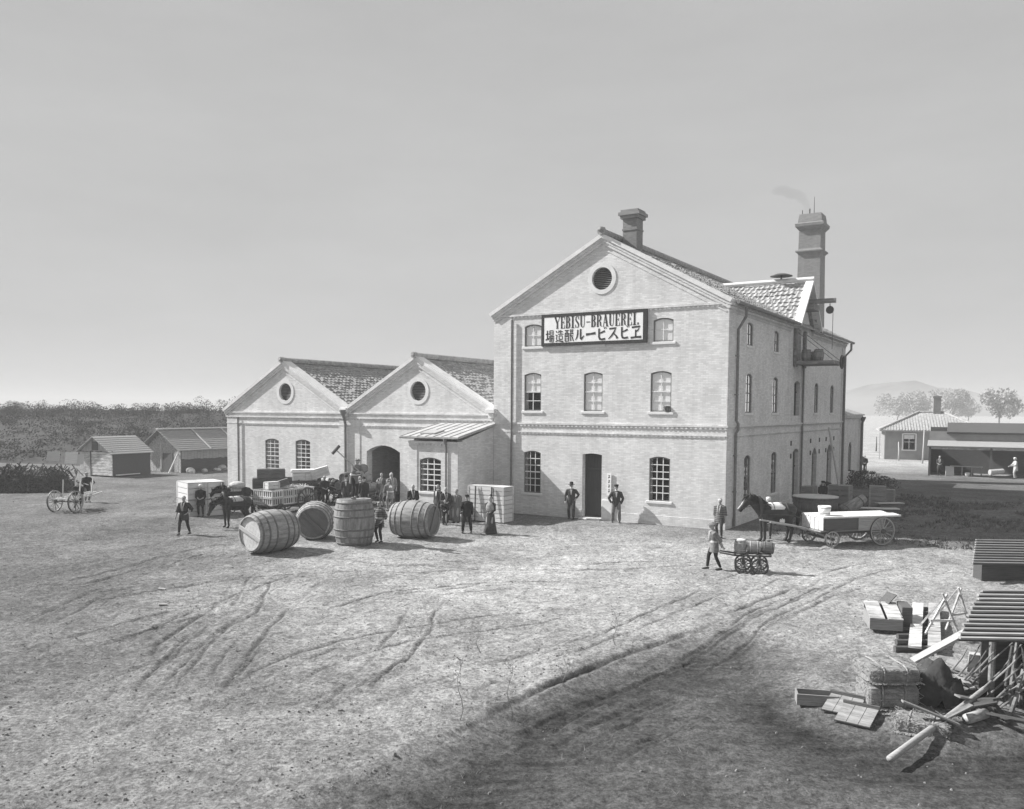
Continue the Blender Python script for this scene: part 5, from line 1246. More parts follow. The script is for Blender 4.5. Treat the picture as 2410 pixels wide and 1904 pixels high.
def person(loc, rz, label, h=1.58, top='happi', topmat=None, legs='trousers', legmat=None, hat=None, hatmat=None, hairmat=None, arms='down', stance=.1, step=0.0, lean=0.0, trim=None, group=None, belt=None, shoe=True, emblem=False, turn=0.0, kneel=0.0):
    """a standing figure facing local -y. One continuous body; clothes, hair and hat are children."""
    if not step and legs != 'robe': step = random.uniform(-.09, .09)
    s = h / 1.6; o = empty('person', loc, rz, label, 'person', group); o.scale = (s, s, s)
    topmat = topmat or C_DARK; legmat = legmat or C_DARK
    HIPZ = .86 - kneel
    def T(p, k=1.0):
        """bend the upper body about the hips"""
        x, y, z = p
        a = lean * k; y2, z2 = y, z - .86
        return Vector((x, y2 * math.cos(a) - z2 * math.sin(a) * 1.0, HIPZ + y2 * math.sin(a) * -1 * -1 + z2 * math.cos(a)))
    wr = [T(q) + (Vector((random.uniform(-.03, .03), random.uniform(-.05, .02), random.uniform(-.03, .03))) if arms in ('down', 'side', 'pockets', 'hips') else Vector((0, 0, 0))) for q in ARMS[arms]]
    sh = [T((-.165, .0, 1.272)), T((.165, .0, 1.272))]
    el = []
    for i, sg in enumerate((-1, 1)):
        hint = Vector((sg * .6, .7, -.2)) if arms not in ('hips', 'pockets') else Vector((sg * 1.0, .35, 0))
        e_, w_ = ik(sh[i], wr[i], .28, .25, hint); el.append(e_); wr[i] = w_
    an = [Vector((-stance, -step, .075)), Vector((stance, step, .075))]; hp = [Vector((-.085, 0, HIPZ)), Vector((.085, 0, HIPZ))]; kn = []
    for i in range(2):
        k_, a_ = ik(hp[i], an[i], .41, .41, Vector(((-1, 1)[i] * .15, -1, 0))); kn.append(k_)
    # ---- body
    mb = MB()
    ts = [(.80, .14, .1), (.88, .16, .11), (1.0, .135, .092), (1.1, .145, .1), (1.22, .16, .108), (1.285, .14, .09), (1.335, .075, .062), (1.37, .052, .053), (1.44, .05, .052)]
    mb.tube([T((0, 0, z)) for z, a, b in ts], [(a, b) for z, a, b in ts], 16)
    hc_ = Vector((0, -.012, 1.512))
    mb.ball(T(hc_), (.077, .095, .112), n=14, m_=10); mb.ball(T((0, -.04, 1.455)), (.052, .058, .058), n=10); mb.ball(T((0, -.105, 1.49)), (.014, .022, .02), n=8, m_=5)
    mb.ball(T((0, -.088, 1.53)), (.05, .016, .012), n=8, m_=5); mb.ball(T((0, -.092, 1.447)), (.024, .012, .012), n=8, m_=5)
    for sg in (-1, 1): mb.ball(T((sg * .073, .0, 1.495)), (.012, .02, .03), n=6, m_=5)
    for i, sg in enumerate((-1, 1)):
        mb.tube([sh[i] + Vector((-sg * .05, 0, 0)), sh[i], (sh[i] + el[i]) / 2, el[i]], [.06, .058, .048, .038], 10)
        mb.tube([el[i], el[i].lerp(wr[i], .35), wr[i]], [.038, .04, .025], 10)
        f = (wr[i] - el[i]).normalized(); side = Vector((0, -1, 0)) if abs(f.y) < .8 else Vector((1, 0, 0)) ; side = (side - f * side.dot(f)).normalized(); nrm = f.cross(side) * sg
        mb.tube([wr[i] - f * .01, wr[i] + f * .04, wr[i] + f * .085], [(.026, .018), (.038, .019), (.036, .016)], 8)
        for j, ln in enumerate((.062, .072, .068, .052)):
            b0 = wr[i] + f * .08 + side * (.03 - .02 * j); k1 = b0 + f * ln * .5 + nrm * .006; mb.tube([b0, k1, k1 + f * ln * .38 + nrm * .022], [.0105, .0098, .0085], 6)
        tb = wr[i] + f * .025 + side * .03; mb.tube([tb, tb + side * .025 + f * .03, tb + side * .03 + f * .06 + nrm * .012], [.013, .0115, .009], 6)
        mb.tube([hp[i], hp[i].lerp(kn[i], .4), kn[i]], [.088, .078, .055], 10); mb.tube([kn[i], kn[i].lerp(an[i], .35), an[i]], [.052, .054, .036], 10)
        mb.tube([an[i] + Vector((0, .04, -.03)), an[i] + Vector((0, -.06, -.042)), an[i] + Vector((0, -.15, -.05))], [(.035, .035), (.04, .03), (.03, .02)], 8)
    remesh(mb.build('body', SKIN, o), .0095, 1)
    em = MB()
    for sg in (-1, 1): em.ball(T((sg * .03, -.094, 1.507)), (.013, .008, .007), n=8, m_=5)
    em.box(T((0, -.104, 1.447)), (.04, .006, .006)); em.build('face_features', DARK, o)
    # ---- legs
    if legs in ('trousers', 'tights'):
        r = (.108, .095, .073, .058) if legs == 'trousers' else (.1, .088, .062, .045); zt = .08 if legs == 'trousers' else .09
        mb = MB(); mb.tube([Vector((0, 0, HIPZ - .07)), Vector((0, 0, HIPZ)), T((0, 0, .96))], [(.14, .11), (.175, .125), (.15, .11)], 14)
        for i in range(2): mb.tube([hp[i], hp[i].lerp(kn[i], .45), kn[i], kn[i].lerp(an[i], .5), an[i] + Vector((0, 0, zt - .075 + .01))], [r[0], r[1], r[2], r[2] * .95, r[3]], 12)
        remesh(mb.build('trousers' if legs == 'trousers' else 'leggings', legmat, o), .014, 2)
    if legs == 'robe':
        pass
    # ---- shoes
    if shoe:
        mb = MB()
        for i in range(2): a = an[i]; mb.tube([a + Vector((0, .06, -.035)), a + Vector((0, -.03, -.03)), a + Vector((0, -.12, -.045)), a + Vector((0, -.185, -.055))], [(.042, .038), (.046, .042), (.045, .03), (.028, .018)], 10)
        remesh(mb.build('shoes', SHOE, o), .014, 1)
    # ---- upper garment
    mb = MB(); name = {'jacket': 'jacket', 'happi': 'work_coat', 'kimono': 'kimono', 'robe': 'dress', 'shirt': 'shirt'}[top]
    if top in ('jacket', 'shirt'):
        sec = [(.70, .19, .135), (.8, .185, .135), (.9, .18, .128), (1.0, .165, .118), (1.12, .172, .125), (1.22, .18, .128), (1.29, .145, .108), (1.335, .09, .078), (1.375, .066, .066)]
        if top == 'shirt': sec = sec[2:]
    elif top == 'happi': sec = [(.60, .215, .16), (.72, .205, .15), (.86, .19, .14), (.97, .165, .12), (1.1, .175, .132), (1.22, .185, .132), (1.29, .15, .11), (1.335, .09, .08), (1.38, .066, .066)]
    elif top == 'kimono': sec = [(.08, .2, .15), (.3, .195, .15), (.6, .195, .15), (.86, .19, .14), (.98, .165, .12), (1.1, .175, .13), (1.22, .185, .132), (1.29, .15, .11), (1.335, .09, .08), (1.38, .066, .066)]
    else: sec = [(.02, .31, .27), (.2, .27, .23), (.5, .215, .18), (.8, .185, .145), (.97, .13, .105), (1.1, .15, .125), (1.22, .16, .128), (1.29, .13, .1), (1.335, .08, .072), (1.38, .06, .06)]
    def Tk(z): return T((0, 0, z)) if z >= .86 else Vector((0, -(.86 - z) * .0 * lean, z - kneel))
    mb.tube([Tk(z) for z, a, b in sec], [(a, b) for z, a, b in sec], 18)
    for i, sg in enumerate((-1, 1)):
        cuff = wr[i].lerp(el[i], .08)
        if top in ('jacket', 'shirt', 'robe'): mb.tube([sh[i] + Vector((-sg * .06, 0, 0)), sh[i] + Vector((sg * .01, 0, 0)), el[i], el[i].lerp(cuff, .5), cuff], [.08, .077, .058, .054, .045], 12)
        elif top == 'happi': mb.tube([sh[i] + Vector((-sg * .06, 0, 0)), sh[i] + Vector((sg * .01, 0, 0)), el[i], el[i].lerp(wr[i], .35)], [.085, .085, .078, .09], 12)
        else:
            mb.tube([sh[i] + Vector((-sg * .06, 0, 0)), sh[i] + Vector((sg * .01, 0, 0)), el[i], el[i].lerp(wr[i], .7)], [.085, .09, .1, .11], 12); c_ = el[i].lerp(wr[i], .5); mb.tube([c_, c_ + Vector((0, .02, -.2))], [(.05, .1), (.045, .09)], 10)
    remesh(mb.build(name, topmat, o), .0145, 2)
    if trim == 'shirtfront':
        mb = MB(); mb.add([T((-.045, -.128, 1.32)), T((.045, -.128, 1.32)), T((.012, -.14, 1.1)), T((-.012, -.14, 1.1)), T((-.045, -.1, 1.32)), T((.045, -.1, 1.32)), T((.012, -.11, 1.1)), T((-.012, -.11, 1.1))], [(0, 1, 2, 3), (4, 7, 6, 5), (0, 4, 5, 1), (1, 5, 6, 2), (2, 6, 7, 3), (3, 7, 4, 0)])
        mb.tube([T((0, -.005, 1.37)), T((0, -.008, 1.41))], [.066, .06], 12); mb.build('collar', C_WHITE, o)
    elif trim == 'lapels':
        mb = MB()
        for sg in (-1, 1): mb.tube([T((sg * .07, .03, 1.385)), T((sg * .055, -.11, 1.3)), T((sg * .03, -.145, 1.14)), T((sg * .02, -.14, 1.0))], [.016, .02, .02, .018], 6)
        mb.build('lapels', C_LIGHT if topmat is not C_LIGHT else C_WHITE, o, True)
    elif trim == 'shawl':
        mb = MB(); mb.tube([T((0, .01, .95)), T((0, .0, 1.1)), T((0, 0, 1.22)), T((0, 0, 1.29)), T((0, 0, 1.34)), T((0, 0, 1.385))], [(.2, .155), (.215, .16), (.2, .145), (.155, .115), (.095, .085), (.065, .065)], 18)
        remesh(mb.build('shawl', C_SHAWL, o), .015, 2)
    if belt:
        mb = MB(); mb.lathe([(.18, 0), (.185, .03), (.18, .075)], 18, Matrix.Translation(T((0, 0, .93))), 1.0, .74, False); mb.build('sash', belt, o, True)
    if emblem:
        mb = MB(); mb.lathe([(.0, .0), (.085, .0), (.085, .012), (0, .012)], 20, Matrix.Translation(T((0, .125, 1.17))) @ Matrix.Rotation(-PI / 2, 4, 'X')); mb.build('emblem', C_WHITE, o)
    # ---- hair and hat
    mb = MB(); hm_ = hairmat or HAIR
    if top == 'robe': mb.ball(T((0, .02, 1.535)), (.088, .098, .095), n=12); mb.ball(T((0, .05, 1.645)), (.06, .065, .055), n=10)
    else: mb.ball(T((0, .012, 1.528)), (.078, .088, .092), n=12)
    remesh(mb.build('hair', hm_, o), .012, 1)
    ht = hatmat or C_BLACK; mb = MB(); q = T((0, -.005, 1.545)); M_ = Matrix.Translation(q) @ Matrix.Rotation(lean, 4, 'X')
    if hat == 'bowler': mb.lathe([(.125, -.005), (.13, .004), (.09, .008), (.088, .05), (.07, .095), (.03, .115), (.005, .118)], 18, M_, .9, 1.05)
    elif hat == 'fedora': mb.lathe([(.165, -.002), (.168, .006), (.092, .012), (.084, .08), (.075, .12), (.05, .11), (.01, .112)], 18, M_, .92, 1.02)
    elif hat == 'cap': mb.lathe([(.085, -.02), (.09, .02), (.108, .055), (.09, .085), (.01, .095)], 16, M_, .95, 1.05); mb.box(M_ @ Vector((0, -.105, -.005)), (.12, .07, .012), rx=.25)
    elif hat == 'band': mb.lathe([(.089, .0), (.094, .005), (.094, .035), (.088, .04)], 16, Matrix.Translation(T((0, .0, 1.535))), .92, 1.08, False); mb.ball(T((.05, -.1, 1.56)), (.025, .02, .02), n=6, m_=5)
    elif hat == 'scarf': mb.lathe([(.088, -.03), (.096, .02), (.1, .05), (.075, .09), (.01, .1)], 14, M_, .98, 1.08); mb.ball(T((0, .1, 1.5)), (.04, .03, .05), n=8)
    elif hat == 'straw': mb.lathe([(.19, -.015), (.19, -.007), (.12, .03), (.08, .07), (.01, .085)], 18, M_)
    if mb.v: mb.build('hat' if hat not in ('band', 'scarf') else 'headscarf', ht, o, True)
    return o
def pp(px, py, head=None, h=None):
    q_ = at(px, py); q_.z = gz(q_.x, q_.y); return q_
def cam_face(p, off=0.0):  # angle that makes local -y look at the camera, turned by off (positive: to the viewer's left)
    return math.atan2(-p.y, -p.x) + PI / 2 - off
def man(px, py, label, off=0.0, ground_at=None, **k):
    q_ = ground_at if ground_at is not None else pp(px, py)
    return person(q_, cam_face(q_, off), label, **k)

GT = 'townspeople by the giant casks'; GWK = 'workmen in short coats'
man(434, 1259, 'workman striding in a short banded coat and headband, left of the horses', .5, h=1.56, top='happi', topmat=C_DARK, legs='tights', legmat=C_BLACK, hat='band', hatmat=C_LIGHT, trim='lapels', arms='side', stance=.13, step=.2, belt=C_BLACK, group=GWK)
man(473, 1217, 'person in dark clothes and white headscarf in front of the big boxes', .2, h=1.5, top='happi', topmat=C_BLACK, legs='tights', legmat=C_BLACK, hat='scarf', hatmat=C_WHITE, arms='front', group=GWK)
man(728, 1178, 'person in dark clothes standing at the tail of the left wagon', -.4, h=1.55, top='happi', topmat=C_BAND, legs='tights', legmat=C_BLACK, arms='front', group=GWK, ground_at=pp(732, 1181))
man(752, 1170, 'man in a dark flat cap standing behind the storehouse horse', .1, h=1.66, top='shirt', topmat=C_BLACK, legs='trousers', legmat=C_DARK, hat='cap', arms='down', ground_at=bl(-22.9, -1.2), stance=.14)
man(810, 1170, 'workman in a striped coat behind the storehouse horse', -.3, h=1.6, top='happi', topmat=C_STRIPE, legs='tights', legmat=C_DARK, arms='down', group=GWK, ground_at=bl(-21.5, -.8))
man(888, 1182, 'man in a dark suit standing in front of the doorway cart', .1, h=1.66, top='jacket', topmat=C_DARK, legs='trousers', legmat=C_DARK, hat='bowler', trim='shirtfront', arms='down', ground_at=bl(-19.25, -3.0))
man(905, 1182, 'man in a grey jacket just behind the suited man at the cart', -.2, h=1.62, top='jacket', topmat=C_MID, legs='trousers', legmat=C_DARK, trim='shirtfront', arms='down', ground_at=bl(-18.75, -2.5))
dz = .45
for i, (x, lab, mt_, hs) in enumerate(((-18.95, 'bareheaded man with pale collar leaning in the arched doorway', C_MID, None), (-18.6, 'man in black standing deep in the arched doorway', C_BLACK, None), (-18.25, 'man in a grey coat at the right jamb of the arched doorway', C_MID, None))):
    q_ = bl(x, -.55 if i != 1 else -.2, .0); man(0, 0, lab, .3 - .3 * i, ground_at=q_, h=1.66 + .06 * (i == 2), top='happi' if i != 1 else 'jacket', topmat=mt_, legs='tights', trim='lapels' if i != 1 else None, arms='down')
q_ = pp(919, 1203); person(q_, cam_face(q_, 0) + PI + .5, 'workman seen from behind in a grey coat with a round crest on the back', h=1.62, top='happi', topmat=C_MID, legs='tights', legmat=C_MID, hat='band', hatmat=C_LIGHT, arms='push', lean=.35, belt=C_LIGHT, emblem=True, group=GWK, stance=.14)
man(900, 1192, 'workman stooping beside the crested coat near the arched doorway', .9, h=1.5, top='happi', topmat=C_MID, legs='tights', legmat=C_MID, arms='push', lean=.5, group=GWK)
man(893, 1278, 'workman in dark banded coat holding on to the upright cask', .6, h=1.56, top='happi', topmat=C_BAND, legs='tights', legmat=C_BLACK, hat='band', hatmat=C_MID, arms='reach', stance=.11, belt=C_LIGHT, group=GWK)
man(0, 0, 'workman in black with crossed hands at the left side of the doorway cart', -.3, ground_at=bl(-20.9, -2.9), h=1.56, top='happi', topmat=C_BLACK, legs='tights', legmat=C_BLACK, hat='band', hatmat=C_LIGHT, arms='front', group=GWK)
man(0, 0, 'carter in a dark coat holding the storehouse horse by its head', .5, ground_at=bl(-23.2, -2.6), h=1.55, top='happi', topmat=C_DARK, legs='tights', legmat=C_BLACK, hat='straw', hatmat=C_MID, arms='hold', group=GWK)
man(0, 0, 'man in a black coat and bowler at the right side of the doorway cart', .2, ground_at=bl(-18.1, -2.9), h=1.62, top='jacket', topmat=C_BLACK, legs='trousers', legmat=C_BLACK, hat='bowler', arms='down')
man(0, 0, 'man in a dark kimono between the cask and the pale crates', -.2, ground_at=bl(-11.6, -4.6), h=1.58, top='kimono', topmat=C_DARK, legs='none', trim='lapels', arms='front', group=GT)
for k_, (x_, y_, s_, z_) in enumerate(((-23.6, -1.0, (.8, .6, .5), 0), (-24.5, -1.1, (.8, .6, .5), 0), (-24.1, -1.05, (.8, .6, .4), .53), (-26.0, -1.0, (.9, .7, .6), 0), (-26.9, -1.1, (.8, .6, .5), 0))):
    crate(bl(x_, y_, z_), BR + .05 * k_, s_, ['right low', 'second low', 'upper', 'broad', 'leftmost'][k_] + ' dark crate along the wall of the left storehouse', 'crates along the storehouse wall', CRATE_D, 3)
# the cooper on the upright cask with a long mallet
ctop = Vector(c3.location) + Vector((-.02, .08, .86)); cooper = person(ctop, cam_face(ctop, -.75), 'cooper in a grey coat swinging a long mallet on the upright cask', h=1.55, top='happi', topmat=C_MID, legs='tights', legmat=C_BLACK, hat='band', hatmat=C_MID, arms='hammer', lean=.3, stance=.16, step=.1, belt=C_WHITE, group=GWK)
ml = empty('mallet', ctop + Vector((.35, -.2, 1.2)), 0, 'long handled wooden mallet held by the cooper', 'mallet')
bpy.context.view_layer.update()
def hand_of(o, arms, i, lean_, kneel=0):
    s = o.scale[0]; x, y, z = ARMS[arms][i]; z2 = z - .86
    v = Vector((x, y * math.cos(lean_) - z2 * math.sin(lean_), .86 - kneel + y * math.sin(lean_) + z2 * math.cos(lean_))); return o.matrix_world @ v
ha = hand_of(cooper, 'hammer', 0, .3); hb_ = hand_of(cooper, 'hammer', 1, .3)
top_ = Vector((-.85, .15, .75)).normalized(); ml.location = ha
mb = MB(); mb.tube([top_ * -.25, top_ * 1.25], .022, 8); mb.build('handle', WOOD_M, ml)
n = top_.cross(Vector((0, 1, 0))).normalized(); mb = MB(); mb.tube([top_ * 1.25 - n * .2, top_ * 1.25 + n * .2], [.06, .06], 10); mb.build('mallet_head', WOOD_D, ml)

man(972, 1208, 'white haired man in a dark kimono behind the cask', -.1, h=1.62, top='kimono', topmat=C_BLACK, legs='none', hairmat=HAIR_W, trim='lapels', arms='front', group=GT, ground_at=at(972, 1222))
man(1031, 1222, 'man in a dark jacket turned sideways behind the cask end', .8, h=1.66, top='jacket', topmat=C_DARK, legs='trousers', legmat=C_DARK, trim='shirtfront', arms='down', group=GT)
man(1047, 1233, 'small child in dark clothes beside the cask end', .2, h=1.12, top='kimono', topmat=C_BLACK, legs='none', arms='front', group=GT)
man(1074, 1228, 'man in a striped kimono with pale lapels next to the child', .5, h=1.56, top='kimono', topmat=C_STRIPE, legs='none', trim='lapels', arms='down', group=GT)
off_ = man(1099, 1253, 'stout man in a dark uniform and cap leaning on a cane', .1, h=1.58, top='jacket', topmat=C_BLACK, legs='trousers', legmat=C_BLACK, hat='cap', arms='cane', stance=.17, group=GT)
man(1135, 1222, 'man in a grey work jacket in front of the pale crates', .5, h=1.6, top='jacket', topmat=C_MID, legs='trousers', legmat=C_MID, arms='hips', group=GT)
man(1154, 1253, 'woman in a long dark skirt and pale shawl with piled up hair', .4, h=1.56, top='robe', topmat=C_DARK, legs='robe', trim='shawl', arms='front', shoe=False, group=GT)
bpy.context.view_layer.update()
cp_ = hand_of(off_, 'cane', 0, 0); mb = MB(); mb.tube([(0, 0, .1), (0, 0, -cp_.z + .01)], .011, 6); mb.tube([(0, 0, .1), (.03, -.02, .13), (.07, -.04, .12)], .012, 6); tag(mb.build('cane', WOOD_M, None, loc=cp_), 'thin cane in the hand of the stout uniformed man', 'cane')
man(1354, 1223, 'man in a dark overcoat and wide brimmed hat left of the doorway', .1, ground_at=bl(-7.25, -.5), h=1.72, top='jacket', topmat=C_DARK, legs='trousers', legmat=C_DARK, hat='fedora', trim='shirtfront', arms='side', group='men at the brewhouse door')
man(1447, 1226, 'man in a dark suit and flat cap with hands in pockets right of the doorway', 0, ground_at=bl(-4.95, -.42), h=1.74, top='jacket', topmat=C_DARK, legs='trousers', legmat=C_MID, hat='cap', trim='shirtfront', arms='pockets', stance=.15, group='men at the brewhouse door')
man(1693, 1268, 'person in a patterned pale vest standing at the brewhouse corner', .3, h=1.6, top='happi', topmat=C_BAND, legs='tights', legmat=C_DARK, hat='band', hatmat=C_WHITE, trim='lapels', arms='down', group=GWK)
q_ = Vector(hc.location) + Vector((math.cos(hd) * -1.16, math.sin(hd) * -1.16, 0)); q_.z = gz(q_.x, q_.y)
person(q_, hd - PI / 2 + .25, 'workman in a pale trimmed coat pulling the handcart', h=1.54, top='happi', topmat=C_MID, legs='tights', legmat=C_BLACK, hat='straw', hatmat=C_MID, trim='lapels', arms='pull', lean=.12, stance=.1, step=.2, belt=C_LIGHT, group=GWK)
q_ = Vector(h4.location) + Vector((-.1, .75, 0)); man(0, 0, 'driver in a white coat and white cap standing behind the right horse', .1, ground_at=q_, h=1.66, top='happi', topmat=C_WHITE, legs='tights', legmat=C_DARK, hat='scarf', hatmat=C_WHITE, trim='lapels', arms='front')
man(1888, 1160, 'man in dark clothes behind a crate by the brewhouse side wall', 0, ground_at=bl(2.0, 9.9), h=1.55, top='jacket', topmat=C_BLACK, legs='trousers', hat='cap', arms='front')
for i, (x, y) in enumerate(((2027, 1113), (2034, 1114))):
    man(x, y, ['taller', 'shorter'][i] + ' of two dark figures beyond the rear annex corner', 0, h=1.66 - .14 * i, top='kimono', topmat=C_BLACK, legs='none', arms='front', group='figures beyond the annex')
q_ = at(194, 1196); man(0, 0, 'bending workman pushing the empty handcart', .0, ground_at=at(184, 1199), h=1.56, top='happi', topmat=C_BLACK, legs='tights', legmat=C_BLACK, arms='push', lean=.75, stance=.14, step=.2, group=GWK)
man(0, 0, 'workman walking upright behind the empty handcart', -.5, ground_at=at(205, 1182), h=1.62, top='happi', topmat=C_BLACK, legs='tights', legmat=C_MID, hat='band', hatmat=C_MID, arms='hold', group=GWK)

# ------------------------------------------------------------------ sheds on the left
def board_wall(mb, a, b, z0, zt, n, th=.05, jit=.04, rng=random):
    """upright boards from a to b; zt(t) gives the height of the top"""
    a, b = Vector(a), Vector(b); d = b - a; L_ = d.length; ang_ = math.atan2(d.y, d.x)
    for i in range(n):
        t = (i + .5) / n; p_ = a + d * t; z1 = zt(t); lo = z0 + rng.uniform(-.02, jit)
        mb.box((p_.x, p_.y, (lo + z1) / 2), (L_ / n - .015, th * rng.uniform(.7, 1.2), z1 - lo), rz=ang_, ry=rng.uniform(-.01, .01))
def plank_wall(mb, a, b, z0, z1, n, th=.05, rng=random):
    a, b = Vector(a), Vector(b); d = b - a; ang_ = math.atan2(d.y, d.x); c_ = (a + b) / 2; h = (z1 - z0) / n
    for i in range(n): mb.box((c_.x, c_.y, z0 + (i + .5) * h), (d.length * rng.uniform(.97, 1.0), th * rng.uniform(.7, 1.4), h - .02), rz=ang_, rx=rng.uniform(-.03, .03))
# shed 1: gable towards the camera
s1 = empty('timber_shed', Vector((-31.4, 63.0, 0)), -R(28), 'small weathered board shed with its pale gable to the yard', 'shed')
hw_, ln = 1.85, 3.2
mb = MB(); plank_wall(mb, (-.55, 0), (hw_, 0), .1, 1.85, 8); mb.build('plank_wall', WOOD_V, s1)
mb = MB(); board_wall(mb, (-hw_, 0), (-.6, 0), .0, lambda t: 1.85, 6); mb.build('board_wall', WOOD_V, s1)
mb = MB(); board_wall(mb, (-hw_, -.03), (hw_, -.03), 1.85, lambda t: 1.87 + 1.0 * (1 - abs(2 * t - 1)), 14); mb.build('gable_boards', WOOD_Z, s1)
mb = MB(); mb.span((-.62, -.06, 0), (-.5, .06, 1.9)); mb.span((-hw_ - .02, -.05, 1.82), (hw_ + .02, .05, 1.92)); mb.span((-.35, -.09, 1.95), (.35, -.06, 2.6)); mb.build('post', WOOD_D, s1)
mb = MB(); mb.span((hw_ - .04, .05, 0), (hw_, ln, 1.8)); mb.span((-hw_, .05, 0), (-hw_ + .04, ln, 1.8)); mb.span((-hw_, ln, 0), (hw_, ln + .05, 1.8)); mb.build('side_wall', WOOD_D, s1)
mb = MB()
for sg in (-1, 1):
    for k in range(9):
        t0, t1 = k / 9, (k + 1.15) / 9; a0 = Vector((sg * (hw_ + .25) * (1 - t0), 0, 1.7 + 1.25 * t0)); a1 = Vector((sg * (hw_ + .25) * (1 - min(t1, 1)), 0, 1.7 + 1.25 * min(t1, 1)))
        mb.add([(a0.x, -.3, a0.z + .06), (a1.x, -.3, a1.z + .02), (a1.x, ln + .2, a1.z + .02), (a0.x, ln + .2, a0.z + .06), (a0.x, -.3, a0.z), (a1.x, -.3, a1.z - .03), (a1.x, ln + .2, a1.z - .03), (a0.x, ln + .2, a0.z)], [(0, 1, 2, 3), (7, 6, 5, 4), (0, 4, 5, 1), (1, 5, 6, 2), (2, 6, 7, 3), (3, 7, 4, 0)])
mb.build('roof', WOOD_M, s1)
# shed 2: long side to the camera
az2 = R(59)
s2 = empty('timber_shed', at(426, 1113), az2, 'long board shed with dark side wall and plank roof', 'shed')
dw, ll, he2, ha2 = 4.4, 9.0, 1.85, 3.3
mb = MB(); board_wall(mb, (0, 0), (0, dw), 0, lambda t: he2 + (ha2 - he2) * (1 - abs(2 * t - 1)), 16); mb.build('gable_boards', WOOD_V, s2)
mb = MB(); board_wall(mb, (.05, 0), (ll, 0), 1.05, lambda t: 1.8, 30); mb.build('upper_side', WOOD_M, s2)
mb = MB(); mb.span((.05, .04, 0), (ll, .08, 1.05)); mb.span((.05, dw - .05, 0), (ll, dw, 1.8)); mb.span((ll, 0, 0), (ll + .04, dw, 1.8)); mb.build('side_wall', WOOD_D, s2)  # long side's shade put into the dark plank colour
mb = MB(); mb.span((-.07, .9, 0), (-.03, 2.1, 1.5)); mb.build('door', WOOD_D, s2)
for a, b_ in (((-.9, .3, .0), (-.05, .3, 1.5)), ((-.9, 3.4, .0), (-.05, 3.4, 1.6)), ((-.07, 2.3, 0), (-.07, 2.3, 2.2))): mb = MB(); mb.bar(a, b_, .09, .09); mb.build('brace', WOOD_P, s2)
mb = MB()
for sg in (-1, 1):
    for k in range(11):
        t0, t1 = k / 11, min((k + 1.2) / 11, 1); y0_ = dw / 2 + sg * (dw / 2 + .35) * (1 - t0); y1_ = dw / 2 + sg * (dw / 2 + .35) * (1 - t1); z0_ = he2 - .1 + (ha2 + .14 - he2) * t0; z1_ = he2 - .1 + (ha2 + .14 - he2) * t1
        mb.add([(-.5, y0_, z0_ + .06), (-.5, y1_, z1_ + .02), (ll + .3, y1_, z1_ + .02), (ll + .3, y0_, z0_ + .06), (-.5, y0_, z0_), (-.5, y1_, z1_ - .03), (ll + .3, y1_, z1_ - .03), (ll + .3, y0_, z0_)], [(0, 1, 2, 3), (7, 6, 5, 4), (0, 4, 5, 1), (1, 5, 6, 2), (2, 6, 7, 3), (3, 7, 4, 0)])
mb.build('roof', WOOD_M, s2)
mb = MB()
for x in (2.6, 5.6): mb.bar((x, -.4, he2 - .0), (x + .1, dw / 2, ha2 + .14), .1, .06)
mb.bar((-.5, dw / 2, ha2 + .14), (ll + .3, dw / 2, ha2 + .14), .28, .1); mb.build('roof_batten', WOOD_P, s2)
# planks lying beside the first shed
for k in range(3):
    a = at(266 + k * 5, 1112 + k * 6); a.z = .18 + .08 * (2 - k); b_ = at(340 + k * 8, 1106 + k * 5); b_.z = .35 - .1 * k
    mb = MB(); mb.bar(a, b_, .25, .06); tag(mb.build('plank', [WOOD_P, WOOD_M, WOOD_P][k]), ['upper pale', 'middle grey', 'lower pale'][k] + ' plank lying against the small shed', 'plank', 'planks by the small shed')
mb = MB()
# pale stones along the shed foot
rr_ = random.Random(5)
for k in range(17):
    px = 448 + k * 5.4 + rr_.uniform(-2, 2); py = 1113 - k * .55 + rr_.uniform(-3, 2); q_ = at(px, py); r = rr_.uniform(.2, .42)
    mb = MB(); mb.ball((0, 0, 0), (r, r * rr_.uniform(.7, 1), r * rr_.uniform(.6, .9)), n=9, m_=6)
    mb.v = [tuple(Vector(v) * (1 + .28 * noise.noise(Vector(v) * 3.1 + Vector((k * 7, 0, 0))))) for v in mb.v]
    o = mb.build('rock', ROCK, None, False, loc=(q_.x, q_.y, r * .45)); tag(o, 'pale rubble stone in the row at the foot of the long shed', 'stone', 'rubble stones at the long shed')
# dark timber heap at the far left
hp_ = at(110, 1152); rr_ = random.Random(12)
heap = empty('brushwood_heap', hp_, .15, 'long dark heap of brushwood and timber left of the sheds', 'heap')
mb = MB()
for k in range(2600):
    x = rr_.uniform(-12, 1.7); w_ = 2.2 * (1 - .12 * abs(x) / 6); z = rr_.random() ** 1.2 * (2.0 - .06 * (x + 9)) ; y = -1.95 * (1 - z / 2.4) ** .6 + rr_.uniform(-.15, .5) if rr_.random() < .75 else rr_.uniform(-1.4, 1.4)
    a = rr_.uniform(0, 3.1); L_ = rr_.uniform(.2, .7); d = Vector((math.cos(a) * .7, math.sin(a) * .4, rr_.uniform(-.8, 1.1))) * L_
    mb.bar(Vector((x, y, max(z, .05))) - d / 2, Vector((x, y, max(z, .05))) + d / 2, rr_.uniform(.02, .06), rr_.uniform(.02, .06))
mb.build('branches', HEAP_DARK, heap, fix=False)
mb = MB(); vs = []
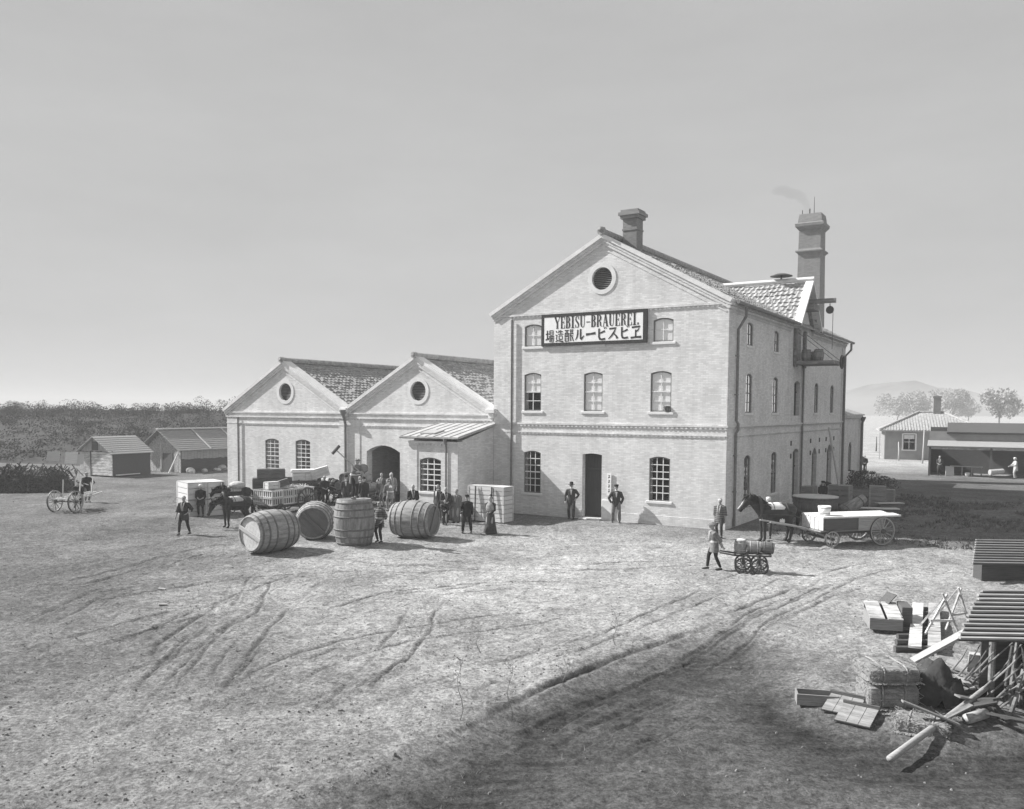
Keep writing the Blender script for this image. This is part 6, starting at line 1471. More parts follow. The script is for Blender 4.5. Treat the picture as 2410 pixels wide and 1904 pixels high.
for i in range(26):
    x = -12.2 + 13.8 * i / 25
    for j in range(9):
        t = -1 + 2 * j / 8; vs.append((x, t * 1.8, max(0, (1.5 - .03 * (x + 9)) * (1 - t * t) * min(1, (i + .3) / 2, (25.3 - i) / 2) + .25 * noise.noise(Vector((x, t * 2, 3))))))
mb.add(vs, [(i * 9 + j, i * 9 + j + 1, (i + 1) * 9 + j + 1, (i + 1) * 9 + j) for i in range(25) for j in range(8)]); mb.build('mound', HEAP_DARK, heap)
for k, (px, py, w_, hh, z0) in enumerate(((88, 1110, 1.0, .7, 1.5), (132, 1105, 1.0, .8, 1.35), (152, 1108, .7, .7, 1.3))):
    q_ = at(px, 1140); w_ *= .8; mb = MB(); mb.box((0, 0, 0), (w_, .05, hh)); o = mb.build('pale_board', WOOD_P, None, loc=(q_.x, q_.y + 2.0, z0 + hh / 2 - .1), rot=(-.25, 0, .1)); tag(o, ['left', 'middle', 'right'][k] + ' pale board leaning on top of the brushwood heap', 'board', 'pale boards on the heap')

# ------------------------------------------------------------------ trees, woods, hills
def tree(loc, h, w, label, group=None, seed=0, leaf=LEAF, n=900, trunk=.25, size=.3, flat=.9):
    rr = random.Random(seed); o = empty('tree', loc, rr.random() * 6, label, 'tree', group)
    mb = MB(); zt = h * rr.uniform(.3, .4); mb.tube([(0, 0, -.3), (rr.uniform(-.1, .1) * w, 0, zt), (rr.uniform(-.1, .1) * w, .05, h * .7)], [trunk, trunk * .75, trunk * .3], 8)
    cl = []
    for k in range(11):
        a = rr.random() * 6.28; e = Vector((math.cos(a) * w * rr.uniform(.1, .42), math.sin(a) * w * rr.uniform(.1, .42), h * rr.uniform(.42, .9))); st = Vector((0, 0, zt * rr.uniform(.7, 1.1)))
        mb.tube([st, st.lerp(e, .5) + Vector((0, 0, .06 * h)), e], [trunk * .4, trunk * .25, .03], 6); cl.append((e, w * rr.uniform(.16, .28)))
    mb.build('trunk', BARK, o, True)
    lm = MB()
    for k in range(n):
        c_, r = rr.choice(cl); d = Vector((rr.gauss(0, 1), rr.gauss(0, 1), rr.gauss(0, 1))); d.normalize(); p_ = c_ + d * r * rr.random() ** .4; p_.z = c_.z + (p_.z - c_.z) * flat
        s_ = size * rr.uniform(.6, 1.3); a = Vector((rr.gauss(0, 1), rr.gauss(0, 1), rr.gauss(0, 1))).normalized(); b_ = a.orthogonal().normalized(); c2_ = a.cross(b_)
        lm.add([p_ + b_ * s_, p_ + c2_ * s_ * .6, p_ - b_ * s_ * .9, p_ - c2_ * s_ * .55], [(0, 1, 2, 3)])
    lm.build('crown', leaf, o, fix=False); return o
GTR = 'trees behind the far house'
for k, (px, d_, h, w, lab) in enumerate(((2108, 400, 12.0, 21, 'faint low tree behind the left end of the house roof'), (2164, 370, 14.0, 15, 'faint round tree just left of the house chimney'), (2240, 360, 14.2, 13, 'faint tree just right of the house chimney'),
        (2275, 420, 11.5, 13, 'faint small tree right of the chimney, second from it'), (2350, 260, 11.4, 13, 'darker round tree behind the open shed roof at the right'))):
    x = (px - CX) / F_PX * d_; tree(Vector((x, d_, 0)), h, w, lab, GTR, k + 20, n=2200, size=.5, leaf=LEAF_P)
# the wooded rise on the left: a dark bank of scrub with a fringe of trees along its crest
mb = MB(); vs = []; NI, NJ = 90, 26
def rise(x, y): return max(-.6, 4.6 * min(1, max(0, (y - 76 - max(0, x + 22) * .6) / 40)) ** .8 + .55 * noise.noise(Vector((x * .06, y * .06, 2))) - .25)
for i in range(NI + 1):
    for j in range(NJ + 1):
        x = -190 + 186 * i / NI; y = 72 + 90 * j / NJ; vs.append((x, y, rise(x, y)))
mb.add(vs, [(i * (NJ + 1) + j, (i + 1) * (NJ + 1) + j, (i + 1) * (NJ + 1) + j + 1, i * (NJ + 1) + j + 1) for i in range(NI) for j in range(NJ)])
tag(mb.build('hillside', mono('scrub_earth', .03, .5, .8, .95), None, True), 'dark scrub covered rise behind the sheds', 'hillside', kind='structure')
mb = MB(); rr = random.Random(9)
def leaf(p_, s_):
    a_ = Vector((rr.gauss(0, 1), rr.gauss(0, 1), rr.gauss(0, 1))).normalized(); b_ = a_.orthogonal().normalized(); c2_ = a_.cross(b_)
    mb.add([p_ + b_ * s_, p_ + c2_ * s_ * .5, p_ - b_ * s_ * .9, p_ - c2_ * s_ * .45], [(0, 1, 2, 3)])
for k in range(1500):
    y = 77 + 42 * rr.random(); x = rr.uniform(-.95, -.2) * y * 1.02; z0 = rise(x, y)
    if z0 < -.3: continue
    hb2, wb2 = rr.uniform(.3, 1.0), rr.uniform(.6, 1.5)
    for j in range(50): a = rr.random() * 6.28; q_ = rr.random() ** .5 * wb2; leaf(Vector((x + q_ * math.cos(a), y + q_ * math.sin(a), z0 + hb2 * rr.random() ** .7)), rr.uniform(.05, .14))
for k in range(560):
    y = rr.uniform(108, 128); x = rr.uniform(-.95, -.12) * y; z0 = rise(x, y) - .2; left = x < -.38 * y
    h = rr.uniform(.8, 1.7) if left else rr.uniform(1.0, 2.8) * (1.15 if x > -.33 * y else 1); w = rr.uniform(1.2, 2.6)
    mb.tube([(x, y, z0), (x + .1, y, z0 + h * .6)], [.07, .03], 4)
    for j in range(150 if left else 140):
        t = rr.random(); r = w * .5 * math.sqrt(max(.05, 1 - (2 * t - .8) ** 2 * .7)); a = rr.random() * 6.28; q_ = rr.random() ** .5
        leaf(Vector((x + r * q_ * math.cos(a), y + r * q_ * math.sin(a), z0 + h * t)), rr.uniform(.035, .11))
tag(mb.build('wood', WOODS, fix=False), 'dense dark scrub and low wood on the rise behind the sheds', 'wood', kind='stuff')
# far hills
def hill(name, pts, d_, depth, label):
    """a ridge: skyline heights given by pixels of its distance, a real sloping body behind and before it"""
    mb = MB(); n = len(pts); rows = 7; vs = []
    for j in range(rows):
        t = -1 + 2 * j / (rows - 1); f_ = (1 - t * t) ** .8
        for px, z in pts: y = d_ + t * depth; vs.append(((px - CX) / F_PX * d_, y, z * f_ + (noise.noise(Vector((px * .02, j * 1.3, 0))) * z * .18 if 0 < j < rows - 1 else -1)))
    mb.add(vs, [(j * n + i, j * n + i + 1, (j + 1) * n + i + 1, (j + 1) * n + i) for j in range(rows - 1) for i in range(n - 1)])
    o = mb.build(name, mono(name + '_scrub', .12, .5, .02, .95), None, True); tag(o, label, 'hill', kind='structure'); return o
hill('hill', [(1700, 2), (1800, 9.4), (1900, 21.4), (1990, 33.4), (2050, 48.4), (2090, 54.4), (2130, 49.9), (2200, 39.4), (2280, 31.9), (2360, 28.9), (2500, 33.4), (2700, 39.4), (2900, 21.4), (3100, 2)], 1350, 260, 'pale wooded hill in the distance on the right')

# ------------------------------------------------------------------ house and open shed on the right
hx0, hd_ = (2082 - CX) / F_PX * 93, 93.0
house = empty('tiled_house', Vector((hx0, hd_, 0)), R(-20), 'single storey plastered house with hipped tile roof and chimney', 'house')
hwid, hdep, hev, hrd = 9.5, 6.5, 3.25, 5.15
WALLG = mono('grey_plaster', .26, .15, 1.2, .9)
mb = MB(); mb.poly([[(0, -.2), (hwid, -.2), (hwid, hev), (0, hev)], arch_loop(2.45, 1.15, 1.1, 2.75, 0)], lambda a, h, d: (a, d, h), .25); mb.span((0, .25, -.2), (.2, hdep, hev)); mb.span((hwid - .2, .25, -.2), (hwid, hdep, hev)); mb.span((.2, hdep - .2, -.2), (hwid - .2, hdep, hev)); mb.build('wall', WALLG, house)
window(house, 2.45, 1.1, 2.75, 1.15, rise=0, cols=2, rows=2, blind=.3, mid=False, bars=.06, recess=.1)
mb = MB()
for a in ((1.72, 1.86), (3.04, 3.18)): mb.span((a[0], -.05, 1.0), (a[1], -.003, 2.85))
mb.span((1.86, -.05, 2.75), (3.04, -.003, 2.9)); mb.build('window_surround', SASH, house)
mb = MB(); e = .6
c_ = [Vector((-e, -e, hev - .05)), Vector((hwid + e, -e, hev - .05)), Vector((hwid + e, hdep + e, hev - .05)), Vector((-e, hdep + e, hev - .05)), Vector((3.6, hdep / 2, hrd)), Vector((hwid - 3.6, hdep / 2, hrd))]
mb.add(c_, [(0, 1, 5, 4), (1, 2, 5), (2, 3, 4, 5), (3, 0, 4)]); mb.add([v - Vector((0, 0, .12)) for v in c_[:4]] + c_[:4], [(3, 2, 1, 0), (0, 1, 5, 4), (1, 2, 6, 5), (2, 3, 7, 6), (3, 0, 4, 7)]); mb.build('roof', TILE_L, house)
tm = MB(); up = c_[4] - c_[0]
for i in range(36):
    x = -.4 + i * (hwid + .9) / 36; t = min(1, (x + e) / (3.6 + e), (hwid + e - x) / (3.6 + e)); a = Vector((x, -e, hev - .03)); b_ = Vector((x, -e + (hdep / 2 + e) * t, hev - .03 + (hrd - hev) * t)); tm.bar(a, b_, .11, .08)
tm.build('tile_row', TILE_L, house)
mb = MB()
for a, b_ in ((c_[0], c_[4]), (c_[1], c_[5]), (c_[4], c_[5]), (c_[2], c_[5])): mb.tube([a + Vector((0, 0, .05)), b_ + Vector((0, 0, .07))], .13, 6)
mb.build('ridge_cap', TILE_L, house)
mb = MB(); mb.span((5.0, 2.9, 4.5), (5.75, 3.7, 6.75)); mb.span((4.93, 2.83, 6.752), (5.82, 3.77, 6.95)); mb.build('chimney', STACKB, house)
mb = MB(); mb.span((-.05, -.5, 0), (.02, -.44, 3.1)); mb.span((-.55, -.5, 0), (-.48, -.43, 2.9)); mb.build('porch_post', WOOD_P, house)
# slender bare poles in front of the house
for k, (px, py, top_y, lean_) in enumerate(((2171, 1091, 1007, .02), (2115, 1084, 1040, -.04), (2088, 1073, 1015, .12), (2106, 1068, 1006, -.02), (2062, 1062, 1028, 0), (2130, 1078, 1055, 0))):
    q_ = at(px, py); hh = CAM_H - (top_y - 969) / F_PX * q_.y; mb = MB(); mb.tube([(0, 0, -.1), (lean_ * hh * .4 + .03, 0, hh * .5), (lean_ * hh, 0, hh)], [.09, .07, .045], 7)
    tag(mb.build('bare_pole', WOOD_P if k != 4 else WOOD_D, None, True, loc=q_), ['tallest pale pole right of the house window', 'short pale pole below the house window', 'leaning pale pole at the left house corner', 'thin pale pole under the left eave', 'thin dark pole left of the house', 'lowest thin stake below the house window'][k], 'pole', 'bare poles before the far house')
# open shed
sh0 = (2196 - CX) / F_PX * 70
osd = empty('open_shed', Vector((sh0, 70, 0)), R(-27), 'low open fronted shed with double eaves at the right', 'shed')
mb = MB(); slab(mb, (-.4, -.9, 2.45), (16, -.9, 2.45), (16, 1.2, 2.85), (-.4, 1.2, 2.85), .1); mb.build('lower_roof', WOOD_M, osd)
mb = MB(); slab(mb, (1.0, .9, 3.55), (16, .9, 3.55), (16, 4.2, 4.3), (1.0, 4.2, 4.3), .16); mb.build('upper_roof', WOOD_D, osd)
mb = MB(); mb.span((-.3, 1.15, 2.6), (16, 1.25, 3.6)); mb.build('clerestory_wall', WALLG, osd)
mb = MB(); mb.span((-.3, 4.0, 0), (16, 4.1, 3.9)); mb.span((-.3, .2, 0), (-.2, 4, 2.6)); mb.span((15.9, .2, 0), (16, 4, 2.6)); mb.build('back_wall', WOOD_D, osd)
for x in (-.2, 4.2, 8.6, 13): mb = MB(); mb.span((x - .08, -.75, 0), (x + .08, -.6, 2.42)); mb.build('post', WOOD_D, osd)
mb = MB(); mb.span((-.3, -.72, 2.18), (16, -.6, 2.4)); mb.build('fascia', WOOD_V, osd)
tb = empty('work_table', on(osd, 2.5, 1.0, 0), R(-27), 'long rough work table inside the open shed', 'table')
mb = MB(); mb.span((-1.2, -.3, .72), (1.2, .3, .78)); mb.build('table_top', WOOD_P, tb)
for x in (-1.1, -.3, .4, 1.1):
    for y in (-.25, .25): mb = MB(); mb.span((x - .04, y - .04, 0), (x + .04, y + .04, .72)); mb.build('leg', WOOD_M, tb)
q_ = on(osd, .55, -.1, 0); man(0, 0, 'figure in dark clothes at the left post of the open shed', 0, ground_at=q_, h=1.6, top='happi', topmat=C_DARK, legs='tights', hat='band', hatmat=C_LIGHT, arms='front', trim='lapels')
q_ = on(osd, 5.9, -1.0, 0); man(0, 0, 'worker in pale clothes walking past the open shed', 1.2, ground_at=q_, h=1.66, top='happi', topmat=C_LIGHT, legs='trousers', legmat=C_LIGHT, hat='scarf', hatmat=C_WHITE, arms='hold', lean=.1)
q_ = on(osd, 4.6, -1.0, .45); mb = MB(); mb.tube([(-.55, 0, 0), (.55, 0, .12)], [.24, .2], 12); tag(mb.build('straw_bundle', C_LIGHT, None, True, loc=q_), 'pale rolled bundle carried before the open shed worker', 'bundle'); remesh(bpy.context.scene.objects['straw_bundle'], .03)
q_ = on(osd, 1.3, -.4, 0); mb = MB(); mb.box((0, 0, .4), (.7, .04, .8), rx=-.3, ry=.1); tag(mb.build('leaning_board', WOOD_P, None, loc=q_), 'pale board leaning inside the open shed', 'board')
q_ = on(osd, 2.6, .2, 0); mb = MB(); mb.lathe([(.16, 0), (.2, .3), (.18, .3), (.14, .03)], 14); tag(mb.build('pail', SIGNW, None, True, loc=q_), 'white pail under the work table of the open shed', 'pail')

# ------------------------------------------------------------------ things in the shade along the side wall
GK = 'boxes in the shade beside the brewhouse'
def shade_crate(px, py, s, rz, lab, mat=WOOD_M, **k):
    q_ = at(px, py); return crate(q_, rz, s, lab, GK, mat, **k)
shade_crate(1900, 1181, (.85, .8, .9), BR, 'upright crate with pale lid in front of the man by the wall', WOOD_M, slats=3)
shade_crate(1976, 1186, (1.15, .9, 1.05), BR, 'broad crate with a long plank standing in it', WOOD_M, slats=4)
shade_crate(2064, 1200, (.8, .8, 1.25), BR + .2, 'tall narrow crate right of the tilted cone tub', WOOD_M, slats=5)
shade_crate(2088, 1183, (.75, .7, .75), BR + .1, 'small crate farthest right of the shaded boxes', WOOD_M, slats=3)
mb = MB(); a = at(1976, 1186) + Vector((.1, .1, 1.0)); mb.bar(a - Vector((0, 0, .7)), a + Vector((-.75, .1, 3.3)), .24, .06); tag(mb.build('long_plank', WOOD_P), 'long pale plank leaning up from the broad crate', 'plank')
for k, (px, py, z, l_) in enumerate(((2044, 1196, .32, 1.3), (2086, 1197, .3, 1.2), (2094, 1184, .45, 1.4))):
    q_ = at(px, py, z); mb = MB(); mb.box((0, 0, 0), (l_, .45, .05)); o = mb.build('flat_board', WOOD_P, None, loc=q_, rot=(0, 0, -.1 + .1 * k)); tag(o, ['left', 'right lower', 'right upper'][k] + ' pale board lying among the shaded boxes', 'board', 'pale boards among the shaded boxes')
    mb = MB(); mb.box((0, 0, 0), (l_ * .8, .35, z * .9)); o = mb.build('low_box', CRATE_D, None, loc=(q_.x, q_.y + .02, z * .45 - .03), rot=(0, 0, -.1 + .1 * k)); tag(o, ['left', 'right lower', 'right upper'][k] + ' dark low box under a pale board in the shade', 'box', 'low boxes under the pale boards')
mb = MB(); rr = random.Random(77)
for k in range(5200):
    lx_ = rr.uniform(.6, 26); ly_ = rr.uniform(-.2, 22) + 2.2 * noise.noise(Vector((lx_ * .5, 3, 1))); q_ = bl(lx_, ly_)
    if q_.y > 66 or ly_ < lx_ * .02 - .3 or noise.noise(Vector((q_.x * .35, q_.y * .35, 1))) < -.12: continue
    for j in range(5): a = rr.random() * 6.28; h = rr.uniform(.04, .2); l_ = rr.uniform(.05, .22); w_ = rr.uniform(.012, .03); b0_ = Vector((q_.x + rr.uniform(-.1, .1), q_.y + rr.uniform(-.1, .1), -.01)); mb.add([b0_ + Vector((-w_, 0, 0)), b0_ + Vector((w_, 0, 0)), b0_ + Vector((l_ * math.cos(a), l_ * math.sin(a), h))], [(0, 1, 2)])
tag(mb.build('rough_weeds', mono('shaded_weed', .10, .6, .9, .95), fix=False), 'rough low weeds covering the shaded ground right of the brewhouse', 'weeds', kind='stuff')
# the big round vat and the tilted tub
q_ = at(1928, 1212); vat = empty('round_vat', Vector((q_.x, q_.y + .6, 0)), 0, 'wide low round vat with a pale lid beside the white wagon', 'vat')
mb = MB(); mb.lathe([(1.12, 0), (1.05, .85)], 40); mb.build('staves', CASK_D, vat, True)
mb = MB(); mb.lathe([(.02, .852), (1.12, .852), (1.12, .90), (.02, .91)], 40); mb.build('lid', CASK_H, vat)
for z in (.15, .65): mb = MB(); r = 1.125 - .082 * z; mb.lathe([(r - .01, z), (r + .01, z), (r + .005, z + .06), (r - .015, z + .06)], 40, caps=False); mb.build('hoop', HOOP, vat)
q_ = at(2008, 1216); tub = empty('tilted_tub', Vector((q_.x, q_.y + .2, .46)), 0, 'cone shaped wooden tub tipped over on its side', 'tub'); tub.rotation_euler = axis_rot((.75, .1, .55))
mb = MB(); mb.lathe([(.02, -.5), (.42, -.5), (.2, .8), (.17, .8), (.38, -.46), (.02, -.46)], 28); mb.build('staves', CASK, tub, True)
for t in (-.35, .5): mb = MB(); r = .42 - (t + .5) * .17; mb.lathe([(r - .01, t), (r + .012, t), (r + .005, t + .06), (r - .015, t + .06)], 28, caps=False); mb.build('hoop', HOOP, tub)
# dark bushes at the wall
def bush(px, py, r, h, lab, seed):
    q_ = at(px, py); rr = random.Random(seed); o = empty('shrub', q_, 0, lab, 'shrub', 'low dark shrubs along the side wall'); mb = MB(); lm = MB()
    for k in range(9): a = rr.random() * 6.28; mb.tube([(0, 0, -.05), (math.cos(a) * r * .5, math.sin(a) * r * .5, h * rr.uniform(.5, .9))], [.025, .008], 5)
    for k in range(700):
        a = rr.random() * 6.28; t = rr.random(); q2 = rr.random() ** .5 * r * math.sqrt(max(.05, 1 - t * t)); p_ = Vector((math.cos(a) * q2, math.sin(a) * q2, t * h + .03)); s_ = rr.uniform(.03, .09); n_ = Vector((rr.gauss(0, 1), rr.gauss(0, 1), rr.gauss(0, 1))).normalized(); b_ = n_.orthogonal().normalized(); c2_ = n_.cross(b_)
        lm.add([p_ + b_ * s_, p_ + c2_ * s_ * .5, p_ - b_ * s_, p_ - c2_ * s_ * .5], [(0, 1, 2, 3)])
    mb.build('stem', BARK, o); lm.build('foliage', LEAF, o, fix=False)
for k, a in enumerate(((2000, 1140, .9, 1.0, 'dark shrub behind the broad crate near the far downpipe'), (2022, 1148, 1.0, 1.1, 'dark shrub just right of the leaning plank'), (2046, 1136, 1.1, .8, 'dark low shrub at the annex corner'), (1944, 1170, .6, .9, 'dark shrub at the side door foot'), (2080, 1150, 1.2, .8, 'dark shrub farthest right in the shade'))): bush(*a, seed=40 + k)

# ------------------------------------------------------------------ foreground corner, lower right
rs = empty('battened_roof_shed', Vector((7.55, 14.0, 0)), R(-3), 'low lean shed with a battened board roof at the right edge', 'shed')
A, B_, C_, D_ = Vector((-.2, 0, 1.42)), Vector((6, .05, 1.42)), Vector((6, 1.35, 1.98)), Vector((.75, 1.3, 1.95))
mb = MB(); slab(mb, A, B_, C_, D_, .05); mb.build('roof_boards', WOOD_D, rs)
for i in range(12):
    t = i / 11; a = A.lerp(D_, t) + Vector((random.uniform(-.06, .02), 0, .02)); b_ = B_.lerp(C_, t) + Vector((0, random.uniform(-.02, .02), .02)); mb = MB(); mb.bar(a, b_, .085, .03); mb.build('roof_board', WOOD_M, rs)
for x, y, h in ((3.2, .3, 1.45), (.95, 1.2, 1.85), (3.3, 1.2, 1.85)): mb = MB(); mb.tube([(x, y, -.3), (x, y, h)], .06, 8); mb.build('post', WOOD_G, rs)
mb = MB(); mb.span((.8, 1.3, -.2), (6, 1.35, 1.85)); mb.build('back_wall', WOOD_D, rs)
for i in range(26):  # dark sticks added to fill the shaded space under the roof
    x, y, h = .9 + random.uniform(0, 3.6), random.uniform(.55, 1.15), random.uniform(.9, 1.5); mb = MB(); dx, dy = random.uniform(-.25, .25), random.uniform(-.1, .1)
    q_ = on(rs, x, y, -.25); mb.tube([q_, q_ + Vector((dx * .4, dy, h * .5)), q_ + Vector((dx, dy * .5, h))], [.045, .04, .03], 6)
    o = mb.build('shade_fill_stick', WOOD_D if i % 3 else WOOD_G); tag(o, 'dark stick added to deepen the shade under the battened roof', 'stick', 'sticks added to darken the space under the battened roof')
# poles leaning in a fan against the shed
GP = 'thin poles leaning against the battened shed'
for i in range(11):
    top_ = Vector((7.5 + .16 * i, 13.92 - .01 * i, 1.36)); fo = at(2228 + i * 12.5, 1588 + i * 7 + (i % 3) * 7); fo.z = gz(fo.x, fo.y)
    bx_ = Vector((random.uniform(-.06, .06), 0, random.uniform(-.05, .03))); mb = MB(); mb.tube([fo, fo.lerp(top_, .3) + bx_ * .7, fo.lerp(top_, .6) + bx_, top_ + (top_ - fo) * random.uniform(-.15, .06)], [.02, .018, .015, .009], 6); tag(mb.build('thin_pole', WOOD_G if i % 3 else WOOD_M), ['first', 'second', 'third', 'fourth', 'fifth', 'sixth', 'seventh', 'eighth', 'ninth', 'tenth', 'eleventh'][i] + ' thin pole from the left leaning against the battened shed', 'pole', GP)
mb = MB(); a = at(2288, 1596); b_ = at(2296, 1538, .8); mb.bar(a + Vector((0, 0, .05)), b_, .2, .05); tag(mb.build('leaning_board', WOOD_P), 'short pale board among the leaning poles', 'board')
# broad sloping plank
mb = MB(); a = at(2148, 1556, .35); b_ = at(2284, 1482, 1.0); mb.bar(a, b_, .26, .05); tag(mb.build('sloping_plank', WOOD_M), 'broad pale plank sloping up to the battened shed', 'plank')
# planks on sleepers
sl0, sl1 = at(2164, 1440), at(2150, 1542); d = (sl1 - sl0)
for i in range(8):
    c_ = sl0 + d * (i + .2) / 7.6; z = gz(c_.x, c_.y); mb = MB(); mb.tube([c_ + Vector((-.42, -.0, z + .07)), c_ + Vector((.55, .03, z + .07))], .07, 8); tag(mb.build('sleeper_log', WOOD_D), ['farthest', 'second', 'third', 'fourth', 'fifth', 'sixth', 'seventh', 'nearest'][i] + ' short dark log under the two pale planks', 'log', 'short logs under the planks')
for k, dx in enumerate((.0, .42)):
    a, b_ = sl0 + Vector((dx, .1, .17 + gz(sl0.x, sl0.y))), sl1 + Vector((dx + .02, .0, .17 + gz(sl1.x, sl1.y))); mb = MB(); mb.bar(a, b_, .26, .05); tag(mb.build('plank', WOOD_V), ['left', 'right'][k] + ' long pale plank lying across short logs', 'plank', 'planks across the short logs')
# open packing box and loose lid
q_ = at(2098, 1492); q_.z = gz(q_.x, q_.y)
pb = empty('packing_box', q_ + Vector((.0, .5, .1)), R(-14), 'packing box with two pale lid boards and an open flap', 'box')
mb = MB(); mb.span((-.36, -.5, 0), (.36, -.47, .26)); mb.span((-.36, .47, 0), (.36, .5, .42)); mb.span((-.36, -.47, 0), (-.33, .47, .3)); mb.span((.33, -.47, 0), (.36, .47, .34)); mb.build('side_boards', WOOD_M, pb)
mb = MB()
for x in (-.2, .2): mb.bar((x, -.54, .27), (x, .5, .45), .33, .03)
mb.build('lid_board', WOOD_V, pb)
mb = MB(); mb.bar((.1, .52, .44), (.3, .6, .66), .4, .02); mb.build('flap', WOOD_D, pb)
mb = MB(); mb.span((.39, -.2, 0), (.62, .5, .5)); mb.build('inner_box', WOOD_D, pb)
# two sawhorse frames
for k, (px, py) in enumerate(((2216, 1506), (2254, 1490))):
    q_ = at(px, py); q_.z = gz(q_.x, q_.y); o = empty('trestle', q_, .4 * k, ['left', 'right'][k] + ' light timber trestle of crossed sticks', 'trestle', 'timber trestles by the shed')
    for a, b_ in (((-.45, 0, 0), (.12, .05, 1.05)), ((.45, 0, 0), (-.0, .03, 1.08)), ((-.35, .6, 0), (.1, .1, 1.04))): mb = MB(); mb.bar(a, b_, .04, .04); mb.build('leg', WOOD_V, o)
    mb = MB(); mb.bar((-.28, .0, .45), (.3, .02, .45), .045, .045); mb.build('rail', WOOD_V, o)
# straw bales
def bale(loc, rz, s, label, seed):
    rr = random.Random(seed); o = empty('straw_bale', loc, rz, label, 'bale', 'roped straw bales'); X, Y, Z = s; mb = MB()
    n1, n2 = 22, 20; vs = []
    for i in range(n1 + 1):
        t = i / n1 * 2 - 1; en = (1 - abs(t) ** 6) ** .4 * .12 + .88
        for j in range(n2):
            a = 2 * PI * j / n2; cx_, cz_ = math.cos(a), math.sin(a); k = (abs(cx_) ** 5 + abs(cz_) ** 5) ** (-.2); w_ = 1 + .05 * noise.noise(Vector((t * 6, cx_ * 3, cz_ * 3 + seed))) - (.05 if i in (6, 16) else 0)
            vs.append((t * X / 2, cx_ * k * Y / 2 * en * w_, Z / 2 + cz_ * k * Z / 2 * en * w_))
    mb.add(vs, [(i * n2 + j, i * n2 + (j + 1) % n2, (i + 1) * n2 + (j + 1) % n2, (i + 1) * n2 + j) for i in range(n1) for j in range(n2)] + [tuple(reversed(range(n2))), tuple(n1 * n2 + j for j in range(n2))])
    for k in range(420):
        x = rr.uniform(-X / 2, X / 2); s_ = rr.choice(('t', 'f', 'e', 'b')); L_ = rr.uniform(.08, .25)
        if s_ == 't': p_ = Vector((x, rr.uniform(-Y / 2, Y / 2), Z)); d = Vector((rr.uniform(-1, 1), rr.uniform(-.5, .5), .25))
        elif s_ == 'f': p_ = Vector((x, -Y / 2, rr.uniform(.02, Z))); d = Vector((rr.uniform(-1, 1), -.25, rr.uniform(-.6, .3)))
        elif s_ == 'e': p_ = Vector((X / 2 * rr.choice((-1, 1)), rr.uniform(-Y / 2, Y / 2), rr.uniform(.02, Z))); d = Vector((.4 * (1 if p_.x > 0 else -1), rr.uniform(-.5, .5), rr.uniform(-.6, .5)))
        else: p_ = Vector((x, -Y / 2 - .02, .05)); d = Vector((rr.uniform(-.6, .6), -.6, -.1))
        mb.bar(p_ - d * L_ * .3, p_ + d * L_ * .6, .008, .006)
    mb.build('straw', STRAW, o, fix=False)
    rm = MB()
    for i in (6, 16):
        t = i / n1 * 2 - 1; pr = [(t * X / 2, Y / 2 * 1.0 * math.copysign(abs(math.cos(a)) ** .4, math.cos(a)), Z / 2 + Z / 2 * 1.0 * math.copysign(abs(math.sin(a)) ** .4, math.sin(a))) for a in np.linspace(0, 2 * PI, 33)]; rm.tube(pr, .016, 6, caps=False)
    rm.build('rope', ROPE, o); return o
q_ = at(2095, 1668); z = gz(q_.x, q_.y); b0 = Vector((q_.x + .12, q_.y + .45, z - .02))
bale(b0, R(-4), (.86, .8, .46), 'roped straw bale at the bottom of the pile', 1)
bale(b0 + Vector((-.02, .02, .47)), R(2), (.9, .82, .3), 'flatter straw bale lying on top of the other bale', 2)
q2_ = at(2120, 1700); bale(Vector((q2_.x + .4, q2_.y + .1, gz(q2_.x, q2_.y) - .05)), R(-30), (.8, .6, .26), 'low straw bundle spilling at the foot of the pile', 3)
mb = MB(); rr = random.Random(21); hpq = b0 + Vector((.95, .25, 0)); vs = []
for i in range(13):
    for j in range(13):
        x, y = -1 + i / 6, -1 + j / 6; vs.append((x * .62, y * .6, max(-.1, .72 * (1 - (x * x) ** .9 * .9 - (y * y) ** .9 * .9) + .3 * noise.noise(Vector((x * 3.5, y * 3.5, 5))))))
mb.add(vs, [(i * 13 + j, i * 13 + j + 1, (i + 1) * 13 + j + 1, (i + 1) * 13 + j) for i in range(12) for j in range(12)])
o = mb.build('bale_shade_heap', HEAP_DARK, None, True, loc=hpq); tag(o, 'dark heap standing in for the shaded right side of the bales', 'heap')  # dark mound put where the stack's side only lies in shade
rr = random.Random(33)
for k in range(16):
    q_ = at(rr.uniform(2175, 2370), rr.uniform(1585, 1712)); L_ = rr.uniform(.4, 1.1); mb = MB(); mb.box((0, 0, 0), (L_, rr.uniform(.08, .2), .03)); z = gz(q_.x, q_.y) + rr.uniform(.04, .3)
    o = mb.build('scrap_board', (WOOD_G, WOOD_D, WOOD_M)[k % 3], None, loc=(q_.x, q_.y, z), rot=(rr.uniform(-.25, .25), rr.uniform(-.35, .35), rr.uniform(0, 3.1))); tag(o, 'rough scrap board lying in the heap between straw bales and battened shed', 'board', 'scrap boards in the corner heap')
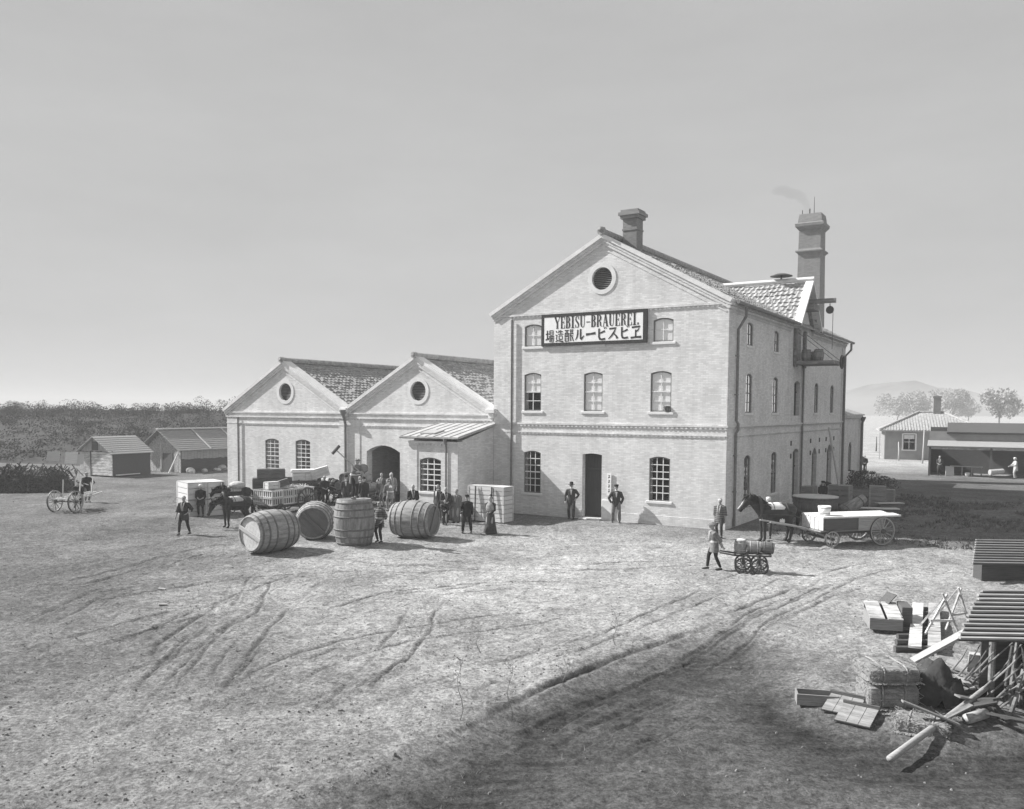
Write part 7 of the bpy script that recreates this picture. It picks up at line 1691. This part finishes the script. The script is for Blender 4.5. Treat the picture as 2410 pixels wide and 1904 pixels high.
# tray, leaning panels
q_ = at(1926, 1640); q_.z = gz(q_.x, q_.y); tr_ = empty('open_tray', q_ + Vector((0, .1, .0)), R(-12), 'shallow open box lying at the edge of the dark earth', 'box')
mb = MB(); mb.span((-.36, -.18, 0), (.36, -.155, .2)); mb.span((-.36, .155, 0), (.36, .18, .2)); mb.span((-.36, -.155, 0), (-.335, .155, .2)); mb.span((.335, -.155, 0), (.36, .155, .2)); mb.build('side_boards', WOOD_M, tr_)
mb = MB(); mb.span((-.33, -.15, .01), (.33, .15, .03)); mb.build('bottom_board', WOOD_D, tr_)
for k, (px, py, r_) in enumerate(((1974, 1664, -.75), (2006, 1684, -.7))):
    q_ = at(px, py); q_.z = gz(q_.x, q_.y); o = empty('boarded_panel', q_ + Vector((0, 0, .02)), R(-38), ['left', 'right'][k] + ' flat boarded panel lying tilted before the straw bales', 'panel', 'boarded panels before the bales'); mb = MB()
    for i in range(3): mb.box((-.2 + .2 * i, .28, .12), (.19, .62, .02), rx=.28)
    mb.build('board', WOOD_G, o)
    mb = MB(); mb.box((0, .03, .02), (.62, .05, .06)); mb.build('batten', WOOD_D, o)
    mb = MB(); mb.box((0, .52, .22), (.62, .05, .05)); mb.build('batten', WOOD_D, o)
# long log across the corner
a, b_ = at(2095, 1764, .0), at(2480, 1510, .5); mb = MB(); P_ = []
for i in range(15): t = i / 14; p_ = a.lerp(b_, t); P_.append(Vector((p_.x + .015 * math.sin(t * 7), p_.y + .01 * math.sin(t * 13), p_.z + max(0, gz(p_.x, p_.y)) * (1 - t) + .07 - .22 * (1 - t))))
mb.tube(P_, [.055 - .0012 * i + .006 * random.random() for i in range(15)], 12); tag(mb.build('log', WOOD_M, None, True), 'long barked log lying diagonally across the right corner', 'log')
mb = MB(); q_ = at(2300, 1690); mb.tube([(-.25, 0, .09), (.25, .05, .1)], .09, 10); tag(mb.build('log_offcut', WOOD_V, None, True, loc=(q_.x, q_.y, gz(q_.x, q_.y)), rot=(0, 0, .4)), 'short pale log offcut lying under the long log', 'log')
# small battened roof farther off at the right edge
r2 = empty('battened_roof_shed', Vector((14.15, 25.7, 0)), R(-3), 'smaller battened roof farther off at the right edge', 'shed')
A, B_, C_, D_ = Vector((-.3, 0, .6)), Vector((5, 0, .6)), Vector((5, 1.0, 1.15)), Vector((.25, 1.0, 1.15))
mb = MB(); slab(mb, A, B_, C_, D_, .05); mb.build('roof_boards', WOOD_D, r2)
for i in range(10): t = i / 9; mb = MB(); mb.bar(A.lerp(D_, t) + Vector((-.03, 0, .03)), B_.lerp(C_, t) + Vector((0, 0, .03)), .06, .03); mb.build('batten', WOOD_M, r2)
mb = MB(); mb.span((.1, .3, -.3), (5, .35, .7)); mb.span((.15, .35, -.3), (.2, .95, .75)); mb.build('wall', WOOD_D, r2)
# loose bits: white paper scraps, weeds
for k, (px, py) in enumerate(((381, 1391), (383, 1427))):
    q_ = at(px, py); mb = MB(); mb.box((0, 0, 0), (.2, .09, .03), rx=.15, ry=.1); tag(mb.build('wood_chip', WOOD_M, None, loc=(q_.x, q_.y, gz(q_.x, q_.y) + .03), rot=(0, 0, .5 * k)), ['upper of two wood chips lying out on the left yard', 'lower of two wood chips lying out on the left yard'][k], 'wood chip', 'wood chips on the yard')
for k, (px, py, h) in enumerate(((1083, 1686, 1.1), (1200, 1665, 1.0), (1126, 1530, .7), (1448, 1520, .8), (1330, 1600, .7))):
    q_ = at(px, py); rr = random.Random(k); o = empty('dry_weed', Vector((q_.x, q_.y, gz(q_.x, q_.y))), 0, ['leftmost tall dry weed stalk in the foreground', 'tall branching dry weed beside the dark earth', 'short dry weed farther up the yard', 'dry weed above the dark bank', 'dry weed at the edge of the dark bank'][k], 'weed', 'dry weeds in the foreground'); mb = MB()
    P_ = [(.05 * math.sin(i * 1.3 + k), .03 * math.cos(i), h * i / 6) for i in range(7)]; mb.tube(P_, [.009 - .001 * i for i in range(7)], 5)
    for i in range(12): z = h * rr.uniform(.35, 1); a = rr.random() * 6.28; mb.tube([(.0, 0, z), (.1 * math.cos(a), .1 * math.sin(a), z + .08)], [.005, .002], 4); mb.ball((.1 * math.cos(a), .1 * math.sin(a), z + .09), .014, n=5, m_=4)
    mb.build('stalk', GRASS, o)

# ------------------------------------------------------------------ air
mb = MB(); mb.span((-1900, -60, -3), (1900, 1900, 24)); hz_ = mb.build('haze', None); tag(hz_, 'thin pale haze over the whole place', 'haze', kind='stuff')
mt, nt, b, N, L = newmat('haze_air'); N.remove(b); pv = N.new('ShaderNodeVolumePrincipled'); pv.inputs['Color'].default_value = g(.9); pv.inputs['Density'].default_value = .0012; pv.inputs['Anisotropy'].default_value = 0; L.new(pv.outputs[0], N['Material Output'].inputs['Volume']); hz_.data.materials.append(mt)

# bake the joined figures so that what is rendered is plain mesh
bpy.context.view_layer.update()
dg = bpy.context.evaluated_depsgraph_get()
new = {}
for o in REMESH:
    if o.data.name in new: continue
    ev = o.evaluated_get(dg); mesh = bpy.data.meshes.new_from_object(ev); mesh.polygons.foreach_set('use_smooth', [True] * len(mesh.polygons)); new[o.data.name] = mesh
for o in list(scene.objects):
    if o.type == 'MESH' and o.data.name in new:
        old = o.data.name; mats = [m_ for m_ in o.data.materials]; o.modifiers.clear(); nm_ = new[old]; 
        if not nm_.materials:
            for m_ in mats: nm_.materials.append(m_)
        o.data = nm_
